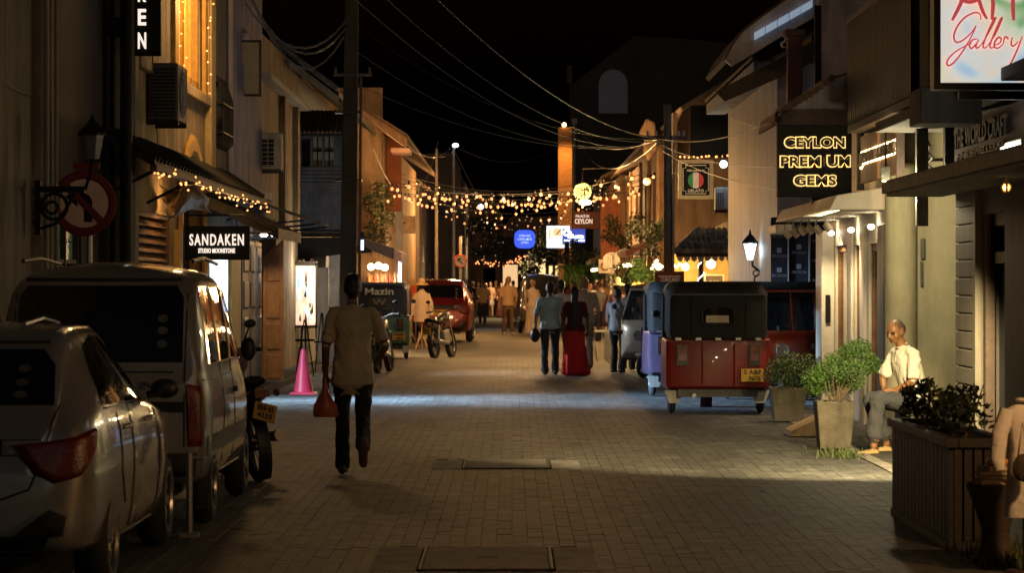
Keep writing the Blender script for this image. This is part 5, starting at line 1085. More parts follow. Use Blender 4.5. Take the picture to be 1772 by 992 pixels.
# ------------------------------------------------------------------ utility pole, signs on poles, cables, string lights
po = thing('utility_pole', 'tall square concrete utility pole left of the street centre behind the walking man', 'pole', (PX(600, 44), 44, 0))
m_polec = mat('pole_concrete', (.055, .045, .038), .9, var=.3, scale=3, bump=.5, stain=.45)
MB().add([(-.14, -.14, 0), (.14, -.14, 0), (.14, .14, 0), (-.14, .14, 0), (.0, -.1, 7.5), (.2, -.1, 7.5), (.2, .1, 7.5), (.0, .1, 7.5)], [(0,3,2,1), (4,5,6,7), (0,1,5,4), (1,2,6,5), (2,3,7,6), (3,0,4,7)]).build('post', m_polec, po, bevel=.03)
MB().box(-.2, .42, -.16, -.13, 5.0, 5.04).build('cross_arm', m_blackm, po); MB().cyl((-.17, -.14, 5.04), (-.17, -.14, 5.14), .025, .02, 8).build('insulator', m_concd, po); MB().cyl((.38, -.14, 5.04), (.38, -.14, 5.14), .025, .02, 8).build('insulator', m_concd, po)
for z in (3.3, 4.4): MB().box(-.19, .24, -.165, .17, z, z+.03).build('steel_band', m_blackm, po)
MB().cyl((.21, -.12, 1.4), (.235, -.1, 5.0), .022, n=7).build('conduit', m_concd, po)
dp = thing('dark_pole', 'dark steel pole rising past the blade sign behind the van', 'pole', (PX(217, 27), 27, 0))
MB().cyl((0, 0, 0), (.02, 0, 8), .065, .055, 10).build('shaft', m_black, dp, smooth=True); MB().box(-.22, .03, -.03, .03, 4.1, 4.3).build('collar', m_black, dp, bevel=.03); MB().cyl((-.2, 0, 2), (-.2, 0, 8), .03, n=6).build('conduit', m_blackm, dp)
ts = thing('traffic_sign', 'round red rimmed no left turn sign on a pole behind the van', 'sign', (PX(146, 24.8), 24.8, 0))
zc = PZ(352, 24.8)
MB().cyl((.04, .03, 0), (.04, .03, zc+.2), .03, n=8).build('pole', m_metal, ts)
MB().cyl((0, 0, zc), (0, -.012, zc), .235, n=36).build('disc', mat('sign_white', (.8, .6, .47), .6, var=.15), ts)
m_sr = mat('sign_red_dull', (.17, .015, .012), .6, var=.2)
MB().torus((0, -.014, zc), (0, 1, 0), .262, .04, 40, 6, .012).build('rim', m_sr, ts)
T = Matrix.Translation((0, -.028, zc)) @ Matrix.Rotation(R(45), 4, 'Y'); q = MB(); q.T = T; q.box(-.26, .26, -.006, .006, -.03, .03); q.build('slash', m_sr, ts)
ap = [(.075, -.17), (.075, .02), (.05, .07), (0, .1), (-.06, .1), (-.06, .15), (-.17, .06), (-.06, -.03), (-.06, .025), (-.02, .025), (0, 0), (0, -.17)]
MB().ext([(x, zc+z) for x, z in ap], 'xz', -.02, -.014).build('arrow', m_black, ts)
MB().box(-.1, .14, -.02, 0, zc+.31, zc+.37).build('top_plate', m_sr, ts)
lb = thing('wall_lantern', 'unlit lantern on a black scroll bracket left of the round sign', 'lantern', (XL, 22.9, 2.2))
zb = PZ(345, 22.9) - 2.2
sc = MB(); sc.box(.08, .13, -.04, .04, zb-.3, zb+.16); sc.build('wall_plate', m_black, lb)
MB().box(.1, .5, -.025, .025, zb+.06, zb+.11).path([(.5, 0, zb+.08), (.54, 0, zb+.2), (.56, 0, zb+.34)], .015).build('arm', m_black, lb)
MB().torus((.24, 0, zb-.06), (0, 1, 0), .11, .016, 22, 6).torus((.22, 0, zb-.07), (0, 1, 0), .05, .013, 16, 6).path([(.12, 0, zb-.25), (.26, 0, zb-.2), (.36, 0, zb-.05), (.42, 0, zb+.06)], .014).build('scroll', m_black, lb)
MB().lathe([(.06, 0), (.1, .2), (.04, .22)], (.56, 0, zb+.34), 6).build('glass', mat('dusty_glass', (.12, .115, .11), .3, var=.3), lb); MB().lathe([(.12, .2), (.12, .22), (.03, .32), (.005, .38)], (.56, 0, zb+.34), 6).build('cap', m_black, lb)
# cables
def cable(label, p0, p1, sag, r=.012, m=None, n=18):
    r *= .55
    t = MB().path(sagline(p0, p1, sag, n), r, 5).build('cable', m or m_wirel, None, smooth=True); return tag(t, label, 'cable')
hub = (PX(1140, 54), 53.9, PZ(240, 54))
def pt(px, py, Y): return (PX(px, Y), Y, PZ(py, Y))
cable('thick pale cable running from top centre down to the timber pole', pt(640, -120, 30), hub, .5, .02)
cable('pair member, upper thin cable from the top left to the timber pole', pt(520, -150, 30), (hub[0], hub[1], hub[2]-.05), .75, .013)
cable('thin cable just below the thick pale one, ending at the timber pole', pt(500, -110, 30), (hub[0], hub[1], hub[2]-.1), .8, .011)
cable('dark sagging cable from the concrete pole across to the timber pole', (PX(612, 44), 44, PZ(40, 44)), (hub[0], hub[1], hub[2]), .55, .012, m_wire)
cable('low pale cable from the concrete pole to the timber pole', (PX(612, 44), 44, PZ(85, 44)), (hub[0], hub[1], hub[2]-.08), .62, .012)
cable('lowest long cable from the concrete pole sagging over the string lights', (PX(615, 44), 44, PZ(145, 44)), (hub[0], hub[1], hub[2]-.15), .4, .01)
cable('thin cable from the eave of the tiled house to the far thin pole', pt(690, 235, 67), pt(785, 250, 100), .5, .014)
cable('pale drooping cable below the tan house eave to the far service pole', pt(645, 255, 60), pt(758, 245, 92), 1.5, .02)
cable('dark cable from the timber pole up to the church corner', hub, pt(985, 155, 150), .5, .025, m_wire)
cable('dark cable from the timber pole to the gem sign bracket, upper', hub, pt(1345, 208, 33), .15, .014, m_wire)
cable('dark cable from the timber pole to the gem sign bracket, middle', (hub[0], hub[1], hub[2]-.1), pt(1345, 290, 33), .12, .014, m_wire)
cable('dark cable from the timber pole to the gem sign bracket, lower', (hub[0], hub[1], hub[2]-.2), pt(1345, 328, 33), .12, .016, m_wire)
cable('dark cable hanging on the white house boards', pt(1265, 200, 50), pt(1350, 215, 34), .1, .014, m_wire)
cable('pale cable from the timber pole to the brick shaft pole', hub, pt(994, 215, 128), .6, .022)
cable('second pale cable from the timber pole towards the brick shaft pole', (hub[0], hub[1], hub[2]-.05), pt(994, 225, 128), 1.1, .02)
cable('faint cable from the concrete pole to the bluish street lamp pole', (PX(615, 44), 44, PZ(180, 44)), pt(785, 262, 100), .5, .012)
cable('faint cable leaving the bluish street lamp pole for the brick shaft', pt(785, 252, 100), pt(990, 235, 128), .9, .022)
cable('steep stay wire of the bluish street lamp pole', pt(787, 262, 100), pt(830, 345, 112), .05, .03)
for i, (a, c, sg) in enumerate((((430, -10), (598, 52), .62), ((438, 0), (596, 65), .75), ((425, 5), (600, 38), .55))):
    pts = sagline((PX(a[0], 41), 41, PZ(a[1], 41)), (PX(c[0], 44), 43.8, PZ(c[1], 44)), sg, 26)
    t = thing('twisted_cable', ('middle', 'lowest', 'topmost')[i] + ' of three twisted pale cables hanging left of the concrete pole', 'cable', pts[0], group='twisted cables')
    MB().path(pts, .016, 5).build('core', m_wirel, t, world=True)
    MB().path([p + Vector((0, .02*math.cos(k*2.4), .02*math.sin(k*2.4))) for k, p in enumerate(pts)], .012, 5).build('wrap', m_wirel, t, world=True)
c = cable('black flex hanging from the blade sign across the tan wall', pt(262, 60, 29.8), pt(277, 300, 31), .1, .012, m_wire)
cable('thin wire sagging across the pale house at the left edge', pt(-10, 120, 21), pt(78, 170, 23.9), .06, .006, m_wirel)
cable('pale flex from the white air conditioner up to the cornice', pt(478, 222, 44), pt(522, 182, 50), .05, .01, m_wire)
for i in range(4):
    pts = [(4.05 + vr.uniform(-.03, .1), 26.6 + vr.uniform(0, .8), 3.25 - k*.12 + vr.uniform(-.02, .02)) for k in range(6)]
    tag(MB().path(pts, .012, 5).build('cable', m_wire), ('loose black flex', 'short kinked flex', 'looped flex', 'frayed flex')[i] + ' dangling between the posts above the canopy slab', 'cable')
# strings of bulbs over the street
m_bulb = mat('festoon_bulb', (1, .8, .5), .35, var=0, bump=0, emit=(1.0, .31, .1), estr=1.9)
m_bulbw = mat('festoon_bulb_white', (1, .9, .8), .35, var=0, bump=0, emit=(1.0, .55, .3), estr=2.2)
m_bulbo = mat('unlit_bulb_glint', (.8, .72, .6), .06, var=0, bump=0, spec=1.0, emit=(1, .6, .28), estr=.3, sample=False)  # unlit bulbs, with glints put in as faint emission
m_sock = mat('bulb_socket', (.015, .014, .013), .6, var=0, bump=0)
bulb_me = MB().sph((0, 0, -.06), (.031, .031, .037), 10, 7).build('b', m_bulb).data
for o in [o for o in bpy.data.objects if o.name == 'b']: bpy.data.objects.remove(o)
bulb_meshes = {}
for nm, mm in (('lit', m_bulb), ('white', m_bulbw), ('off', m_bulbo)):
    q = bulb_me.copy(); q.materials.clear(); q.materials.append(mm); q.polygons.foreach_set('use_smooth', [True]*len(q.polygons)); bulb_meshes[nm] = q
sock_me = None
sr = random.Random(11)
def festoon(label, p0, p1, sag, n, kind='lit', size=1.0, frac=1.0, group='strings of bulbs across the street'):
    global sock_me
    t = thing('festoon', label, 'string lights', p0, group=group)
    pts = sagline(p0, p1, sag, 24); MB().path(pts, .009, 4).build('wire', m_wire, t, world=True)
    n = int(n * 1.35)
    for i in range(n):
        u = (i + .5 + sr.uniform(-.45, .45)) / n * 24; k = min(23, int(u)); p = pts[k].lerp(pts[k+1], u - k)
        kk = kind if sr.random() < frac else 'off'
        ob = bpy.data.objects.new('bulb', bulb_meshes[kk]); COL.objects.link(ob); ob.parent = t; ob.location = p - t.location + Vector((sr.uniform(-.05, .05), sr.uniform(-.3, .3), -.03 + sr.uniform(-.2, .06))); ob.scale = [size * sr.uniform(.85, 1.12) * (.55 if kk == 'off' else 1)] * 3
        if sock_me is None:
            so = MB().cyl((0, 0, -.02), (0, 0, .05), .02, n=6).build('socket', m_sock, ob); sock_me = so.data
        else:
            so = bpy.data.objects.new('socket', sock_me); COL.objects.link(so); so.parent = ob
S = [((666, 312), (1130, 305), .36, 19, 'lit', 57, 1.0, 'lit bulb string in front of all others'),
     ((690, 322), (1118, 312), .36, 16, 'lit', 73, 1.0, 'lit bulb string passing behind the green disc'),
     ((705, 315), (1100, 312), .42, 16, 'off', 79, 1, 'dark bulb string between the lit ones and the brick shaft'),
     ((668, 318), (1128, 296), .38, 17, 'lit', 60, 1.0, 'nearest lit bulb string, highest at its right end'),
     ((672, 330), (1122, 318), .3, 17, 'lit', 64, 1.0, 'lit bulb string ending just under the plaster scroll'),
     ((676, 332), (1120, 326), .33, 16, 'lit', 69, .9, 'lit bulb string hanging lowest in the middle of the street'),
     ((700, 340), (1090, 330), .33, 12, 'lit', 76, .75, 'shorter lit bulb string behind the green disc'),
     ((690, 300), (1110, 285), .55, 17, 'off', 66, 1, 'dark bulb string, uppermost over the street'),
     ((680, 306), (1100, 305), .45, 16, 'off', 72, 1, 'dark bulb string just above the lit ones'),
     ((720, 330), (1080, 325), .5, 15, 'lit', 84, .15, 'mostly dark bulb string behind the lit ones'),
     ((735, 345), (1060, 345), .5, 15, 'lit', 92, .2, 'mostly dark bulb string in front of the maroon board'),
     ((745, 352), (1045, 352), .55, 15, 'white', 99, .3, 'bulb string with a few white bulbs near the navy sign'),
     ((760, 362), (1035, 360), .6, 15, 'lit', 107, .3, 'dim bulb string level with the yellow light box'),
     ((770, 372), (1020, 372), .6, 14, 'off', 116, 1, 'dark bulb string beyond the blue sign'),
     ((822, 446), (912, 440), .22, 20, 'lit', 132, 1.0, 'far bright bulb string low over the street end'),
     ((826, 443), (908, 437), .3, 18, 'lit', 135, 1.0, 'farthest bulb string low over the street end')]
for a, c, sg, n, kd, Y, fr_, lab in S: festoon(lab, pt(a[0], a[1], Y), pt(c[0], c[1], Y + 2), sg, n, kd, 1.0 if Y < 90 else 1.15, fr_)
fl = thing('flood_lamp', 'bright warm flood lamp on the right end of the string lights', 'lamp', pt(1120, 314, 61))
MB().sph((0, 0, 0), .085, 10, 7).build('bulb', m_bulb, fl); MB().path([(0, 0, .08), (.2, .3, .2)], .02).build('arm', m_blackm, fl)
lamp('POINT', 'flood_light', pt(1085, 322, 60.6), 380, AMBER, .15)
lamp('POINT', 'string_light', pt(1000, 368, 79), 750, AMBER, .3)
lamp('POINT', 'string_light', pt(800, 375, 90), 800, AMBER, .3)
fl = thing('flood_lamp', 'bright cluster lamp below the green disc sign', 'lamp', pt(1012, 350, 77))
MB().sph((0, 0, 0), (.2, .1, .09), 10, 7).build('bulb', m_bulbw, fl); MB().path([(0, 0, .08), (0, .1, .4)], .02).build('arm', m_blackm, fl)
lamp('POINT', 'flood_light', pt(1012, 356, 76.6), 320, WARM, .15)
fl = thing('flood_lamp', 'bluish lamp hanging among the bulbs at the street middle', 'lamp', pt(832, 358, 95))
MB().sph((0, 0, 0), .09, 10, 7).build('bulb', mat('bluish_lamp', (1,1,1), .4, var=0, bump=0, emit=(.6, .75, 1), estr=12), fl); MB().path([(0, 0, .08), (0, 0, .3)], .012).build('flex', m_wire, fl)
lamp('SPOT', 'bluish_lamp_light', pt(832, 358, 94), 500, COOL, .1, target=(-1.5, 96, 0), size=60)
lamp('POINT', 'far_string_light', pt(868, 446, 128), 450, WARM, .4)
lamp('POINT', 'string_light', pt(720, 350, 66), 200, AMBER, .3)
lamp('POINT', 'string_light', pt(890, 368, 60), 620, (1.0, .56, .22), .4)

# ------------------------------------------------------------------ vehicles
m_tyre = mat('tyre_rubber', (.014, .014, .014), .8, var=.2, bump=.2)
m_alloy = mat('alloy', (.45, .44, .42), .3, .9, var=.15)
m_silver = mat('silver_paint', (.38, .385, .37), .26, .6, var=.06, scale=2, bump=0, coat=1.0)
m_beige = mat('pale_grey_paint', (.24, .235, .215), .34, .35, var=.08, scale=2, bump=0, coat=.9)
m_cglass = mat('car_glass', (.006, .006, .007), .03, var=0, bump=0, spec=.8, coat=.5)
m_trim = mat('black_plastic', (.012, .012, .012), .5, var=.2, bump=0)
m_tail = mat('tail_lens', (.12, .006, .005), .38, var=.5, scale=9, bump=.15, bscale=60, coat=.0)
m_clear = mat('clear_lens', (.3, .3, .3), .1, .2, var=.4, scale=25, bump=0, coat=1)
m_amberl = mat('amber_lens', (.16, .05, .015), .15, var=.2, bump=0, coat=1)
m_plate = mat('yellow_plate', (.5, .28, .02), .5, var=.1)
m_chrome = mat('chrome', (.6, .6, .6), .12, 1.0, var=0, bump=0)
m_stick = mat('sticker', (.08, .08, .078), .5, var=.4, scale=40, bump=0)

def interp(keys, y): return float(np.interp(y, [k[0] for k in keys], [k[1] for k in keys]))
def smooth_interp(keys, y):
    xs = [k[0] for k in keys]; v = [k[1] for k in keys]; i = max(0, min(len(xs)-2, int(np.searchsorted(xs, y)) - 1))
    t = min(1, max(0, (y-xs[i])/(xs[i+1]-xs[i])))
    def sl(j):
        if j <= 0: return (v[1]-v[0])/(xs[1]-xs[0])
        if j >= len(xs)-1: return (v[-1]-v[-2])/(xs[-1]-xs[-2])
        a, b_ = (v[j]-v[j-1])/(xs[j]-xs[j-1]), (v[j+1]-v[j])/(xs[j+1]-xs[j])
        return 0 if a*b_ <= 0 else 2*a*b_/(a+b_)
    h = xs[i+1]-xs[i]; m0, m1 = sl(i)*h, sl(i+1)*h
    return (2*t**3-3*t*t+1)*v[i] + (t**3-2*t*t+t)*m0 + (-2*t**3+3*t*t)*v[i+1] + (t**3-t*t)*m1
def loft_body(L, W, bottom, belt, top, wbelt, wroof, ys, rnd=.07, tuck=.05):
    """closed car shell along y; profiles are keyed curves over the length"""
    rings = []
    for y in ys:
        zb, zt, wb, wr = smooth_interp(bottom, y), smooth_interp(top, y), smooth_interp(wbelt, y), smooth_interp(wroof, y)
        zl = min(smooth_interp(belt, y), zt - .04); hgt = zl - zb
        half = [(0, zb), (wb*.7, zb), (wb-tuck-.03, zb+.015), (wb-tuck*.6, zb+.06), (wb-tuck*.2, zb+hgt*.25), (wb, zb+hgt*.5), (wb, zb+hgt*.7), (wb-.012, zb+hgt*.86), (wb-.035, zl)]
        gh = zt - zl; a = wb-.035; r = min(rnd, gh*.45)
        wr2 = min(wr, a - .01)
        for t in (.2, .4, .6, .8): half.append((a + (wr2-a)*t + .012*math.sin(math.pi*t), zl + (gh-r)*t))
        for k in range(5):
            an = k/4 * math.pi/2; half.append((wr2 - r*.9*(1-math.cos(an)), zt - r*.55*1 - r*.45 + r*math.sin(an)*.75 + (.0)))
        crown = .25*r
        for t in (.7, .4, .15): half.append(((wr2-r*.9)*t, zt - crown*t*t))
        half.append((0, zt))
        rings.append((y, half))
    V = []
    for y, half in rings: V.append([Vector((x, y, z)) for x, z in half] + [Vector((-x, y, z)) for x, z in reversed(half[1:-1])])
    mb = MB(); mb.loftrings(V); return mb
def cut_arches(body, wheels, r, W):
    for k, (y, z) in enumerate(wheels):
        c = MB(); c.cyl((W/2-.26, y, z), (W/2+.3, y, z), r, n=28); c.cyl((-W/2+.26, y, z), (-W/2-.3, y, z), r, n=28)
        co = c.build('cutter', m_trim); md = body.modifiers.new('arch', 'BOOLEAN'); md.operation = 'DIFFERENCE'; md.object = co; md.solver = 'EXACT'
        me = bpy.data.meshes.new_from_object(body.evaluated_get(bpy.context.evaluated_depsgraph_get()))
        body.modifiers.clear(); body.data = me; bpy.data.objects.remove(co)
class Skin:
    """lays glass, lamps and trim onto a body shell"""
    def __init__(s, body):
        me = body.data; s.bvh = BVHTree.FromPolygons([v.co.copy() for v in me.vertices], [tuple(p.vertices) for p in me.polygons]); s.parent = body.parent
    def hit(s, o, d):
        loc, n, i, dist = s.bvh.ray_cast(o, d); return loc, n
    def patch(s, name, m, poly, view, off=.006, rings=7, dens=3, parent=None, thick=0):
        d = {'right': Vector((-1, 0, 0)), 'left': Vector((1, 0, 0)), 'rear': Vector((0, 1, 0)), 'front': Vector((0, -1, 0)), 'corner': Vector((-.72, .69, 0)), 'cornerl': Vector((.72, .69, 0))}[view]
        U = {'right': Vector((0, 1, 0)), 'left': Vector((0, 1, 0)), 'rear': Vector((1, 0, 0)), 'front': Vector((1, 0, 0)), 'corner': Vector((.69, .72, 0)), 'cornerl': Vector((.69, -.72, 0))}[view]
        P = []
        for i in range(len(poly)):
            a, c = poly[i], poly[(i+1) % len(poly)]
            for k in range(dens): P.append((a[0]+(c[0]-a[0])*k/dens, a[1]+(c[1]-a[1])*k/dens))
        cx, cz = sum(p[0] for p in P)/len(P), sum(p[1] for p in P)/len(P)
        vs = []; n = len(P); last = None
        for k in range(rings+1):
            t = k/rings
            for p in (P if k else [(cx, cz)]):
                q = (cx+(p[0]-cx)*t, cz+(p[1]-cz)*t); o = U*q[0] + Vector((0, 0, q[1])) - d*4
                loc, nn = s.hit(o, d)
                if loc is None: loc = (last + Vector((0, 0, 0))) if last is not None else o + d*4; nn = -d
                if nn.dot(d) > 0: nn = -nn
                last = loc; vs.append(loc + nn*off*(1 if (k < rings or not thick) else .2) - d*off*.3)
        fs = [(0, 1+i, 1+(i+1) % n) for i in range(n)]
        for k in range(rings-1):
            for i in range(n): j = (i+1) % n; fs.append((1+k*n+i, 1+(k+1)*n+i, 1+(k+1)*n+j, 1+k*n+j))
        mb = MB(); mb.add(vs, fs); ob = mb.build(name, m, parent or s.parent, smooth=True, angle=60); return ob
    def seam(s, name, m, pts, view, r=.006, parent=None):
        d = {'right': Vector((-1, 0, 0)), 'left': Vector((1, 0, 0)), 'rear': Vector((0, 1, 0)), 'front': Vector((0, -1, 0))}[view]; U = Vector((0, 1, 0)) if view in ('right', 'left') else Vector((1, 0, 0))
        P = []
        for i in range(len(pts)-1):
            for k in range(8): P.append(tuple(pts[i][j]+(pts[i+1][j]-pts[i][j])*k/8 for j in (0, 1)))
        P.append(pts[-1]); out = []
        for p in P:
            loc, nn = s.hit(U*p[0] + Vector((0, 0, p[1])) - d*4, d)
            if loc is not None: out.append(loc)
        if len(out) > 2: return MB().path(out, r, 5).build(name, m, parent or s.parent)
    def text(s, name, m, body, c, w, h, view='rear', parent=None, off=.008, **kw):
        loc, nn = s.hit(Vector((c[0], -4, c[1])), Vector((0, 1, 0)))
        return text(MB(), body, loc + nn*off, w, h, **kw).build(name, m, parent or s.parent)
def wheel(parent, x, y, r, w, spokes=5, rim=.66, hub=None):
    sgn = 1 if x > 0 else -1
    t = MB().torus((x, y, r), (1, 0, 0), r-.075, .075, 32, 10, w/2).build('wheel', m_tyre, parent, smooth=True)
    rm = MB(); xo = x + sgn*(w/2-.02)
    rm.torus((xo, y, r), (1, 0, 0), r*rim, .018, 28, 6)
    rm.build('rim', m_alloy, t, smooth=True)
    MB().cyl((x - sgn*.02, y, r), (x - sgn*.01, y, r), r*rim, n=24).build('rim_well', m_trim, t)
    sp = MB(); c = Vector((xo-sgn*.012, y, r))
    for a in range(spokes):
        an = a*2*math.pi/spokes + .3; dv = Vector((0, math.cos(an), math.sin(an))); pv = Vector((0, -math.sin(an), math.cos(an)))
        for q in (-.03, .03):
            sp.add([c + pv*(q-.016), c + pv*(q+.016), c + dv*r*rim + pv*(q*1.5+.02), c + dv*r*rim + pv*(q*1.5-.02), c + pv*(q-.016) + Vector((-sgn*.03, 0, 0)), c + pv*(q+.016) + Vector((-sgn*.03, 0, 0)), c + dv*r*rim + pv*(q*1.5+.02) + Vector((-sgn*.03, 0, 0)), c + dv*r*rim + pv*(q*1.5-.02) + Vector((-sgn*.03, 0, 0))],
                   [(0,1,2,3), (7,6,5,4), (0,4,5,1), (1,5,6,2), (2,6,7,3), (3,7,4,0)])
    sp.cyl(c - Vector((sgn*.01, 0, 0)), c + Vector((sgn*.02, 0, 0)), .045, .035, 12)
    sp.build('hub', m_alloy, t); return t
def dense(L, extra=()): return sorted(set([round(v, 3) for v in list(np.linspace(0, .5, 14)) + list(np.linspace(.55, L-.5, 24)) + list(np.linspace(L-.45, L, 12)) + list(extra)]))
# ---- silver hatchback
def hatchback(name, label, loc, rz, paint, col_tail=m_tail):
    t = thing(name, label, 'car', loc, rz)
    L, W = 3.92, 1.695
    body = loft_body(L, W, [(0, .34), (.1, .27), (.4, .24), (3.4, .22), (3.8, .24), (L, .36)],
        [(0, .62), (.12, .9), (.4, .97), (1.2, .955), (2.4, .92), (3.0, .86), (3.6, .72), (L, .52)],
        [(0, .7), (.06, .86), (.14, .98), (.28, 1.15), (.5, 1.33), (.68, 1.41), (1.1, 1.44), (1.7, 1.435), (2.1, 1.38), (2.5, 1.22), (2.9, 1.03), (3.3, .93), (3.7, .76), (L, .58)],
        [(0, .6), (.06, .7), (.16, .765), (.35, .81), (.7, .838), (1.5, .845), (2.8, .84), (3.3, .81), (3.7, .68), (L, .44)],
        [(0, .5), (.14, .62), (.3, .62), (.6, .6), (1.5, .6), (2.1, .58), (2.6, .6), (3.2, .62), (L, .3)], dense(L), rnd=.1).build('body', paint, t, smooth=True, angle=50)
    wh = [(.73, .295), (3.22, .295)]
    cut_arches(body, wh, .335, W)
    body.data.polygons.foreach_set('use_smooth', [True]*len(body.data.polygons)); body.data.set_sharp_from_angle(angle=R(45))
    k = Skin(body)
    for y, z in wh:
        for sx in (-1, 1): wheel(t, sx*(W/2-.11), y, .295, .19, 8)
    for sd in ('right', 'left'):
        g1 = [(.62, 1.0), (.78, 1.19), (1.0, 1.31), (1.28, 1.35), (1.38, .99)]; g2 = [(1.43, .985), (1.34, 1.36), (1.7, 1.35), (2.02, 1.29), (2.42, 1.09), (2.5, .97)]
        for g in (g1, g2): k.patch('side_window', m_cglass, g, sd, .004)
        k.seam('door_seam', m_trim, [(1.42, .97), (1.43, .6), (1.38, .3)], sd, .006)
        k.seam('door_seam', m_trim, [(.95, .95), (.98, .62), (1.12, .45)], sd, .006)
        k.seam('door_seam', m_trim, [(2.55, .94), (2.62, .5), (2.5, .28)], sd, .006)
        k.seam('sill_strip', m_chrome, [(1.05, .27), (2.85, .25)], sd, .012); k.seam('window_strip', m_chrome, [(.62, .985), (1.4, .975), (2.5, .955)], sd, .008)
        sx = 1 if sd == 'right' else -1
        for y in (1.12, 2.0):
            loc, nn = k.hit(Vector((sx*3, y+.1, .86)), Vector((-sx, 0, 0))); MB().path([loc - Vector((0, .1, 0)), loc + nn*.035 - Vector((0, .06, 0)), loc + nn*.035 + Vector((0, .06, 0)), loc + Vector((0, .1, 0))], .014, 6).build('door_handle', paint, t)
        mr = MB(); mr.sph((sx*(W/2+.05), 2.42, 1.02), (.085, .06, .06), 12, 8); mi = mr.build('wing_mirror', m_trim if True else paint, t, smooth=True); MB().path([(sx*(W/2-.06), 2.46, .98), (sx*(W/2+.06), 2.44, 1.0)], .025).build('stalk', m_trim, mi)
    # tail: glass, lamps, dark band, plate, hatch seam, bumper vent
    k.patch('rear_window', m_cglass, [(-.6, 1.02), (.6, 1.02), (.57, 1.22), (.5, 1.3), (-.5, 1.3), (-.57, 1.22)], 'rear', .005)
    for sd, sg in (('corner', 1), ('cornerl', -1)):
        cu = .46
        k.patch('tail_lamp', col_tail, [(cu-.16, .82), (cu+.02, .845), (cu+.3, .9), (cu+.26, .8), (cu+.12, .66), (cu-.02, .63), (cu-.1, .68)] if sg > 0 else [(-(p[0])+2*0, p[1]) for p in [(cu-.16, .82), (cu+.02, .845), (cu+.3, .9), (cu+.26, .8), (cu+.12, .66), (cu-.02, .63), (cu-.1, .68)]], sd, .034, thick=1)
    for sg in (-1, 1):
        k.patch('reverse_lens', m_clear, [(sg*.36, .84), (sg*.58, .84), (sg*.6, .78), (sg*.36, .77)], 'rear', .014)
        k.patch('bumper_vent', m_trim, [(sg*.42, .36), (sg*.66, .36), (sg*.68, .46), (sg*.6, .5)], 'rear', .008)
        k.seam('hatch_seam', m_trim, [(sg*.62, 1.02), (sg*.56, .74), (sg*.5, .6), (sg*.36, .55), (0, .55)], 'rear', .006)
    k.patch('tail_band', m_trim, [(-.55, .85), (.55, .85), (.55, .77), (-.55, .77)], 'rear', .009)
    k.patch('number_plate', m_plate, [(-.25, .74), (.25, .74), (.25, .63), (-.25, .63)], 'rear', .012)
    for i, z in enumerate((1.2, 1.13, 1.07)): k.patch('sticker', m_stick, [(.42 + .036*math.cos(a), z + .02*math.sin(a)) for a in [j*.785 for j in range(8)]], 'rear', .009, 2, 1)
    k.patch('lower_valance', m_trim, [(-.6, .36), (.6, .36), (.56, .29), (-.56, .29)], 'rear', .006)
    for sx in (-.35, .35): MB().path([(sx, .75, 1.43), (sx*1.02, 1.3, 1.455), (sx, 1.9, 1.42)], .01, 5).build('roof_rib', paint, t)
    k.seam('spoiler_lip', m_trim, [(-.52, 1.335), (.52, 1.335)], 'rear', .014)
    MB().path([(.1, 1.4, 1.43), (.1, 1.3, 1.5)], .012).build('antenna', m_trim, t)
    MB().box(-.5, .5, .2, 3.7, .2, .3).build('underbody', m_trim, t)
    return t
hatchback('hatchback_car', 'silver hatchback car parked nearest, cut off by the left picture edge', (-2.12-.83, 13.77, 0), R(.4), m_silver)
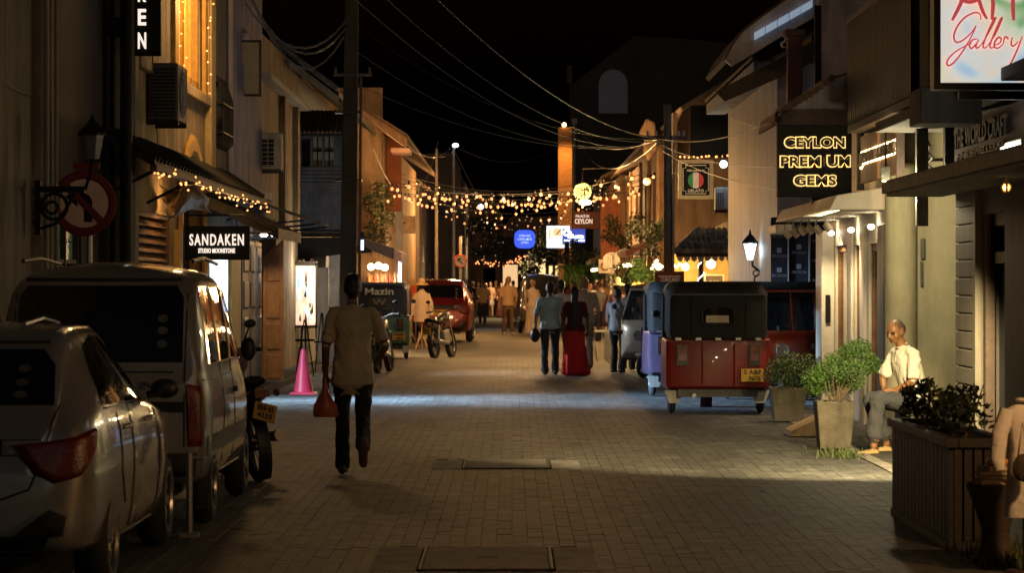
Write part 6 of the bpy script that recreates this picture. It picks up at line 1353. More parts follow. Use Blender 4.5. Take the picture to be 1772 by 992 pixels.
# ---- one-box van
def minivan(name, label, loc, rz, paint, H=1.88, text_=None, L=3.39, W=1.475, cat='van'):
    t = thing(name, label, cat, loc, rz)
    body = loft_body(L, W, [(0, .36), (.12, .3), (2.8, .28), (3.2, .3), (L, .4)],
        [(0, .9), (.05, 1.02), (.3, 1.06), (2.5, 1.02), (3.0, .92), (L, .72)],
        [(0, .96), (.04, 1.06), (.1, 1.3), (.2, H-.2), (.28, H-.09), (.42, H-.03), (.7, H-.005), (1.2, H), (2.0, H-.02), (2.45, H-.12), (2.7, 1.5), (2.95, 1.14), (3.2, .98), (L, .78)],
        [(0, .6), (.03, .68), (.1, .715), (.3, .735), (2.8, .735), (3.1, .7), (L, .55)],
        [(0, .55), (.04, .66), (.2, .64), (.5, .62), (2.0, .61), (2.6, .6), (L, .5)], sorted(dense(L)+[.02, .06, .16, .24]), rnd=.2).build('body', paint, t, smooth=True, angle=50)
    wh = [(.52, .275), (2.92, .275)]
    cut_arches(body, wh, .31, W)
    body.data.polygons.foreach_set('use_smooth', [True]*len(body.data.polygons)); body.data.set_sharp_from_angle(angle=R(45))
    k = Skin(body)
    for y, z in wh:
        for sx in (-1, 1): wheel(t, sx*(W/2-.09), y, .275, .16, 6, .6)
    for sd in ('right', 'left'):
        for g in ([(.4, 1.1), (.42, 1.55), (.5, 1.62), (.98, 1.62), (1.02, 1.1)], [(1.12, 1.1), (1.14, 1.62), (1.78, 1.62), (1.8, 1.1)], [(1.9, 1.1), (1.9, 1.61), (2.3, 1.58), (2.62, 1.22), (2.66, 1.08)]):
            k.patch('side_window', m_cglass, g, sd, .004)
            k.seam('window_rim', m_chrome if name == 'microvan' else m_trim, g + [g[0]], sd, .011)
        k.seam('door_seam', m_trim, [(1.07, 1.7), (1.07, .4)], sd, .006); k.seam('door_seam', m_trim, [(1.85, 1.7), (1.85, .4)], sd, .006); k.seam('door_rail', m_trim, [(.1, 1.0), (1.85, 1.0)], sd, .008)
        k.patch('side_band', m_trim, [(.12, .62), (2.7, .62), (2.7, .5), (.12, .5)], sd, .004, 4, 12)
        k.seam('sill_strip', m_chrome, [(.9, .34), (2.6, .33)], sd, .012)
        sx = 1 if sd == 'right' else -1
        MB().box(sx*(W/2+.0), sx*(W/2+.03), 1.72, 1.82, .86, .9).build('door_handle', m_trim, t); mi = MB().sph((sx*(W/2+.04), 2.5, 1.15), (.06, .045, .09), 10, 8).build('wing_mirror', m_trim, t, smooth=True)
    for sg in (-1, 1):
        k.patch('tail_lamp', m_tail, [(sg*.585, .98), (sg*.685, .96), (sg*.69, .56), (sg*.6, .56)], 'rear', .014, thick=1)
        k.seam('hatch_seam', m_trim, [(sg*.575, 1.72), (sg*.575, .56)], 'rear', .006)
        k.seam('bumper_end', paint, [(sg*.55, .5), (sg*.69, .48)], 'rear', .015)
    k.patch('rear_window', m_cglass, [(-.56, 1.12), (.56, 1.12), (.55, 1.55), (.5, 1.63), (-.5, 1.63), (-.55, 1.55)], 'rear', .006)
    k.patch('tail_band', m_trim, [(-.57, .86), (.57, .86), (.57, .79), (-.57, .79)], 'rear', .008); k.patch('bumper', m_trim, [(-.66, .52), (.66, .52), (.64, .36), (-.64, .36)], 'rear', .02, thick=1)
    k.seam('hatch_lip', m_chrome, [(-.5, 1.055), (.5, 1.055)], 'rear', .009); k.patch('number_plate', m_plate, [(-.2, .76), (.2, .76), (.2, .62), (-.2, .62)], 'rear', .014)
    if text_: k.text('badge', mat('badge_dark', (.09, .085, .075), .4), text_, (.41, .965), .26, .045, bold=.03)
    for z in (1.41, 1.33, 1.24): k.patch('sticker', m_stick, [(.42 + .037*math.cos(a), z + .027*math.sin(a)) for a in [j*.785 for j in range(8)]], 'rear', .01, 2, 1)
    k.seam('spoiler_lip', m_trim, [(-.52, H-.13), (.52, H-.13)], 'rear', .016)
    for sx in (-.58, .58): MB().path([(sx, .5, H+.0), (sx, 1.2, H+.025), (sx, 2.1, H-.01)], .014, 6).build('roof_rail', m_trim, t)
    for sg in (-1, 1): MB().box(sg*.62, sg*.71, .28, .3, .12, .36).build('mud_flap', m_trim, t)
    MB().box(-.5, .5, .15, 3.2, .22, .34).build('underbody', m_trim, t)
    return t
minivan('microvan', 'pale grey microvan with black rear window parked ahead of the hatchback', (-2.02-.735, 18.05, 0), R(.4), m_beige, H=1.8, text_='EVERY')
# distant cars
m_redp = mat('red_paint', (.16, .007, .007), .3, .3, var=.06, bump=0, coat=1)
rc = hatchback('red_car', 'glossy red car parked beyond the mannequins, seen from behind', (-2.0, 75, 0), 0, m_redp)
rc.scale = (1.1, 1.1, 1.22)
dv = minivan('dark_van', 'dark van behind the strolling people far down the street', (PX(936, 92), 92, 0), R(180), mat('dark_blue_paint', (.02, .022, .03), .3, .3, var=0, bump=0, coat=1), H=1.95, L=3.5, W=1.6)

# ---- three-wheelers
def tuk(name, label, loc, rz, col, lower, rear_text=None, canopy=None, plate=True):
    t = thing(name, label, 'three-wheeler', loc, rz); cm = canopy or m_canvas
    def sect(w, z0, z1, r, n=6):
        pts = [(-w+.02, z0), (w-.02, z0), (w, z0+.06)]
        for k in range(n+1): a = k/n*math.pi/2; pts.append((w - r + r*math.cos(a), z1 - r + r*math.sin(a)))
        for k in range(n+1): a = math.pi/2 + k/n*math.pi/2; pts.append((-w + r + r*math.cos(a), z1 - r + r*math.sin(a)))
        pts.append((-w, z0+.06)); return pts
    def loft(prof): mb = MB(); mb.loftrings([[Vector((x, y, z)) for x, z in sect(w, z0, z1, r)] for y, w, z0, z1, r in prof]); return mb
    tub = loft([(0, .6, .36, .93, .03), (.03, .65, .33, .95, .03), (.9, .66, .32, .95, .03), (1.05, .66, .32, .7, .03)]).build('tub', lower, t, smooth=True, angle=40)
    cn = loft([(.0, .55, .955, 1.5, .14), (.025, .6, .955, 1.58, .16), (.12, .62, .955, 1.645, .16), (.5, .63, .955, 1.67, .15)]).build('canopy', cm, t, smooth=True, angle=40)
    rf = loft([(.5, .63, 1.45, 1.67, .13), (1.2, .62, 1.47, 1.67, .12), (1.75, .58, 1.5, 1.62, .05), (1.95, .54, 1.5, 1.58, .03)]).build('roof', cm, t, smooth=True, angle=40)
    MB().box(-.62, .62, -.012, .02, 1.5, 1.515).build('roof_seam', mat('grey_piping', (.06, .06, .065), .6), t)
    for x in (-.34, .34): MB().box(x-.004, x+.004, -.0, .03, .97, 1.53).build('roof_seam', MATS['grey_piping'], t)
    for i in range(5): x = -.5+i*.25; MB().box(x-.035, x+.035, -.02, .0, .935, .965).build('snap_clip', m_metal, t)
    MB().box(-.64, .64, -.012, .01, .92, .932).build('rail', m_trim, t)
    # rear window with arched top
    wz = [(-.2, 1.14), (.2, 1.14), (.2, 1.28)] + [(.2*math.cos(a), 1.28+.09*math.sin(a)) for a in [j*math.pi/8 for j in range(1, 8)]] + [(-.2, 1.28)]
    w = MB().ext(wz, 'xz', -.02, -.005).build('rear_window', m_cglass, t); MB().path([(x, -.022, z) for x, z in wz] + [(wz[0][0], -.022, wz[0][1])], .012, 6).build('rim', m_trim, w)
    if rear_text is None: MB().box(-.155, .13, -.03, -.021, 1.155, 1.245).build('window_card', mat('cream_card', (.45, .4, .28), .6), w)
    for sx in (-1, 1):
        lp = MB().box(sx*.38, sx*.52, -.03, .0, .62, .88).build('lamp_panel', m_trim, t); MB().box(sx*.4, sx*.5, -.04, -.031, .78, .86).build('indicator', m_amberl, lp); MB().box(sx*.4, sx*.5, -.04, -.031, .68, .77).build('tail_lamp', m_tail, lp)
        MB().path([(sx*.2, -.008, .38), (sx*.2, -.008, .88)], .012, 5).build('press_rib', lower, t)
        MB().ext([(sx*.42, .3), (sx*.66, .3), (sx*.6, .14), (sx*.48, .14)], 'xz', .2, .215).build('mud_flap', m_offw, t)
        wheel(t, sx*.56, .45, .2, .1, 5, .5)
        MB().path([(sx*.64, .9, .95), (sx*.63, 1.0, 1.48)], .016).build('door_pillar', m_trim, t); MB().path([(sx*.5, 2.22, .98), (sx*.5, 1.93, 1.54)], .018).build('windscreen_pillar', lower, t)
        MB().path([(sx*.45, 2.25, 1.05), (sx*.62, 2.22, 1.2)], .01).sph((sx*.66, 2.22, 1.24), (.06, .02, .05), 8, 6).build('mirror', m_trim, t)
    if plate:
        p = MB().box(.28, .56, -.055, -.04, .42, .58).build('number_plate', m_plate, t)
        text(MB(), '2 ABF', (.42, -.058, .54), .22, .05, bold=.02).build('lettering', m_trim, p); text(MB(), '9676', (.45, -.058, .46), .15, .055, bold=.02).build('lettering', m_trim, p)
    if rear_text:
        text(MB(), rear_text, (0, -.03, 1.47), .62, .15, bold=.02, depth=.02).build('lettering', mat('pale_vinyl', (.8, .86, .9), .5), t)
        f = MB(); f.box(-.24, .24, -.022, -.012, 1.08, 1.36); f.build('window_panel', mat('dark_panel', (.03, .035, .05), .3), t)
        text(MB(), 'W', (0, -.03, 1.24), .3, .14, bold=.02).build('emblem', m_metal, t); MB().cyl((.0, -.02, 1.0), (.0, -.035, 1.0), .055, n=16).build('round_sticker', m_stick, t)
    # floor, seats, nose, windscreen, front wheel
    MB().box(-.6, .6, 1.0, 2.05, .3, .36).build('floor', m_trim, t); MB().box(-.55, .55, .35, .85, .6, .96).build('seat', m_trim, t); MB().box(-.5, .5, .3, .42, .96, 1.32).build('seat_back', m_trim, t); MB().box(-.25, .25, 1.35, 1.65, .5, .72).build('driver_seat', m_trim, t)
    nz = MB(); nz.loftrings([[Vector((x, y, z)) for x, z in sect(w_, z0, z1, r)] for y, w_, z0, z1, r in ((2.0, .6, .34, 1.0, .06), (2.15, .56, .34, 1.01, .08), (2.3, .46, .4, .99, .12), (2.42, .3, .5, .93, .14), (2.46, .16, .55, .85, .12))])
    no = nz.build('nose', lower, t, smooth=True, angle=45)
    for sx in (-1, 1): MB().box(sx*.36, sx*.48, 2.29, 2.345, .76, .83).build('indicator', m_amberl, no)
    MB().cyl((0, 2.4, .74), (0, 2.5, .74), .1, .09, 16).build('headlamp', m_clear, no)
    ws_ = MB(); ws_.add([(-.5, 2.24, .99), (.5, 2.24, .99), (.48, 1.95, 1.53), (-.48, 1.95, 1.53), (-.5, 2.225, .98), (.5, 2.225, .98), (.48, 1.935, 1.52), (-.48, 1.935, 1.52)], [(0,1,2,3), (7,6,5,4), (0,4,5,1), (2,6,7,3), (1,5,6,2), (3,7,4,0)])
    ws_.build('windscreen', mat('windscreen_glass', (.8, .8, .8), .04, var=0, bump=0, trans=1.0), t)
    MB().path([(-.5, 2.25, .99), (.5, 2.25, .99)], .016).path([(-.5, 1.95, 1.54), (.5, 1.95, 1.54)], .02).path([(-.17, 2.25, .99), (-.16, 1.95, 1.54)], .012).build('windscreen_frame', lower, t)
    MB().box(.16, .44, 2.3, 2.31, .88, .97).build('front_plate', mat('pale_plate', (.6, .5, .4), .5), no)
    fd = MB(); fd.torus((0, 2.32, .2), (1, 0, 0), .235, .02, 20, 6, .09, R(10), R(200)); fn = fd.build('front_fender', lower, t, smooth=True)
    wheel(t, .0001, 2.32, .2, .1, 5, .5); wheel(fn, .03, 2.32, .2, .1, 5, .5) if False else None
    MB().path([(0, 2.1, 1.0), (0, 1.95, 1.06)], .02).path([(-.3, 1.93, 1.06), (.3, 1.93, 1.06)], .015).build('handlebar', m_trim, t)
    MB().box(-.5, .5, .1, 1.0, .22, .32).build('axle_frame', m_trim, t)
    MB().cyl((-.3, .02, .24), (-.3, .3, .26), .03, n=8).build('exhaust', m_metal, t)
    return t
m_tr = mat('tuk_red', (.13, .005, .004), .42, .0, var=.3, scale=4, bump=.12, bscale=9, coat=.12, spec=.35)
tuk('three_wheeler', 'dark red three-wheeler with black canvas top seen square from behind', (PX(1242, 34), 33.9, 0), R(0), None, m_tr)
tuk('three_wheeler', 'violet three-wheeler mostly hidden behind the dark red one', (2.62, 39.15, 0), R(2), None, mat('tuk_violet', (.06, .04, .08), .35, .1, var=.12, coat=.6), plate=False)
tuk('three_wheeler', 'cream white three-wheeler beside the two standing men, nose to the street', (3.6, 48.9, 0), R(145), None, mat('tuk_white', (.6, .57, .48), .35, .1, var=.1, coat=.6), plate=False)
tuk('three_wheeler', 'orange red three-wheeler facing the camera beside the shrubs', (3.6, 39.0, 0), R(181), None, mat('tuk_orange', (.34, .045, .015), .35, .1, var=.12, coat=.6), plate=False)
tuk('three_wheeler', 'green and navy three-wheeler lettered Mazin, partly behind the walking man', (PX(658, 59), 58.6, 0), 0, None, mat('tuk_green', (.03, .1, .05), .35, .1, var=.15, coat=.6), rear_text='Mazin', canopy=mat('navy_vinyl', (.018, .024, .06), .55, var=.2), plate=True)

m_bikem = mat('bike_steel', (.1, .1, .1), .4, .8, var=.2)
# ---- motorcycles
def bike(name, label, loc, rz, paint, lean=R(8), plate_tilt=0.0, luggage=False):
    t = thing(name, label, 'motorcycle', loc, 0); t.rotation_euler = (0, lean, rz); t.rotation_mode = 'XYZ'
    for y in (.35, 1.6):
        w = MB().torus((0, y, .3), (1, 0, 0), .27, .035, 30, 8, .045).build('wheel', m_tyre, t, smooth=True)
        MB().torus((0, y, .3), (1, 0, 0), .225, .014, 28, 6).build('rim', m_bikem, w); s_ = MB()
        for a in range(14): an = a*2*math.pi/14; s_.cyl((.015*(-1)**a, y+.04*math.cos(an+.4), .3+.04*math.sin(an+.4)), (0, y+.22*math.cos(an), .3+.22*math.sin(an)), .003, n=4)
        s_.cyl((-.06, y, .3), (.06, y, .3), .045, n=12); s_.build('spokes', m_bikem, w)
    MB().torus((0, .35, .3), (1, 0, 0), .325, .012, 18, 6, .06, R(20), R(190)).build('rear_mudguard', m_trim, t); MB().torus((0, 1.6, .3), (1, 0, 0), .33, .01, 14, 6, .055, R(60), R(200)).build('front_mudguard', paint, t)
    MB().loftrings([[Vector((a*math.cos(q), y, z + b_*math.sin(q))) for q in [k*math.pi/6 for k in range(12)]] for y, a, b_, z in ((.85, .08, .06, .82), (1.0, .13, .11, .85), (1.2, .14, .13, .88), (1.35, .08, .08, .9))]).build('fuel_tank', paint, t, smooth=True)
    MB().loftrings([[Vector((a*math.cos(q), y, z + b_*math.sin(q))) for q in [k*math.pi/6 for k in range(12)]] for y, a, b_, z in ((.1, .08, .03, .86), (.2, .12, .05, .84), (.55, .13, .05, .8), (.92, .1, .05, .8))]).build('seat', m_canvas, t, smooth=True)
    MB().loftrings([[Vector((a*math.cos(q), y, z + b_*math.sin(q))) for q in [k*math.pi/6 for k in range(12)]] for y, a, b_, z in ((-.05, .05, .03, .78), (.1, .1, .06, .74), (.5, .11, .09, .68), (.8, .08, .08, .62))]).build('tail_cowl', paint, t, smooth=True)
    MB().box(-.13, .13, .8, 1.2, .3, .6).build('engine', m_metal, t, bevel=.04)
    MB().path([(0, .35, .3), (0, .8, .42), (0, 1.1, .35), (0, 1.3, .7), (0, 1.42, .95)], .025).path([(0, .2, .8), (0, .9, .72), (0, 1.35, .88)], .022).build('frame', m_trim, t)
    for sx in (-1, 1):
        MB().path([(sx*.07, 1.6, .3), (sx*.07, 1.38, .98)], .02).build('fork', m_alloy, t); MB().path([(sx*.1, .35, .32), (sx*.11, .5, .72)], .025).build('shock', m_alloy, t)
        MB().path([(0, 1.38, 1.0), (sx*.2, 1.34, 1.06), (sx*.36, 1.22, 1.04)], .014).build('handlebar', m_trim, t); g = MB().path([(sx*.26, 1.3, 1.05), (sx*.37, 1.21, 1.04)], .02).build('grip', m_tyre, t)
        MB().path([(sx*.22, 1.32, 1.06), (sx*.3, 1.26, 1.24)], .007).sph((sx*.31, 1.25, 1.27), (.055, .015, .038), 10, 6).build('mirror', m_trim, t)
        MB().sph((sx*.14, -.02, .74), .03, 8, 6).build('indicator', m_amberl, t)
    MB().cyl((.13, 1.0, .3), (.16, .1, .38), .035, .05, 10).build('exhaust', m_metal, t); MB().sph((0, 1.52, .95), (.09, .07, .09), 12, 8).build('headlamp', m_clear, t)
    MB().box(-.06, .06, -.09, -.04, .72, .79).build('tail_lamp', m_tail, t)
    q = MB(); q.T = Matrix.Translation((0, -.1, .6)) @ Matrix.Rotation(plate_tilt, 4, 'Y') @ Matrix.Rotation(R(-18), 4, 'X'); q.box(-.095, .095, -.006, .006, -.075, .075); p = q.build('number_plate', m_plate, t)
    for i, s_ in enumerate(('BHI', '4155')):
        q = MB(); q.T = Matrix.Translation((0, -.1, .6)) @ Matrix.Rotation(plate_tilt, 4, 'Y') @ Matrix.Rotation(R(-18), 4, 'X'); text(q, s_, (0, -.009, .03 - i*.062), .13, .045, bold=.02); q.build('lettering', m_trim, p)
    MB().path([(-.05, .75, .3), (-.22, .7, .02)], .014).build('side_stand', m_metal, t)
    if luggage: MB().sph((.02, 1.0, .98), (.16, .28, .14), 12, 8).build('draped_jacket', mat('brown_cloth', (.12, .08, .06), .9, var=.3), t, smooth=True)
    return t
bike('motorcycle', 'dark motorcycle with yellow plate parked half behind the microvan', (-1.98, 22.25, 0), R(20), mat('bike_dark', (.02, .018, .018), .35, var=.2, coat=.5), lean=R(-7), plate_tilt=R(22), luggage=True)
bike('motorcycle', 'black motorcycle standing alone in front of the mannequins', (PX(747, 59.6), 59.0, 0), R(-16), mat('bike_black', (.012, .012, .012), .3, var=.2, coat=.5), lean=R(-7))
bike('motorcycle', 'motorcycle hidden behind the walking man, next to the green three-wheeler', (PX(652, 50), 49.2, 0), R(-8), mat('bike_red', (.12, .015, .015), .35, var=.2, coat=.5), lean=R(-7))
# ------------------------------------------------------------------ people
SKIN = mat('brown_skin', (.16, .08, .045), .5, var=.12, scale=12, bump=.05)
SKINL = mat('light_skin', (.45, .27, .19), .5, var=.12, scale=12, bump=.05)
HAIR = mat('black_hair', (.01, .009, .008), .45, var=.2, bump=.3, bscale=120)
HAIRB = mat('grey_hair', (.06, .045, .035), .6, var=.3, bump=.3, bscale=120)
HAIRL = mat('fair_hair', (.3, .18, .09), .5, var=.3, bump=.3, bscale=120)
def cloth(name, col, rough=.9, fold=.5): return mat('cloth_' + name, col, rough, var=.14, scale=5, bump=fold, bscale=16)
def lim(rings, tagn, ref=(1, 0, 0), n=12):
    """rings: (x,y,z,a,b): ellipses along a limb, a along ref"""
    out = MB(); P = [Vector(r[:3]) for r in rings]; R_ = []; n = int(n * 1.7)
    P2, A2, B2 = [], [], []
    for i in range(len(P)-1):
        k = max(1, int((P[i+1]-P[i]).length / .025))
        for j in range(k): t = j/k; P2.append(P[i].lerp(P[i+1], t)); A2.append(rings[i][3]*(1-t)+rings[i+1][3]*t); B2.append(rings[i][4]*(1-t)+rings[i+1][4]*t)
    P2.append(P[-1]); A2.append(rings[-1][3]); B2.append(rings[-1][4])
    for i, p in enumerate(P2):
        d = (P2[min(i+1, len(P2)-1)] - P2[max(0, i-1)]).normalized(); U = Vector(ref); U = (U - d*U.dot(d)); U = U.normalized() if U.length > 1e-3 else d.orthogonal().normalized(); V = d.cross(U)
        R_.append(out.ring(p, U, V, A2[i], B2[i], n))
    d0 = (P2[0]-P2[1]).normalized() * min(A2[0], B2[0]) * .6; d1 = (P2[-1]-P2[-2]).normalized() * min(A2[-1], B2[-1]) * .6
    c0, c1 = P2[0]+d0, P2[-1]+d1
    R_ = [[c0 + (q-P2[0])*.55 for q in R_[0]]] + R_ + [[c1 + (q-P2[-1])*.55 for q in R_[-1]]]
    out.loftrings(R_); return (out, tagn)
def ball(c, r, tagn, n=16, m=12): return (MB().sph(c, r, n, m), tagn)
def hand(w, d, side, tagn, curl=.6, s=1.0, palm=Vector((0, 0, 0)), fwd=Vector((0, 1, 0))):
    """wrist w, pointing along d; fingers curl towards fwd"""
    w = Vector(w); d = Vector(d).normalized(); fwd = (fwd - d*fwd.dot(d)).normalized(); sd = d.cross(fwd) * side
    out = [lim([(*w, .026*s, .019*s), (*(w+d*.05*s), .036*s, .015*s), (*(w+d*.09*s), .038*s, .013*s)], tagn, ref=sd, n=10)]
    for i, (o, L) in enumerate(((-.029, .068), (-.010, .08), (.009, .075), (.027, .058))):
        b0 = w + d*.088*s + sd*o*s; k1 = b0 + (d*math.cos(curl*.5)+fwd*math.sin(curl*.5))*L*.45*s; k2 = k1 + (d*math.cos(curl*1.3)+fwd*math.sin(curl*1.3))*L*.33*s; k3 = k2 + (d*math.cos(curl*2)+fwd*math.sin(curl*2))*L*.25*s
        out.append(lim([(*b0, .0095*s, .0095*s), (*k1, .0088*s, .0088*s), (*k2, .008*s, .008*s), (*k3, .007*s, .007*s)], tagn, ref=sd, n=8))
    t0 = w + d*.03*s - sd*.024*s; t1 = t0 + (d*.6 - sd*.6 + fwd*.4).normalized()*.035*s; t2 = t1 + (d*.85 + fwd*.4).normalized()*.032*s
    out.append(lim([(*t0, .013*s, .013*s), (*t1, .011*s, .011*s), (*t2, .008*s, .008*s)], tagn, ref=sd, n=8)); return out
def head(c, s, skin, hair, yaw=0, pitch=0, style='short', bald=False):
    """c: centre of the skull; local face towards +y, turned by yaw"""
    M_ = Matrix.Translation(Vector(c)) @ Matrix.Rotation(yaw, 4, 'Z') @ Matrix.Rotation(pitch, 4, 'X'); parts = []
    def add(p, r, tg, n=16, m=12):
        mb = MB(); mb.T = M_; mb.sph(p, r, n, m); parts.append((mb, tg))
    add((0, 0, .0), (.076*s, .093*s, .1*s), skin); add((0, .028*s, -.062*s), (.054*s, .062*s, .062*s), skin); add((0, .055*s, -.098*s), (.028*s, .026*s, .02*s), skin, 10, 8)
    add((0, .092*s, -.03*s), (.013*s, .018*s, .026*s), skin, 8, 6); add((0, .1*s, -.045*s), (.018*s, .013*s, .01*s), skin, 8, 6)
    add((0, .078*s, .012*s), (.056*s, .016*s, .012*s), skin, 10, 6); add((0, .083*s, -.072*s), (.026*s, .012*s, .007*s), 'lip', 8, 6); add((0, .081*s, -.083*s), (.022*s, .012*s, .007*s), 'lip', 8, 6)
    for x in (-1, 1):
        add((x*.076*s, -.008*s, -.02*s), (.012*s, .024*s, .034*s), skin, 8, 6); add((x*.031*s, .076*s, -.008*s), (.014*s, .01*s, .008*s), 'eye', 8, 6); add((x*.048*s, .05*s, -.045*s), (.022*s, .026*s, .022*s), skin, 8, 6)
    if not bald:
        add((0, -.016*s, .022*s), (.084*s, .094*s, .1*s), hair)
        if style == 'short': add((0, -.05*s, -.03*s), (.07*s, .055*s, .06*s), hair)
    else:
        add((0, -.034*s, .004*s), (.081*s, .077*s, .082*s), hair); add((0, -.02*s, .03*s), (.07*s, .075*s, .077*s), hair)
    return parts
VOX_CACHE = {}
def person(name, label, loc, rz, parts, mats, vox=.012, smooth=2, scale=1.0, group=None):
    """one continuous skin over the parts; each face takes the material of the part it lies on"""
    mb = MB(); tags = []; keys = list(mats.keys())
    for sub, tg in parts:
        mb.add(sub.v, sub.f); tags += [keys.index(tg)] * len(sub.v)
    tmp = mb.build('tmp', mats[keys[0]]); rm = tmp.modifiers.new('r', 'REMESH'); rm.mode = 'VOXEL'; rm.voxel_size = vox
    if smooth: sm = tmp.modifiers.new('s', 'SMOOTH'); sm.factor = .5; sm.iterations = smooth
    me = bpy.data.meshes.new_from_object(tmp.evaluated_get(bpy.context.evaluated_depsgraph_get()))
    kd = KDTree(len(mb.v))
    for i, v in enumerate(mb.v): kd.insert(v, i)
    kd.balance(); idx = [tags[kd.find(p.center)[1]] for p in me.polygons]
    me.materials.clear()
    for k in keys: me.materials.append(mats[k])
    me.polygons.foreach_set('material_index', idx); me.polygons.foreach_set('use_smooth', [True]*len(me.polygons)); me.update()
    bpy.data.objects.remove(tmp); me.name = name
    if vox < .02:                                     # real folds in the cloth
        cl = {keys.index(k) for k in ('shirt', 'trousers', 'skirt') if k in keys}; vset = set()
        for p_, i_ in zip(me.polygons, idx):
            if i_ in cl: vset.update(p_.vertices)
        nr = np.empty(len(me.vertices)*3, 'f'); me.vertices.foreach_get('normal', nr); nr = nr.reshape(-1, 3); co_ = np.empty(len(me.vertices)*3, 'f'); me.vertices.foreach_get('co', co_); co_ = co_.reshape(-1, 3)
        for i_ in vset:
            c = Vector(co_[i_])
            a = mnoise.noise(Vector((c.x*11 + c.z*5, c.y*11, c.z*4.5 + 3))) ; b2_ = mnoise.noise(Vector((c.x*26 - c.z*12, c.y*26, c.z*14)))
            co_[i_] += nr[i_] * (.011*(1-2*abs(a)) + .0045*b2_ - .003)
        me.vertices.foreach_set('co', co_.ravel())
        me.update()
    ob = bpy.data.objects.new(name, me); COL.objects.link(ob); ob.location = loc; ob.rotation_euler = (0, 0, rz); ob.scale = (scale,)*3
    return tag(ob, label, 'person', group)
LIP = mat('lip', (.13, .05, .035), .5, var=.1, bump=0); EYE = mat('eye_dark', (.02, .015, .012), .3, var=0, bump=0)
def standing(skin='skin', hair='hair', stride=.12, arms=((.0, .0), (.0, .0)), female=False, style='short', skirt=None, sleeve='short', longhair=False, headyaw=0, lead=1, kick=0.0, elbow=(None, None), shirtlen=.0, hat=False, hands=True, bag=None):
    """a person 1.70 m tall facing +y, walking with the given stride"""
    p = []; sw = .19 if not female else .165; hw = .095
    top = 'shirt'; bot = 'trousers'
    yl, yr = stride*lead, -stride*lead
    for sx, yy, kk in ((-1, yl, kick if lead < 0 else 0), (1, yr, kick if lead > 0 else 0)):
        hip = Vector((sx*hw, 0, .88)); ank = Vector((sx*hw*1.05, yy, .09)); kn = hip.lerp(ank, .5) + Vector((0, .045 + kk*.12, .01))
        if kk: ank = Vector((sx*hw*1.1, yy - kk*.18, .09 + kk*.2)); kn = Vector((sx*hw, .04 + yy*.1, .47))
        if skirt != 'long':
            p.append(lim([(*hip, .088, .094), (*hip.lerp(kn, .5), .08, .086), (*kn, .062, .066), (*kn.lerp(ank, .4), .062, .065), (*ank.lerp(kn, .25), .064, .068), (*ank.lerp(kn, -.04), .066, .072)], bot if skirt is None else 'skin', n=12))
            p.append(lim([(*ank.lerp(kn, .2), .04, .042), (*ank, .036, .038)], 'skin', n=10))
        sd = Vector((0, 1, 0)) if not kk else Vector((0, .35, -.94))
        a0 = ank + Vector((0, -.04, -.045)) if not kk else ank + Vector((0, -.06, .0)); p.append(lim([(*(a0 - sd*.045), .04, .036), (*(a0 + sd*.08), .045, .036), (*(a0 + sd*.17), .042, .026), (*(a0 + sd*.2), .03, .02)], 'shoe', n=10))
    # trunk
    p.append(lim([(0, 0, .84, .155 if not female else .165, .105), (0, 0, .95, .155 if not female else .165, .11)], bot if skirt is None else 'skirt', n=18))
    w_ = 1.0 if not female else .86
    p.append(lim([(0, .0, .88 - shirtlen, .2, .15), (0, .0, .96, .186, .138), (0, .0, 1.03, .168*w_, .122), (0, .005, 1.15, .165*w_, .12), (0, .0, 1.28, .185*w_, .125), (0, -.01, 1.38, .185*w_, .11), (0, -.012, 1.425, .13*w_, .085), (0, -.008, 1.45, .07, .06)], top, n=20))
    p.append(lim([(0, -.005, 1.42, .055, .058), (0, .012, 1.52, .05, .054)], skin, n=12))
    if skirt == 'long': p.append(lim([(0, 0, .98, .14, .1), (0, 0, .85, .18, .14), (0, 0, .5, .21, .18), (.02, -.03, .06, .25, .22)], 'skirt', n=22))
    if skirt == 'long':
        for k in range(11):
            a = k*2*math.pi/11; p.append(lim([(.15*math.cos(a), .11*math.sin(a), .9, .02, .02), (.195*math.cos(a+.1), .165*math.sin(a+.1), .5, .03, .03), (.02+.245*math.cos(a+.15), -.03+.215*math.sin(a+.15), .05, .045, .045)], 'skirt', n=8))
    if skirt == 'short': p.append(lim([(0, 0, .98, .14, .1), (0, 0, .82, .18, .14), (0, 0, .62, .19, .15)], 'skirt', n=20))
    for i, sx in enumerate((-1, 1)):
        sw_, out_ = arms[i]; sh = Vector((sx*sw*.98, -.01, 1.385)); el = sh + Vector((sx*(.05+out_*.25), math.sin(sw_)*.28, -.285*math.cos(sw_)))
        wr = elbow[i] if elbow[i] is not None else el + Vector((sx*(.01-out_*.1), math.sin(sw_+.35)*.25, -.25*math.cos(sw_+.3)))
        wr = Vector(wr); at = skin if sleeve == 'none' else top
        p.append(lim([(sx*sw*.72, -.01, 1.39, .06, .06), (*sh, .058, .06), (*sh.lerp(el, .55), .056, .058), (*sh.lerp(el, .8), .058, .06)] if sleeve != 'none' else [(*sh, .048, .05), (*el, .038, .04)], at, n=12))
        if sleeve == 'long': p.append(lim([(*sh.lerp(el, .7), .055, .055), (*el, .05, .05), (*wr, .038, .038)], top, n=12))
        else: p.append(lim([(*sh.lerp(el, .6), .042, .042), (*el, .037, .038), (*el.lerp(wr, .35), .036, .037), (*wr, .025, .024)], skin, n=12))
        if hands: p += hand(wr, wr - el, sx, skin, .55)
    p += head((0, .02, 1.615), 1.0, skin, hair, yaw=headyaw, style=style)
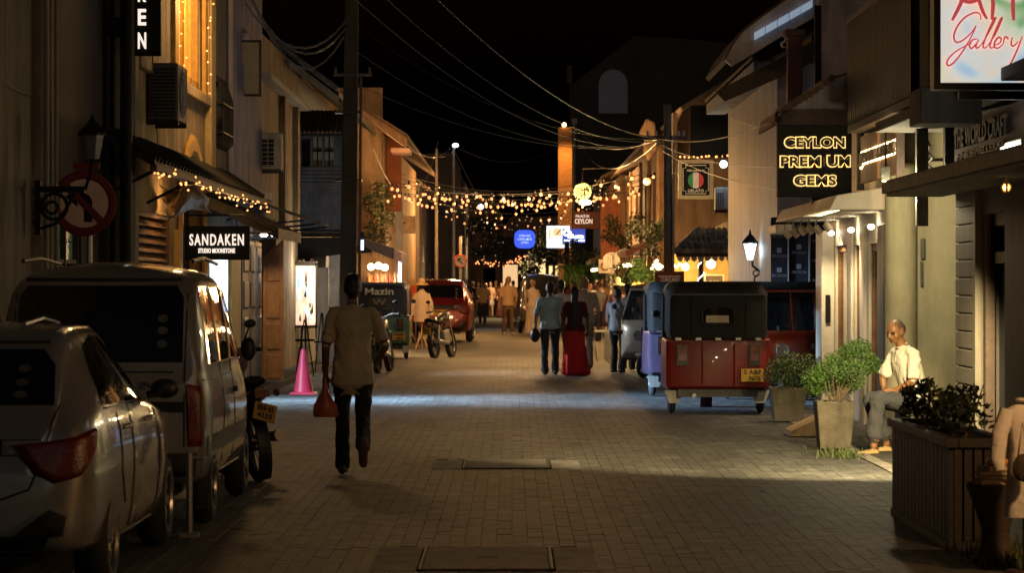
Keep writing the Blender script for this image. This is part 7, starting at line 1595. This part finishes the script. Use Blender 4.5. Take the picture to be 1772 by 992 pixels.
    if longhair:
        p.append(lim([(0, -.05, 1.64, .075, .06), (0, -.095, 1.5, .07, .035), (0, -.13, 1.3, .075, .03), (0, -.135, 1.08, .06, .026), (0, -.13, .96, .035, .018)], hair, n=14))
    if hat: p += [ball((0, .01, 1.7), (.095, .1, .07), 'hat'), ball((0, .02, 1.665), (.16, .17, .02), 'hat')]
    return p
def wardrobe(shirt, trousers, skin=SKIN, hair=HAIR, shoe=None, **kw):
    d = {'shirt': shirt, 'trousers': trousers, 'skin': skin, 'hair': hair, 'shoe': shoe or cloth('shoe_dark', (.03, .025, .022), .6, .1), 'lip': LIP, 'eye': EYE}; d.update(kw); return d
# the man walking away with a bag
wp = standing(stride=.17, lead=1, kick=1.0, arms=((.02, .05), (-.25, .28)), elbow=(None, Vector((.22, .06, .98))), shirtlen=.09, hands=True)
wk = person('person', 'man in cream short sleeved shirt walking away carrying an orange bag', (-1.36, 23.2, 0), R(2), wp, wardrobe(cloth('cream_check', (.5, .43, .3)), cloth('black_trousers', (.014, .013, .014)), shoe=cloth('brown_sandal', (.1, .055, .035), .7, .1)), vox=.0095, smooth=3)
wk.scale = (.92, .95, 1.0)
bg_ = thing('carrier_bag', 'small orange plastic bag held in the walking man\'s left hand', 'bag', (-1.36-.238, 23.25, .5))
g = MB(); rings = []
for z, a, b_ in ((0, .1, .03), (.03, .115, .05), (.1, .1, .05), (.17, .06, .04), (.22, .03, .025), (.3, .014, .014)):
    rings.append([Vector((a*math.cos(q)*(1+.1*math.sin(3*q+z*30)) + .03*(.1-z), b_*math.sin(q)*(1+.15*math.cos(4*q)), z)) for q in [k*math.pi/9 for k in range(18)]])
g.loftrings(rings); g.build('pouch', mat('orange_plastic', (.42, .1, .05), .4, var=.2, bump=.5, bscale=25), bg_, smooth=True)
MB().path([(.0, 0, .28), (.0, .0, .34)], .009).build('handle', MATS['orange_plastic'], bg_)
# strolling people
person('person', 'man in light blue shirt and jeans walking away beside the woman in red', (.68, 48.5, 0), R(3), standing(stride=.08, lead=-1, arms=((.1, .1), (-.1, .06)), elbow=(None, None)), wardrobe(cloth('light_blue', (.4, .55, .6)), cloth('jeans', (.03, .05, .085))), vox=.015, scale=.965)
sb = thing('shoulder_bag', 'dark shoulder bag at the side of the man in the light blue shirt', 'bag', (.68-.27, 48.45, .62)); MB().sph((0, 0, .1), (.09, .13, .13), 12, 8).build('pouch', m_trim, sb, smooth=True); MB().path([(0, 0, .22), (.06, 0, .5), (.12, 0, .72)], .01).build('strap', m_trim, sb)
person('person', 'woman with long dark hair and a full red skirt walking away', (1.12, 48.3, 0), R(-4), standing(stride=.06, female=True, skirt='long', longhair=True, arms=((.05, .1), (.1, .1))), wardrobe(cloth('black_top', (.09, .012, .014)), cloth('red_skirt', (.62, .02, .025), fold=.9), skirt=cloth('red_skirt', (.62, .02, .025), fold=.9)), vox=.015, scale=.915)
person('person', 'man in beige shirt walking away just beyond the woman in red', (1.38, 51.8, 0), R(-2), standing(stride=.1, arms=((.1, .05), (-.05, .12))), wardrobe(cloth('beige', (.5, .42, .32)), cloth('khaki', (.36, .28, .2)), skin=SKINL, hair=HAIRL), vox=.018, scale=1.02)
person('person', 'person in white shirt partly hidden behind the man in light blue', (.95, 52.6, 0), R(4), standing(stride=.07, arms=((.1, .05), (-.05, .12))), wardrobe(cloth('white', (.6, .6, .62)), cloth('maroon', (.14, .04, .04)), hair=HAIR), vox=.018, scale=.99)
person('person', 'man in orange lit tee and brown trousers standing mid street', (-.12, 86, 0), R(15), standing(stride=.12, arms=((.1, .05), (.15, .1)), headyaw=.5), wardrobe(cloth('tan_tee', (.55, .36, .2)), cloth('brown', (.13, .08, .05)), skin=SKINL, hair=HAIRL, shoe=cloth('white_shoe', (.6, .6, .58))), vox=.022, scale=1.08)
person('person', 'woman in long pale dress walking beside the man in the tee', (.66, 86.5, 0), R(-10), standing(stride=.05, female=True, skirt='long', sleeve='none', arms=((.2, .1), (.1, .1))), wardrobe(cloth('pale_dress', (.6, .5, .42)), cloth('pale_dress', (.6, .5, .42)), skin=SKINL, hair=HAIRL, skirt=cloth('pale_dress', (.6, .5, .42))), vox=.022, scale=1.02)
person('person', 'man with bare head close behind the woman in the pale dress', (.88, 92, 0), R(20), standing(stride=.1, arms=((.2, .1), (.1, .1))), wardrobe(cloth('peach_tee', (.5, .3, .18)), cloth('brown', (.13, .08, .05)), skin=SKINL, hair=HAIRB), vox=.025, scale=1.12)
person('person', 'person in dark clothes with bright blue bag between the strollers', (.36, 98, 0), R(180), standing(stride=.1, arms=((.2, .1), (.1, .1))), wardrobe(cloth('dark', (.03, .025, .025)), cloth('dark2', (.04, .03, .03))), vox=.025, scale=1.0)
for i, (px, Y, rz, sh, tr, lab, fem, sk) in enumerate(((818, 127, 0, 'dark', 'dark2', 'person in black at the left end of the far crowd', False, None), (828, 131, 180, 'dark2', 'dark', 'person in dark shirt second from the left in the far crowd', False, None), (841, 128, 190, 'maroon', 'dark', 'person in maroon top in the middle of the far crowd', True, None), (849, 130, 170, 'tan_tee', 'white', 'person in white shorts in the far crowd', True, 'short'), (858, 133, 20, 'brown', 'dark', 'person in brown top in the far crowd', False, None), (868, 129, 180, 'maroon', 'maroon', 'person in reddish dress at the right end of the far crowd', True, 'long'))):
    person('person', lab, (PX(px, Y), Y, 0), R(rz), standing(stride=.1, female=fem, skirt=sk, arms=((.2, .08), (-.1, .08)), hands=False), wardrobe(MATS['cloth_' + sh], MATS['cloth_' + tr], hair=HAIR if i % 2 else HAIRL, skin=SKINL if i > 1 else SKIN, skirt=MATS['cloth_white' if sk == 'short' else 'cloth_' + tr]), vox=.035, smooth=1, scale=(1.0, .98, .96, .99, 1.02, .95)[i], group='crowd at the street end')
for i, (px, Y, sh, lab) in enumerate(((1012, 95, 'dark', 'person with a dark hat by the palm, right side'), (990, 101, 'maroon', 'person in a reddish top under the lit sign post'))):
    person('person', lab, (PX(px, Y), Y, 0), R(160), standing(stride=.05, arms=((.2, .08), (-.1, .08)), hat=(i == 0), hands=False), wardrobe(MATS['cloth_' + sh], MATS['cloth_dark2'], skin=SKINL, hat=cloth('hat_dark', (.05, .03, .03))), vox=.03, smooth=1)
for i, (px, Y, rz, sh, tr, lab, fem, sk) in enumerate(((876, 108, 170, 'white', 'brown', 'person in white top just left of the man in the tee, farther off', True, None), (888, 118, 190, 'dark2', 'khaki', 'person in dark top and khaki trousers far behind the man in the tee', False, None), (948, 112, 180, 'peach_tee', 'dark', 'person in peach top in front of the dark van', True, None), (966, 120, 10, 'beige', 'dark2', 'person in beige by the lit sign post', False, None), (1022, 84, 200, 'maroon', 'black_top', 'person in maroon at the right row shopfront', True, 'long'), (1034, 76, 150, 'white', 'jeans', 'person in white shirt at the right row awning', False, None), (1044, 90, 180, 'tan_tee', 'brown', 'person in tan top farther along the right row', False, None), (835, 108, 175, 'tan_tee', 'dark', 'person in tan shirt in front of the far crowd', False, None), (806, 104, 0, 'dark', 'dark2', 'person in dark clothes walking behind the red car', False, None))):
    person('person', lab, (PX(px, Y), Y, 0), R(rz), standing(stride=.1, female=fem, skirt=sk, arms=((.2, .08), (-.1, .08)), hands=False, longhair=fem), wardrobe(MATS['cloth_' + sh], MATS['cloth_' + tr], hair=HAIR if i % 2 else HAIRL, skin=SKINL if i % 3 else SKIN, skirt=MATS['cloth_' + tr]), vox=.035, smooth=1, scale=(.97, 1.02, .96, 1.04, .95, 1.0, 1.03, 1.0, 1.05)[i], group='strollers far down the street')
# two men by the cream three-wheeler
person('person', 'man in grey blue shirt leaning by the cream three-wheeler, nearer one', (1.93, 49.6, 0), R(-30), standing(stride=.02, arms=((.35, .05), (.5, .05)), sleeve='long'), wardrobe(cloth('grey_blue', (.28, .33, .4)), cloth('dark_jeans', (.02, .024, .032))), vox=.016, scale=.9)
person('person', 'man in pale shirt standing close behind the grey blue shirted man', (2.18, 51.2, 0), R(-20), standing(stride=.03, arms=((.5, .05), (.3, .05))), wardrobe(cloth('pale_grey', (.36, .36, .38)), cloth('dark_jeans', (.02, .024, .032))), vox=.018, scale=.95)
# the sitting man: hips on the step, right ankle forward, elbow on the thigh
def seated():
    p = []
    hip = Vector((.0, 0, .5)); ch = Vector((-.09, 0, 1.0))       # torso leans towards -x (the street)
    def T(q): return Vector(q)
    p.append(lim([(.03, 0, .46, .12, .15), (.02, 0, .56, .125, .155)], 'trousers', ref=(1, 0, 0), n=18))
    p.append(lim([(.03, 0, .53, .155, .185), (.02, 0, .58, .15, .18), (.0, 0, .68, .125, .155), (-.045, 0, .82, .125, .17), (-.085, 0, .94, .115, .185), (-.1, 0, 1.02, .09, .15), (-.105, 0, 1.06, .06, .075)], 'shirt', ref=(1, 0, 0), n=20))
    p.append(lim([(-.105, 0, 1.04, .055, .055), (-.155, 0, 1.14, .05, .05)], 'skin', n=12))
    p += head((-.19, 0, 1.22), 1.02, 'skin', 'hair', yaw=R(108), pitch=R(-14), bald=True)
    # legs: near leg (camera side, y<0) reaches out, far leg tucked
    for sy, kn, an in ((-1, Vector((-.46, -.13, .57)), Vector((-.52, -.16, .1))), (1, Vector((-.4, .14, .55)), Vector((-.2, .15, .1)))):
        h = Vector((-.0, sy*.09, .5))
        p.append(lim([(*h, .09, .095), (*h.lerp(kn, .5), .085, .085), (*kn, .07, .07)], 'trousers', ref=(0, 1, 0), n=12)); p.append(lim([(*kn, .07, .07), (*kn.lerp(an, .4), .07, .075), (*kn.lerp(an, .8), .078, .085)], 'trousers', ref=(0, 1, 0), n=12))
        p.append(lim([(*kn.lerp(an, .75), .038, .038), (*an, .034, .034)], 'skin', n=10)); a0 = an + Vector((.03, 0, -.055)); p.append(lim([(*a0, .035, .036), (*(a0 + Vector((-.09, -.01, 0))), .042, .034), (*(a0 + Vector((-.19, -.02, -.008))), .042, .024), (*(a0 + Vector((-.22, -.02, -.012))), .03, .018)], 'shoe', ref=(0, 1, 0), n=10))
    # arms: both forearms come down to the lap, hands together
    for sy, el, wr in ((-1, Vector((-.14, -.25, .72)), Vector((-.25, -.1, .645))), (1, Vector((-.2, .23, .74)), Vector((-.28, .07, .655)))):
        sh = Vector((-.085, sy*.185, .99))
        p.append(lim([(-.09, sy*.13, 1.0, .06, .06), (*sh, .06, .06), (*sh.lerp(el, .55), .062, .06), (*sh.lerp(el, .85), .062, .06)], 'shirt', n=12))
        p.append(lim([(*sh.lerp(el, .6), .042, .042), (*el, .038, .038), (*el.lerp(wr, .4), .036, .036), (*wr, .026, .024)], 'skin', n=12))
        p += hand(wr, (Vector((-.36, sy*-.005 - .03, .61)) - wr), sy, 'skin', .75, 1.0, fwd=Vector((.1, -sy*.9, -.3)))
    # open collar points
    for sy in (-1, 1): p.append(lim([(-.125, sy*.05, 1.055, .012, .03), (-.185, sy*.045, .98, .008, .02)], 'shirt', n=8))
    return p
person('person', 'elderly man in white shirt sitting on the step beside the potted shrub', (3.9, 26.45, -.03), R(22), seated(), wardrobe(cloth('white_shirt', (.66, .62, .54), fold=.7), cloth('charcoal', (.05, .052, .06), fold=.6), hair=HAIRB, shoe=cloth('tan_shoe', (.42, .3, .13), .6, .1), skin=mat('tan_skin', (.25, .12, .055), .45, var=.15, scale=14, bump=.08)), vox=.0075, smooth=2, scale=1.0)
st = thing('step', 'low concrete step beneath the sitting man', 'step', (4.05, 26.75, 0)); MB().box(-.2, .3, -.4, .6, 0, .36).build('block', m_concd, st, bevel=.02); MB().box(-.23, .3, -.43, .6, .361, .4).build('tread', m_concd, st, bevel=.01)
# ------------------------------------------------------------------ street furniture, plants, goods
pr = random.Random(21)
# traffic cone
m_cone = mat('pink_cone', (.75, .05, .12), .45, var=.12, bump=.05)
t = thing('traffic_cone', 'pink traffic cone standing on the paving at the left shopfront', 'cone', (PX(525, 40.2), 40.2, 0))
MB().add([(-.2, -.2, 0), (.2, -.2, 0), (.2, .2, 0), (-.2, .2, 0), (-.18, -.18, .035), (.18, -.18, .035), (.18, .18, .035), (-.18, .18, .035)], [(0,3,2,1), (4,5,6,7), (0,1,5,4), (1,2,6,5), (2,3,7,6), (3,0,4,7)]).build('base', m_cone, t, bevel=.01)
MB().lathe([(.155, .036), (.14, .06), (.035, .66), (.03, .67), (.022, .67)], (0, 0, 0), 24).build('cone', m_cone, t, smooth=True)
# slatted planter box
m_slat = mat('planter_timber', (.022, .019, .017), .65, var=.35, scale=8, bump=.25, bscale=40)
px0, px1, py0, py1, ph = 2.7, 3.05, 16.75, 19.3, .69
t = thing('planter_box', 'long dark slatted timber planter on the near right paving', 'planter', (2.87, 18, 0))
MB().box(px0+.03, px1-.03, py0+.03, py1-.03, .02, ph-.08).build('liner', m_black, t, world=True)
n = 16
for i in range(n):
    a = py0 + (py1-py0)*i/n; MB().box(px0, px0+.025, a+.012, a+(py1-py0)/n-.012, .03, ph-.06).build('slat', m_slat, t, world=True)
    MB().box(px1-.025, px1, a+.012, a+(py1-py0)/n-.012, .03, ph-.06).build('slat', m_slat, t, world=True)
for i in range(5):
    a = px0 + .02 + (px1-px0-.04)*i/5; MB().box(a+.008, a+(px1-px0-.04)/5-.008, py0, py0+.025, .03, ph-.06).build('slat', m_slat, t, world=True)
for q in ((px0-.03, px0+.05, py0-.03, py1+.03), (px1-.05, px1+.03, py0-.03, py1+.03), (px0+.051, px1-.051, py0-.03, py0+.05), (px0+.051, px1-.051, py1-.05, py1+.03)): MB().box(*q, ph-.058, ph).build('rim', m_slat, t, world=True, bevel=.006)
MB().box(px0-.01, px1+.01, py0-.01, py0+.03, 0, .05).build('foot_rail', m_slat, t, world=True); MB().box(px0-.01, px0+.03, py0+.031, py1, 0, .05).build('foot_rail', m_slat, t, world=True)
MB().box(px0+.052, px1-.052, py0+.06, py1-.06, ph-.09, ph-.05).build('soil', mat('soil', (.03, .022, .016), .95, var=.4), t, world=True)
def shrub(name, label, c, blobs, n, size, m, stems, cat='shrub', rg=pr):
    t = thing(name, label, cat, c)
    for (a, b_) in stems:
        mid = [(a[i]+b_[i])/2 + rg.uniform(-.04, .04) for i in range(3)]; MB().path([a, mid, b_], [.011, .008, .004], 5).build('stem', m_bark, t, world=True)
    leaves(MB(), blobs, n, size, rg).build('foliage', m, t, world=True); return t
B = [(2.88 + pr.uniform(-.12, .16), y + pr.uniform(-.1, .1), ph + pr.uniform(.03, .18), .12) for y in (17.4, 17.8, 18.2, 18.6, 19.0) for _ in range(3)] + [(2.8, 18.4, .95, .08), (3.1, 18.3, .9, .08), (2.75, 18.8, .88, .08)]
shrub('dark_shrub', 'dark leafy shrub growing in the slatted planter', (2.88, 18.2, .6), B, 900, .032, m_leafd, [((2.88, y, .6), (2.88 + pr.uniform(-.2, .25), y + pr.uniform(-.1, .1), pr.uniform(.85, 1.05))) for y in (17.4, 17.7, 18.0, 18.3, 18.5, 18.8, 19.0)])
t = thing('small_flower', 'tiny pale yellow flower cluster at the planter edge', 'flower', (2.72, 18.9, .74))
MB().path([(0, 0, -.08), (0, 0, .02)], .005).build('stalk', m_bark, t)
for a in range(5): MB().sph((.022*math.cos(a*1.256), .0, .02 + .018*math.sin(a*1.256)), (.014, .01, .012), 6, 5).build('petal', mat('petal_yellow', (.7, .75, .35), .6), t)
# pots on the right footway
m_pot = mat('pot_concrete', (.15, .13, .095), .9, var=.3, scale=6, bump=.5, stain=.4)
def tpot(name, label, x, y, w0, w1, h):
    t = thing(name, label, 'pot', (x, y, 0.012))
    o_ = [[(-w,-w,z), (w,-w,z), (w,w,z), (-w,w,z)] for w, z in ((w0, 0), (w1, h), (w1-.04, h), (w1-.05, h-.07))]
    mb = MB(); mb.loftrings([[Vector(p) for p in r] for r in o_]); mb.build('tub', m_pot, t, bevel=.012); return t
xa, ya = PX(1443, 26.9), 26.9; tpot('plant_pot', 'weathered square concrete pot in front of the gem shop, nearer one', xa, ya, .15, .19, .47)
xb, yb = PX(1363, 32.2), 32.2; tpot('plant_pot', 'square concrete pot beside the dark red three-wheeler, farther one', xb, yb, .17, .21, .4)
def P3(px, py, Y): return (PX(px, Y), Y, PZ(py, Y))
bl = [(*P3(x, y, 26.9 + pr.uniform(-.2, .2)), .11) for x, y in ((1465, 615), (1485, 612), (1500, 620), (1475, 635), (1455, 630), (1440, 625), (1495, 640), (1430, 640), (1460, 650), (1510, 632), (1445, 650), (1415, 650), (1470, 605), (1490, 600), (1410, 670), (1425, 665), (1480, 660), (1465, 668), (1440, 672), (1405, 655))]
shrub('potted_shrub', 'bright green potted shrub spreading in front of the lit shopfront', (xa, ya, .4), bl, 7000, .016, m_leafb, [((xa + pr.uniform(-.06, .06), ya, .4), P3(px, py, 26.9)) for px, py in ((1460, 620), (1480, 625), (1495, 635), (1440, 640), (1425, 650), (1470, 640), (1450, 655), (1490, 650), (1435, 660))])
bl = [(*P3(x, y, 32 + pr.uniform(-.3, .3)), .17) for x, y in ((1350, 635), (1368, 628), (1385, 640), (1400, 632), (1375, 650), (1355, 652), (1395, 655), (1412, 645), (1342, 648), (1420, 660), (1405, 672))]
shrub('potted_shrub', 'duller green shrub in the farther pot beside the three-wheelers', (xb, yb, .35), bl, 5000, .02, m_leaf, [((xb, yb, .35), P3(px, py, 32)) for px, py in ((1355, 640), (1375, 640), (1395, 645), (1410, 655))])
t = thing('timber_ramp', 'pale wooden wedge lying between the two plant pots', 'ramp', (PX(1383, 29.5), 29.3, .012))
MB().add([(-.16, -.3, 0), (.18, -.3, 0), (.18, .35, 0), (-.16, .35, 0), (.18, -.3, .2), (.18, .35, .2), (-.14, -.3, .05), (-.14, .35, .05)], [(0,3,2,1), (0,1,4,6), (1,2,5,4), (2,3,7,5), (3,0,6,7), (6,4,5,7)]).build('wedge', mat('pale_timber', (.42, .28, .13), .7, var=.25, bump=.2), t)
# goods at the right picture edge
bt = thing('stone_bowl', 'dark stone bowl pedestal holding books beside the planter', 'pedestal', (PX(1722, 15.9), 15.9, 0))
MB().lathe([(.13, 0), (.14, .04), (.09, .1), (.08, .2), (.13, .36), (.17, .46), (.165, .48), (.12, .47)], (0, 0, 0), 20).build('bowl', mat('dark_stone', (.07, .055, .04), .85, var=.3, bump=.4), bt, smooth=True)
zb_ = .475
for i, (w, d, h, c, rz) in enumerate(((.2, .15, .03, (.5, .38, .2), .2), (.18, .14, .025, (.12, .1, .09), -.3), (.19, .13, .022, (.55, .4, .22), .1), (.15, .11, .03, (.3, .12, .05), .5))):
    b_ = thing('book', ('cream book at the bottom of the stack on the stone bowl', 'dark covered book second from the bottom on the stone bowl', 'tan book near the top of the stack on the stone bowl', 'reddish book topmost on the stone bowl')[i], 'book', (PX(1717, 15.9), 15.85, zb_), rz); 
    MB().box(-w/2, w/2, -d/2, d/2, .003, h-.003).build('pages', mat('book_pages', (.6, .5, .34), .8), b_); MB().box(-w/2-.004, w/2+.004, -d/2-.004, d/2+.004, 0, .0028).box(-w/2-.004, w/2+.004, -d/2-.004, d/2+.004, h-.0028, h).build('cover', mat('book%d' % i, c, .6), b_); zb_ += h + .001
b_ = thing('orange_trinket', 'small orange trinket lying on top of the books', 'trinket', (PX(1722, 15.85), 15.82, zb_)); MB().torus((0, 0, .02), (0, 0, 1), .04, .02, 14, 8).build('ring', mat('orange_bead', (.7, .3, .04), .4), b_); MB().sph((.05, -.02, .02), (.03, .02, .02), 8, 6).build('bead', MATS['orange_bead'], b_)
dr = thing('display_dress', 'pale blouse and skirt on a dress stand at the right picture edge', 'clothing', (PX(1775, 15.3), 15.3, 0))
m_dress = cloth('pale_pink', (.6, .57, .52), fold=.6)
xs, zs = 0.0, PZ(700, 15.3)
rg_ = []
for k, (z, a, b_) in enumerate(((.33, .115, .07), (.45, .11, .07), (.6, .1, .065), (.74, .085, .06), (.86, .11, .07), (.93, .12, .06), (.965, .06, .04))): rg_.append([Vector((a*math.cos(q)*(1+.06*math.sin(5*q)), b_*math.sin(q)*(1+.1*math.sin(4*q)), z)) for q in [j*math.pi/12 for j in range(24)]])
MB().loftrings(rg_).build('dress', m_dress, dr, smooth=True)
MB().path([(-.1, 0, .93), (-.15, -.02, .8), (-.165, -.03, .66), (-.15, -.03, .6)], [.05, .048, .045, .04], 10).build('sleeve', m_dress, dr, smooth=True)
MB().cyl((0, 0, 0), (0, 0, 1.0), .018, n=8).build('stand', m_woodd, dr); MB().cyl((0, 0, 0), (0, 0, .03), .12, .11, 14).build('base', m_woodd, dr); MB().torus((0, 0, .99), (0, 0, 1), .05, .012, 14, 6).build('neckline', m_dress, dr)
hb = thing('woven_bag', 'dark woven bag hanging against the pale dress', 'bag', (PX(1772, 15.1), 15.12, .62)); MB().sph((0, 0, 0), (.06, .035, .08), 12, 8).build('pouch', mat('woven_dark', (.05, .04, .03), .9, var=.5, scale=40, bump=.8, bscale=120), hb, smooth=True); MB().path([(-.03, 0, .06), (0, .03, .25), (.03, 0, .06)], .006).build('strap', m_woodd, hb)
pp = thing('post', 'thin metal post between the hatchback and the microvan', 'post', (PX(328, 17.6), 17.6, 0)); MB().cyl((0, 0, 0), (0, 0, .55), .022, n=8).build('shaft', m_metal, pp); MB().box(-.06, .06, -.06, .06, 0, .03).build('foot', m_conc, pp)
# mannequins
def mannequin(name, label, x, y, sh, hatm, H=1.72, rz=0.0, legs=True):
    t = thing(name, label, 'mannequin', (x, y, 0), rz)
    m_wd = mat('stand_wood', (.5, .3, .12), .6, var=.2)
    for dx, dy in ((-.16, -.1), (.16, -.1), (0, .2)): MB().path([(dx, dy, 0), (dx*.25, dy*.25, .3), (0, 0, .4)], .018, 6).build('leg', m_wd, t)
    MB().cyl((0, 0, .38), (0, 0, .8), .02, n=8).build('pole', m_wd, t)
    rg2 = [[Vector((a*math.cos(q)*(1+.05*math.sin(6*q)), b_*math.sin(q), z)) for q in [j*math.pi/10 for j in range(20)]] for z, a, b_ in ((.68, .2, .14), (.85, .19, .13), (1.05, .16, .11), (1.25, .18, .12), (1.38, .17, .1), (1.44, .08, .06), (1.5, .05, .05))]
    MB().loftrings(rg2).build('garment', sh, t, smooth=True)
    for sx in (-1, 1): MB().path([(sx*.14, 0, 1.38), (sx*.22, 0, 1.15), (sx*.24, .02, .85)], [.06, .06, .07], 10).build('sleeve', sh, t, smooth=True)
    MB().sph((0, 0, 1.6), (.075, .09, .11), 12, 9).build('head', m_trim, t, smooth=True)
    MB().lathe([(.17, 1.62), (.18, 1.6), (.16, 1.63), (.09, 1.66), (.085, 1.74), (.05, 1.77), (.005, 1.775)], (0, 0, 0), 18).build('hat', hatm, t, smooth=True); return t
m_straw = mat('straw', (.6, .4, .18), .8, var=.2, bump=.4, bscale=80)
mannequin('mannequin', 'mannequin in pale printed kaftan and straw hat by the green three-wheeler', PX(730, 68), 68, cloth('kaftan', (.6, .46, .3)), m_straw)
mannequin('mannequin', 'second hatted mannequin just left of the kaftan one', PX(712, 70.5), 70.5, cloth('black_print', (.12, .08, .06)), m_straw)
mannequin('mannequin', 'mannequin in violet dress and cream hat behind the two standing men', PX(1067, 56), 56, cloth('violet_print', (.2, .1, .16)), mat('cream_felt', (.6, .48, .28), .85))
rcz = thing('red_rack', 'orange red clothes rack panel beside the mannequins', 'rack', (PX(714, 69.3), 69.3, 0)); MB().box(-.14, .1, 0, .04, .7, 1.6).build('panel', mat('orange_cloth', (.5, .08, .02), .8), rcz); MB().cyl((-.12, .02, 0), (-.12, .02, .7), .015, n=6).build('leg', m_metal, rcz); MB().cyl((.08, .02, 0), (.08, .02, .7), .015, n=6).build('leg', m_metal, rcz)
# stall goods on the right: plants, table, basket
def pottree(name, label, px, py, Y, r, n, size, m, kind='plant'):
    c = P3(px, py, Y); bl = [(c[0] + pr.uniform(-r, r), Y + pr.uniform(-.3, .3), c[2] + pr.uniform(-r, r)*.9, r*.55) for _ in range(9)]
    return shrub(name, label, (c[0], Y, 0), bl, n, size, m, [((c[0], Y, .3), (c[0] + pr.uniform(-r, r)*.6, Y, c[2] + pr.uniform(-r, r)*.4)) for _ in range(4)], kind)
pottree('leafy_plant', 'bushy plant lit yellow beside the menu board', 1115, 475, 58, .32, 700, .05, m_leafb)
pottree('leafy_plant', 'dark bush hanging over the plants near the timber pole', 1128, 410, 61, .42, 900, .055, m_leafd)
pottree('leafy_plant', 'green plant below the pale round disc, right side', 1085, 480, 60, .3, 600, .05, m_leaf)
pottree('leafy_plant', 'trailing plant under the orange lit eave, right side', 1080, 400, 66, .4, 700, .055, m_leafd)
pottree('leafy_plant', 'dark foliage above the lit sign post, far right side', 1000, 440, 100, .6, 600, .09, m_leafd)
pottree('street_tree', 'small dark tree beyond the blue sign over the street end', 835, 415, 125, 1.0, 900, .12, m_leafd, 'tree')
pottree('street_tree', 'low dark tree crown above the lit end house', 935, 438, 128, .9, 900, .12, m_leafd, 'tree')
pl = thing('palm', 'small palm with drooping fronds beside the lit sign post', 'palm', (PX(1000, 98), 98, 0)); MB().path([(0, 0, 0), (.05, 0, 1.2), (0, 0, 2.0)], [.09, .08, .06], 8).build('trunk', m_bark, pl)
for a in range(14):
    an = a*.45; L_ = pr.uniform(.8, 1.2); sp_ = [Vector((math.cos(an)*L_*u, math.sin(an)*L_*u, 2.0 + .55*math.sin(u*2.2) - .7*u*u)) for u in (0, .2, .4, .6, .8, 1)]; f = MB(); f.path(sp_, .012, 4)
    for k in range(1, 6):
        for j in range(3):
            u = sp_[k-1].lerp(sp_[k], j/3); sd_ = Vector((-math.sin(an), math.cos(an), 0))
            for sg in (-1, 1): tip = u + sd_*sg*.28 + Vector((0, 0, -.16)) + (sp_[k]-sp_[k-1])*.6; f.add([u, u + (sp_[k]-sp_[k-1])*.2, tip], [(0, 1, 2)])
    f.build('frond', m_leafb, pl)
lamp('POINT', 'palm_light', (PX(1008, 96), 95.5, 2.0), 14, (.7, 1.0, .7), .15)
tb = thing('trestle_table', 'pale trestle table with goods behind the woman in red', 'table', (PX(1042, 57), 57, 0)); MB().box(-.3, .35, -.25, .25, .62, .66).build('top', m_offw, tb)
for sx in (-.22, .28): MB().path([(sx, -.2, 0), (sx*.7, 0, .62)], .02, 6).build('leg', m_offw, tb); MB().path([(sx*.4, .2, 0), (sx, 0, .62)], .02, 6).build('leg', m_offw, tb)
for i in range(7):
    g_ = thing('trinket', ('red', 'brown', 'amber', 'dark', 'cream', 'rust', 'ochre')[i] + ' bowl among the goods on the pale trestle table', 'bowl', (PX(1042, 57) - .25 + i*.085, 57 + pr.uniform(-.15, .1), .661)); MB().lathe([(.02, 0), (.035, .02), (.04, .05), (.03, .05)], (0, 0, 0), 10).build('dish', mat('bowl%d' % i, ((.4,.05,.04), (.2,.1,.05), (.6,.3,.05), (.04,.03,.03), (.6,.5,.35), (.35,.12,.04), (.5,.32,.1))[i], .5), g_); MB().sph((0, 0, .05), (.028, .028, .02), 8, 5).build('contents', mat('beads', (.4, .15, .1), .5), g_)
cb = board_sign('cloth_hanging', 'white cloth hanging over the trestle table side, right of the red skirt', PX(1046, 56.5), PX(1060, 56.5), 56.5, .05, .6, m_offw)
for i, (px, py) in enumerate(((1098, 495), (1106, 494), (1114, 496), (1122, 495))):
    g_ = thing('coconut', ('first', 'second', 'third', 'fourth')[i] + ' king coconut from the left on the counter below the bush', 'coconut', P3(px, py, 57)); MB().sph((0, 0, 0), (.06, .06, .075), 10, 8).build('husk', mat('coconut_husk', (.55, .3, .06), .5), g_); MB().cyl((0, 0, .07), (0, 0, .1), .015, n=6).build('stalk', m_bark, g_)
ct = thing('counter', 'dark stall counter under the coconuts', 'counter', (PX(1110, 57), 57.1, 0)); MB().box(-.25, .3, -.15, .25, 0, PZ(501, 57)).build('front', m_woodd, ct); MB().box(-.28, .33, -.18, .28, PZ(501, 57), PZ(501, 57)+.03).build('top', m_wood, ct)
lamp('POINT', 'plant_light', (PX(1100, 57), 56.4, 2.1), 90, (1, .68, .3), .15)
